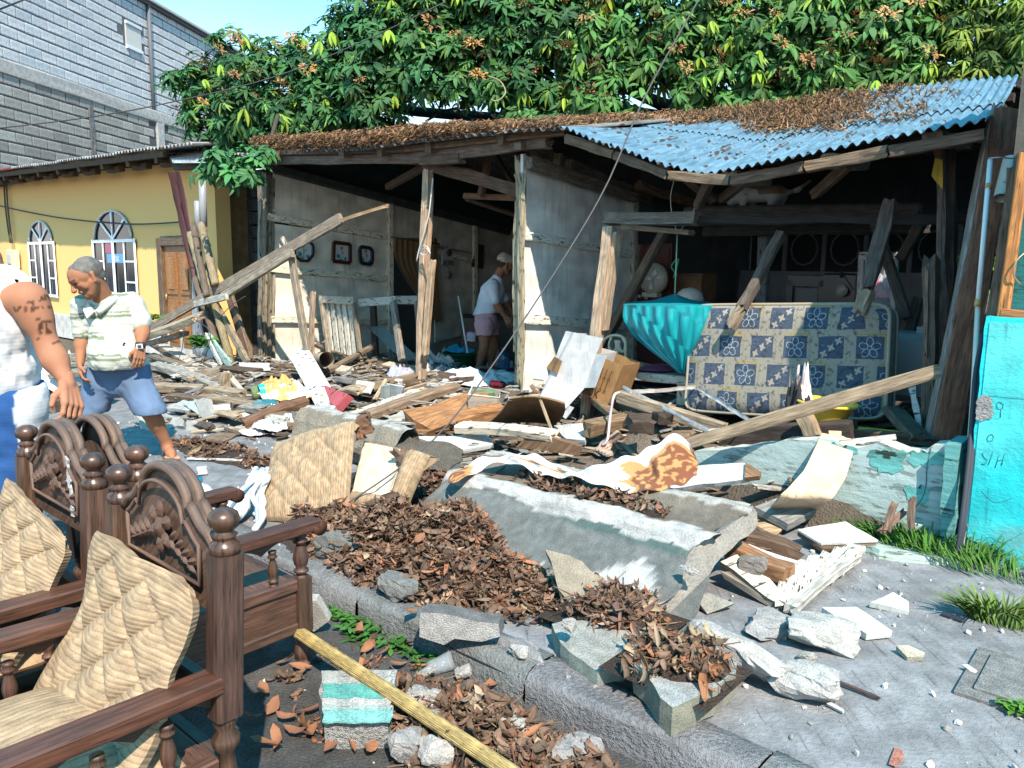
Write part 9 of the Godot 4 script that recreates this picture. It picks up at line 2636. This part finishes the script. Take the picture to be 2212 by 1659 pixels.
func build_small_things() -> void:
	var f := -INWARD
	var gw := curve([at(1526, -30, 4.9), at(1395, 205, 4.75), at(1288, 442, 4.6), at(1078, 769, 4.35), at(920, 965, 4.2), at(680, 1133, 4.06)], 30)
	tag(put("guy_wire", tube(gw, 0.0052, 6, C3(0.07, 0.07, 0.075)), mats.plain), "taut dark wire running from the top down to the pavement behind the armchairs", "wire")
	tag(put("thin_cable", tube(curve([at(-20, 279, 9.0), at(180, 255, 9.0), at(350, 225, 9.0), at(580, 170, 9.0), at(760, 100, 9.0), at(960, 5, 9.0)], 30), 0.007, 5, C3(0.04, 0.04, 0.045)), mats.plain), "thin black cable crossing the block wall and rising in front of the tree", "cable")
	tag(put("thin_cable", tube([at(-10, 24, 9.0), at(75, -10, 9.0)], 0.01, 5, C3(0.03, 0.03, 0.035)), mats.plain), "short stretch of black cable in the top left corner", "cable")
	tag(put("dangling_wire", tube(curve([front(935, 385, -0.08), front(925, 470, -0.1), front(905, 540, -0.1), front(900, 565, -0.1)], 16), 0.007, 5, C3(0.5, 0.5, 0.48)), mats.plain), "pale electric cord hanging down beside the first doorway post", "cord")
	tag(put("wire_coil", tube(curve([front(906, 545, -0.12), front(915, 530, -0.14), front(928, 540, -0.14), front(918, 552, -0.14), front(908, 545, -0.12), front(920, 536, -0.15), front(930, 548, -0.15)], 24), 0.006, 5, C3(0.45, 0.45, 0.44)), mats.plain), "coil of pale wire looped on the first doorway post", "wire")
	for q in [[[398, 700], [392, 760], [376, 790], [368, 800]], [[420, 690], [455, 720], [440, 780], [432, 800]], [[335, 724], [352, 780], [358, 800]], [[470, 690], [500, 660], [530, 640]]]:
		var pts := []
		for e in q:
			pts.append(front(e[0], e[1], -0.8))
		tag(put("loose_wire", tube(curve(pts, 14), 0.005, 5, C3(0.05, 0.05, 0.05)), mats.plain), "thin black wire looping over the wreckage, %s" % ["under the plank end", "longest, by the turquoise board", "beside the man's wrist", "tied to the leaning stack"][[398, 420, 335, 470].find(q[0][0])], "wire")
	tag(put("white_rope", tube(curve([bed(1338, 848, 0.38), bed(1326, 856, 0.36), bed(1318, 900, 0.24), bed(1312, 950, 0.1), bed(1300, 962, 0.07)], 20), 0.009, 6, C3(0.56, 0.496, 0.544)), mats.plain), "thin white rope hanging from the dirty white board", "rope")
	var o := front(1196, 872, -0.25)
	var bx := (front(1288, 800, -0.1) - front(1196, 872, -0.25)) * 0.62
	var by := V3(-0.05, 0.36, -0.06)
	carton("white_carton", "white cardboard carton tipped open against the pale second post", front(1185, 815, -0.3), front(1262, 838, -0.3) - front(1185, 815, -0.3), front(1210, 745, -0.2) - front(1185, 815, -0.3), INWARD * 0.3, C3(0.528, 0.528, 0.536), [[[0, 1, 0], [1, 1, 0], [1.05, 1.5, -0.05], [0.05, 1.45, -0.05]], [[1, 0, 0], [1, 1, 0], [1.35, 1.1, -0.2], [1.35, 0.15, -0.2]], [[0, 0, 0], [1, 0, 0], [0.85, -0.7, -0.3], [0.1, -0.55, -0.3]]])
	panel("white carton flap standing up behind the white carton", [front(1220, 718, 0.0), front(1268, 720, 0.0), front(1270, 760, 0.0), front(1222, 765, 0.0)], 0.006, 0.003, C3(0.56, 0.56, 0.568), "card", "carton_flap", "cardboard")
	panel("folded white carton wing below the white carton", [front(1196, 862, -0.4), front(1240, 880, -0.42), front(1222, 905, -0.45), front(1182, 876, -0.42)], 0.006, 0.003, C3(0.56, 0.56, 0.568), "card", "carton_flap", "cardboard")
	for q in [[1190, 770, 1222, 790, 1206, 822, 1172, 800]]:
		tag(put("brown_carton_inside", plate([front(q[0] + 8, q[1], -0.31), front(q[2] - 8, q[3] - 10, -0.31), front(q[4] - 2, q[5] - 14, -0.31), front(q[6] + 8, q[7] - 6, -0.31)], 0.004, 0.0, C3(0.3, 0.17, 0.08)), mats.card), "brown inside showing through the opening of the white carton", "cardboard")
	var bo := front(1236, 840, -0.15)
	var cx := front(1312, 872, -0.2) - bo
	var cy := front(1266, 760, -0.1) - bo
	var bc := carton("brown_carton", "brown cardboard carton printed with dark cutlery outlines behind the second post", bo, cx, cy, INWARD * 0.28, C3(0.36, 0.20, 0.085), [])
	var ink := C3(0.035, 0.025, 0.015)
	var cn := cx.cross(cy).normalized()
	if cn.dot(f) < 0:
		cn = -cn
	for r in 2:
		for k in 6:
			var p := bo + cx * (0.22 + 0.12 * k) + cy * (0.58 - 0.3 * r) + cn * 0.004
			put("printed_handle", beam(p, p + cy * 0.2, 0.006, 0.002, cn, ink), mats.plain, bc)
			var ring := []
			for i in 9:
				ring.append(p - cy * 0.04 + (cx.normalized() * cos(TAU * i / 8) + cy.normalized() * sin(TAU * i / 8)) * 0.012)
			put("printed_ring", tube(ring, 0.0016, 4, ink), mats.plain, bc)
	text_into(bc, "carton_lettering", "HDK", 0.09, bo + cx * 0.5 + cy * 0.12 + cn * 0.006, Basis(cx.normalized(), cn.cross(cx.normalized()).normalized(), cn), ink)
	tag(put("white_styrofoam_block", box(front(1170, 806, -0.3), V3(0.12, 0.12, 0.1), Basis(RIGHT, Vector3.UP, RIGHT.cross(Vector3.UP)), C3(0.608, 0.608, 0.608)), mats.plain), "small white foam block left of the white carton", "foam block")
	var bo0 := [bed(690, 892, 0.02), bed(738, 876, 0.04), bed(662, 745, 0.34), bed(626, 772, 0.3)]
	var bol := thing("patterned_bolster", bo0[0], "long white foam pad printed with grey and yellow dots, leaning by the red box", "cushion")
	var bn: Vector3 = ((bo0[1] - bo0[0]).cross(bo0[3] - bo0[0])).normalized()
	if bn.dot(EYE - bo0[0]) < 0.0:
		bn = -bn
	var pad := func(x: float, y: float) -> Vector3:
		var p: Vector3 = bo0[0].lerp(bo0[1], x).lerp(bo0[3].lerp(bo0[2], x), y)
		return p + bn * 0.03 * pow(sin(PI * x), 0.4) * pow(sin(PI * clampf(y, 0, 1)), 0.3)
	put("cover", skin(16, 30, pad, -0.06, Vector2.ONE, func(_a: float, _b: float) -> Color: return C3(0.576, 0.576, 0.584)), mats.cloth, bol)
	for k in 30:
		var x := rnd(0.1, 0.9)
		var y := rnd(0.06, 0.94)
		var c: Color = [C3(0.06, 0.09, 0.13), C3(0.72, 0.42, 0.08), C3(0.42, 0.48, 0.54), C3(0.05, 0.08, 0.11), C3(0.5, 0.55, 0.6)][k % 5]
		put("printed_dot", lathe(pad.call(x, y), bn, [[0.0, 0.004], [0.012 + 0.008 * rng.randf(), 0.003], [0.02, 0.0]], 10, c), mats.cloth, bol)
	var rb := thing("red_box", bed(706, 870, 0.1), "faded red lidded box tilted at the foot of the patterned bolster", "box")
	var ro := bed(676, 862, 0.05)
	var rx := bed(722, 884, 0.05) - ro
	var ry := bed(702, 832, 0.2) - ro
	var rz := rx.cross(ry).normalized()
	if rz.dot(V3(0, 0.3, 1)) < 0:
		rz = -rz
	put("box_body", plate([ro, ro + rx, ro + rx + ry, ro + ry], 0.07, 0.0, C3(0.5, 0.10, 0.12)), mats.plaster, rb)
	put("lid_edge", beam(ro + ry * 0.18 + rz * 0.003, ro + rx + ry * 0.18 + rz * 0.003, 0.008, 0.006, rz, C3(0.2, 0.03, 0.04)), mats.plain, rb)
	put("crack", tube([ro + rx * 0.55 + ry + rz * 0.003, ro + rx * 0.5 + ry * 0.62 + rz * 0.003], 0.003, 4, C3(0.1, 0.02, 0.02)), mats.plain, rb)
	for q in [[0.3, 0.9], [0.92, 0.9]]:
		put("stud", rock(ro + rx * q[0] + ry * q[1] + rz * 0.004, Vector3.ONE * 0.016, Basis(), C3(0.3, 0.05, 0.06), 0, 2), mats.smooth, rb)
	bottle("greenish clear drink bottle with teal label lying in the wreckage", bed(545, 848, 0.08), V3(1, 0.25, -0.3), 0.06, 0.3, C3(0.55, 0.65, 0.4), 0.35, C3(0.0, 0.3, 0.4))
	tag(put("bottle_label_scrap", tube([bed(560, 845, 0.11), bed(572, 842, 0.12)], 0.062, 14, C3(0.02, 0.45, 0.48), false), mats.smooth), "teal paper band round the greenish drink bottle", "label")
	bottle("teal water bottle lying in front of the greenish one", bed(556, 880, 0.06), V3(0.8, 0.1, 0.3), 0.075, 0.26, C3(0.3, 0.6, 0.66), 0.35, C3(0.2, 0.5, 0.6))
	cloth_heap("orange_plastic_bag", "orange and white plastic bag lying right of the bottles", "bag", bed(615, 862, 0.03), 0.3, 0.2, 0.16, func(a: float, b: float) -> Color: return C3(0.6, 0.32, 0.12) if wob.get_noise_2d(a * 260.0, b * 260.0) > -0.05 else C3(0.72, 0.66, 0.56), 34, 91.0)
	cloth_heap("orange_plastic_bag", "crumpled orange bag just behind the bottles, under the broken board end", "bag", bed(598, 842, 0.04), 0.22, 0.14, 0.14, func(_a: float, _b: float) -> Color: return C3(0.55, 0.3, 0.1), 26, 97.0)
	cloth_heap("white_cloth", "white and pale blue crumpled cloth lying left of the coping's end", "cloth", bed(600, 926, 0.01), 0.24, 0.18, 0.1, func(a: float, b: float) -> Color: return C3(0.496, 0.592, 0.64) if wob.get_noise_2d(a * 300.0, b * 300.0) > -0.1 else C3(0.592, 0.592, 0.616), 34, 103.0)
	cloth_heap("white_cloth", "smaller white rag left of the pale blue crumpled cloth", "cloth", bed(542, 940, 0.01), 0.14, 0.08, 0.04, func(_a: float, _b: float) -> Color: return C3(0.56, 0.544, 0.576), 22, 107.0)
	var cb := thing("clear_plastic_box", bed(1050, 876, 0.12), "clear plastic box holding a green carton, above the orange rotten log", "box")
	var q0 := bed(1012, 882, 0.12)
	var qx := bed(1078, 888, 0.12) - q0
	var qz := bed(1020, 862, 0.12) - q0
	var cl := glass_mat("clear_plastic", C3(0.68, 0.68, 0.656), 0.35)
	for q in [[q0, q0 + qx], [q0 + qx, q0 + qx + qz], [q0 + qx + qz, q0 + qz], [q0 + qz, q0]]:
		put("box_side", plate([q[0], q[1], q[1] + V3(0, 0.11, 0), q[0] + V3(0, 0.11, 0)], 0.004, 0.0), cl, cb)
	put("rim", tube([q0 + V3(0, 0.11, 0), q0 + qx + V3(0, 0.11, 0), q0 + qx + qz + V3(0, 0.11, 0), q0 + qz + V3(0, 0.11, 0), q0 + V3(0, 0.11, 0)], 0.006, 6, C3(0.56, 0.544, 0.496)), mats.plain, cb)
	tag(put("green_packet", box(q0 + qx * 0.5 + qz * 0.5 + V3(0, 0.09, 0), V3(0.16, 0.06, 0.07), Basis.from_euler(V3(0.2, 0.1, 0.05)), C3(0.12, 0.2, 0.1)), mats.card), "dull green packet standing in the clear plastic box", "packet")
	var top := [at(968, 1042, 4.1), on(1050, 985, 0.5), on(1130, 982, 0.52), on(1240, 1010, 0.52), on(1330, 1000, 0.56), on(1400, 962, 0.62), on(1470, 945, 0.64), on(1492, 960, 0.62)]
	var bot := [on(975, 1045, 0.42), on(1040, 1010, 0.46), on(1120, 1008, 0.48), on(1230, 1036, 0.485), on(1320, 1050, 0.485), on(1400, 1062, 0.47), on(1446, 1060, 0.46), on(1505, 1020, 0.5)]
	var tcur := curve(top, 60)
	var bcur := curve(bot, 60)
	var sheet := func(x: float, y: float) -> Vector3:
		var i := x * 60.0
		var k := mini(int(i), 59)
		var a: Vector3 = tcur[k].lerp(tcur[k + 1], i - k)
		var b: Vector3 = bcur[k].lerp(bcur[k + 1], i - k)
		var fold := 0.03 * sin(x * 22.0 + y * 2.5) + 0.015 * sin(x * 57.0 - y * 3.0)
		return a.lerp(b, y) + V3(0, fold * 0.6, 0) + f * fold * sin(y * PI * 0.9 + 0.2)
	var stain := func(x: float, y: float) -> Color:
		var n := wob.get_noise_2d(x * 520.0, y * 160.0)
		var m := wob.get_noise_2d(x * 1600.0 + 60.0, y * 600.0)
		var s := smooth01(0.6, 0.78, x + 0.12 * n) * smooth01(0.1, 0.5, y + 0.2 * n)
		s = maxf(s, 0.85 * smooth01(0.02, 0.2, 0.16 - absf(y - 0.45 + (x - 0.35) * 0.6 + n * 0.15)) * smooth01(0.2, 0.26, x) * (1.0 - smooth01(0.45, 0.55, x)))
		s = maxf(s, 1.0 - smooth01(0.03, 0.14, x + n * 0.05))
		if s > 0.25:
			return C3(0.17, 0.06, 0.03) if s > 0.62 and m > -0.12 else C3(0.38, 0.21, 0.085)
		return C3(0.592, 0.584, 0.576)
	tag(put("stained_sheet", skin(150, 40, sheet, 0.003, Vector2(6, 2), stain), mats.cloth), "white cloth with rust-brown stains draped over the back of the big fallen slab", "cloth")
	var jug := thing("white_jug", on(432, 1150, 0.12), "white plastic jug with blue cap standing behind the armchair arm", "jug")
	var jb := on(428, 1162, 0.12)
	put("body", lathe(jb, Vector3.UP, [[0.0, 0.0], [0.09, 0.0], [0.1, 0.02], [0.1, 0.21], [0.094, 0.24], [0.062, 0.28], [0.036, 0.292], [0.036, 0.3], [0.0, 0.3]], 22, C3(0.592, 0.6, 0.616)), mats.smooth, jug)
	put("cap", lathe(jb + V3(0, 0.298, 0), Vector3.UP, [[0.0, 0.0], [0.036, 0.0], [0.036, 0.028], [0.0, 0.028]], 14, C3(0.0, 0.2, 0.35)), mats.smooth, jug)
	put("handle", tube(curve([jb + V3(-0.05, 0.25, 0.02), jb + V3(-0.1, 0.23, 0.03), jb + V3(-0.105, 0.15, 0.03), jb + V3(-0.08, 0.12, 0.02)], 10), 0.014, 8, C3(0.576, 0.584, 0.6)), mats.smooth, jug)
	var rag := thing("torn_blue_white_cloth", on(510, 1130, 0.12), "torn white and grey-blue cloth hanging in strips left of the tufted cushion", "cloth")
	for k in 16:
		var x := rnd(0, 1)
		var p0 := on(lerpf(548, 585, x), lerpf(1010, 1040, rng.randf()), 0.34)
		var p1 := on(lerpf(470, 560, rng.randf()), lerpf(1105, 1145, rng.randf()), 0.15)
		put("strip", tube(curve([p0, p0.lerp(p1, 0.35) + rv(0.04), p0.lerp(p1, 0.7) + rv(0.03), p1], 12), rnd(0.01, 0.026), 7, [C3(0.528, 0.56, 0.592), C3(0.3, 0.36, 0.42), C3(0.576, 0.6, 0.64)][k % 3]), mats.cloth, rag)
	tag(put("white_batten", beam(on(405, 990, 0.14), on(524, 994, 0.14), 0.03, 0.012, Vector3.UP, C3(0.6, 0.584, 0.592)), mats.painted_wood), "thin white batten lying on the pavement right of the flip-flop", "batten")
	panel("small white plaster bit beside the white batten", [on(424, 1008, 0.15), on(446, 1006, 0.15), on(448, 1018, 0.15), on(428, 1020, 0.15)], 0.02, 0.01, C3(0.576, 0.576, 0.6), "plaster", "plaster_piece", "plaster piece")
	var cup := thing("clear_cup", on(950, 1440, 0.02), "crushed clear plastic cup lying by the kerb weeds", "cup")
	put("cup_wall", lathe(on(928, 1446, 0.04), V3(0.9, 0.25, -0.35), [[0.0, 0.0], [0.028, 0.0], [0.032, 0.03], [0.03, 0.032], [0.036, 0.085], [0.042, 0.09]], 18), glass_mat("cup_plastic", C3(0.64, 0.672, 0.704), 0.4), cup)
	var wad := thing("black_plastic_wad", on(1090, 1620, 0.03), "crumpled black and grey plastic wad in the street leaf heap", "plastic")
	for k in 2:
		put("film", rock(on(1076 + k * 36, 1618 - k * 8, 0.05), V3(0.085, 0.06, 0.07), Basis.from_euler(rv(1.0)), C3(0.06, 0.075, 0.085), 9, 9), mat("film", Color.WHITE, 0.25), wad)
	panel("small bright blue scrap on the asphalt beside the armchair", [on(496, 1448, 0.02), on(512, 1440, 0.03), on(528, 1448, 0.02), on(505, 1456, 0.02)], 0.003, 0.004, C3(0.05, 0.25, 0.5), "plain", "blue_scrap", "paper scrap")
	weed("kerb_weed", "low leafy weeds growing along the kerb foot above the striped block", on(800, 1385, 0.0), 60, 0.13, 0.055, C3(0.045, 0.125, 0.025), false)
	weed("kerb_weed", "small leafy weed growing at the kerb foot beside the fallen stone, farthest left", on(728, 1345, 0.0), 26, 0.05, 0.05, C3(0.045, 0.125, 0.025), false)
	weed("kerb_weed", "leafy weeds growing at the kerb foot above the clear cup", on(900, 1425, 0.0), 36, 0.09, 0.05, C3(0.045, 0.125, 0.025), false)
	weed("kerb_weed", "small weed growing right of the clear cup", on(1000, 1440, 0.0), 22, 0.05, 0.05, C3(0.045, 0.125, 0.025), false)
	weed("kerb_weed", "tuft of grass weeds growing in the street under the tilted slab's kerb", on(1290, 1545, 0.0), 22, 0.05, 0.06, C3(0.07, 0.2, 0.03), true)
	weed("kerb_weed", "spiky weed growing at the kerb foot near the bottom edge", on(1470, 1605, 0.0), 40, 0.07, 0.055, C3(0.045, 0.125, 0.025), false)
	weed("kerb_weed", "last strip of weeds at the kerb foot, lowest at the bottom edge", on(1560, 1650, 0.0), 50, 0.08, 0.05, C3(0.06, 0.18, 0.03), true)
	weed("kerb_weed", "weed beside the armchair's side panel", on(500, 1240, 0.0), 40, 0.06, 0.07, C3(0.06, 0.17, 0.03), false)
	weed("grass_patch", "bushy green grass patch at the foot of the low turquoise wall", on(1990, 1185, 0.13), 420, 0.22, 0.16, C3(0.05, 0.14, 0.02), true, "grass")
	weed("grass_patch", "strip of grass and fern along the foot of the turquoise wall", on(2140, 1230, 0.13), 320, 0.22, 0.12, C3(0.06, 0.14, 0.025), true, "grass")
	weed("grass_tuft", "round spiky tuft of grass on the pavement at the right", on(2150, 1345, 0.12), 230, 0.07, 0.16, C3(0.11, 0.17, 0.04), true, "grass")
	weed("pavement_weed", "small bright green weed at the lower right corner", on(2195, 1540, 0.12), 24, 0.03, 0.04, C3(0.08, 0.2, 0.03), false)
	weed("bush", "leafy green shrub growing behind the slanting boards by the brown door", front(440, 750, -0.6), 70, 0.16, 0.14, C3(0.05, 0.16, 0.03), false, "shrub")
	weed("bush", "leafy green plant peeking out beside the grey-haired man's elbow", front(335, 700, -0.3), 40, 0.14, 0.14, C3(0.10, 0.2, 0.03), false, "shrub")
	weed("bush", "yellow-green leafy plant between the two men at the left", on(115, 835, 0.14), 80, 0.2, 0.16, C3(0.11, 0.22, 0.03), false, "shrub")
	cloth_heap("white_sack", "white sack slumped behind the grey-haired man's arm", "sack", at(150, 770, 8.2) + V3(0, -0.35, 0), 0.55, 0.4, 0.5, func(_a: float, _b: float) -> Color: return C3(0.56, 0.56, 0.576), 30, 111.0)
	for k in 5:
		plank("%s weathered board of the low stack behind the two men" % ["lowest", "second", "third", "fourth", "topmost"][k], at(118 + k * 4, 812 - k * 10, 7.8), at(212, 806 - k * 11, 7.4), 0.16, 0.05, C3(0.4, 0.35, 0.28), 0.05, Vector3.UP, "wood", "plank", "low board stack behind the men")
	plank("dark timber lying across the stack foot left of the grey-haired man", at(95, 880, 6.4), at(165, 850, 6.8), 0.16, 0.12, C3(0.2, 0.13, 0.09), 0.05)
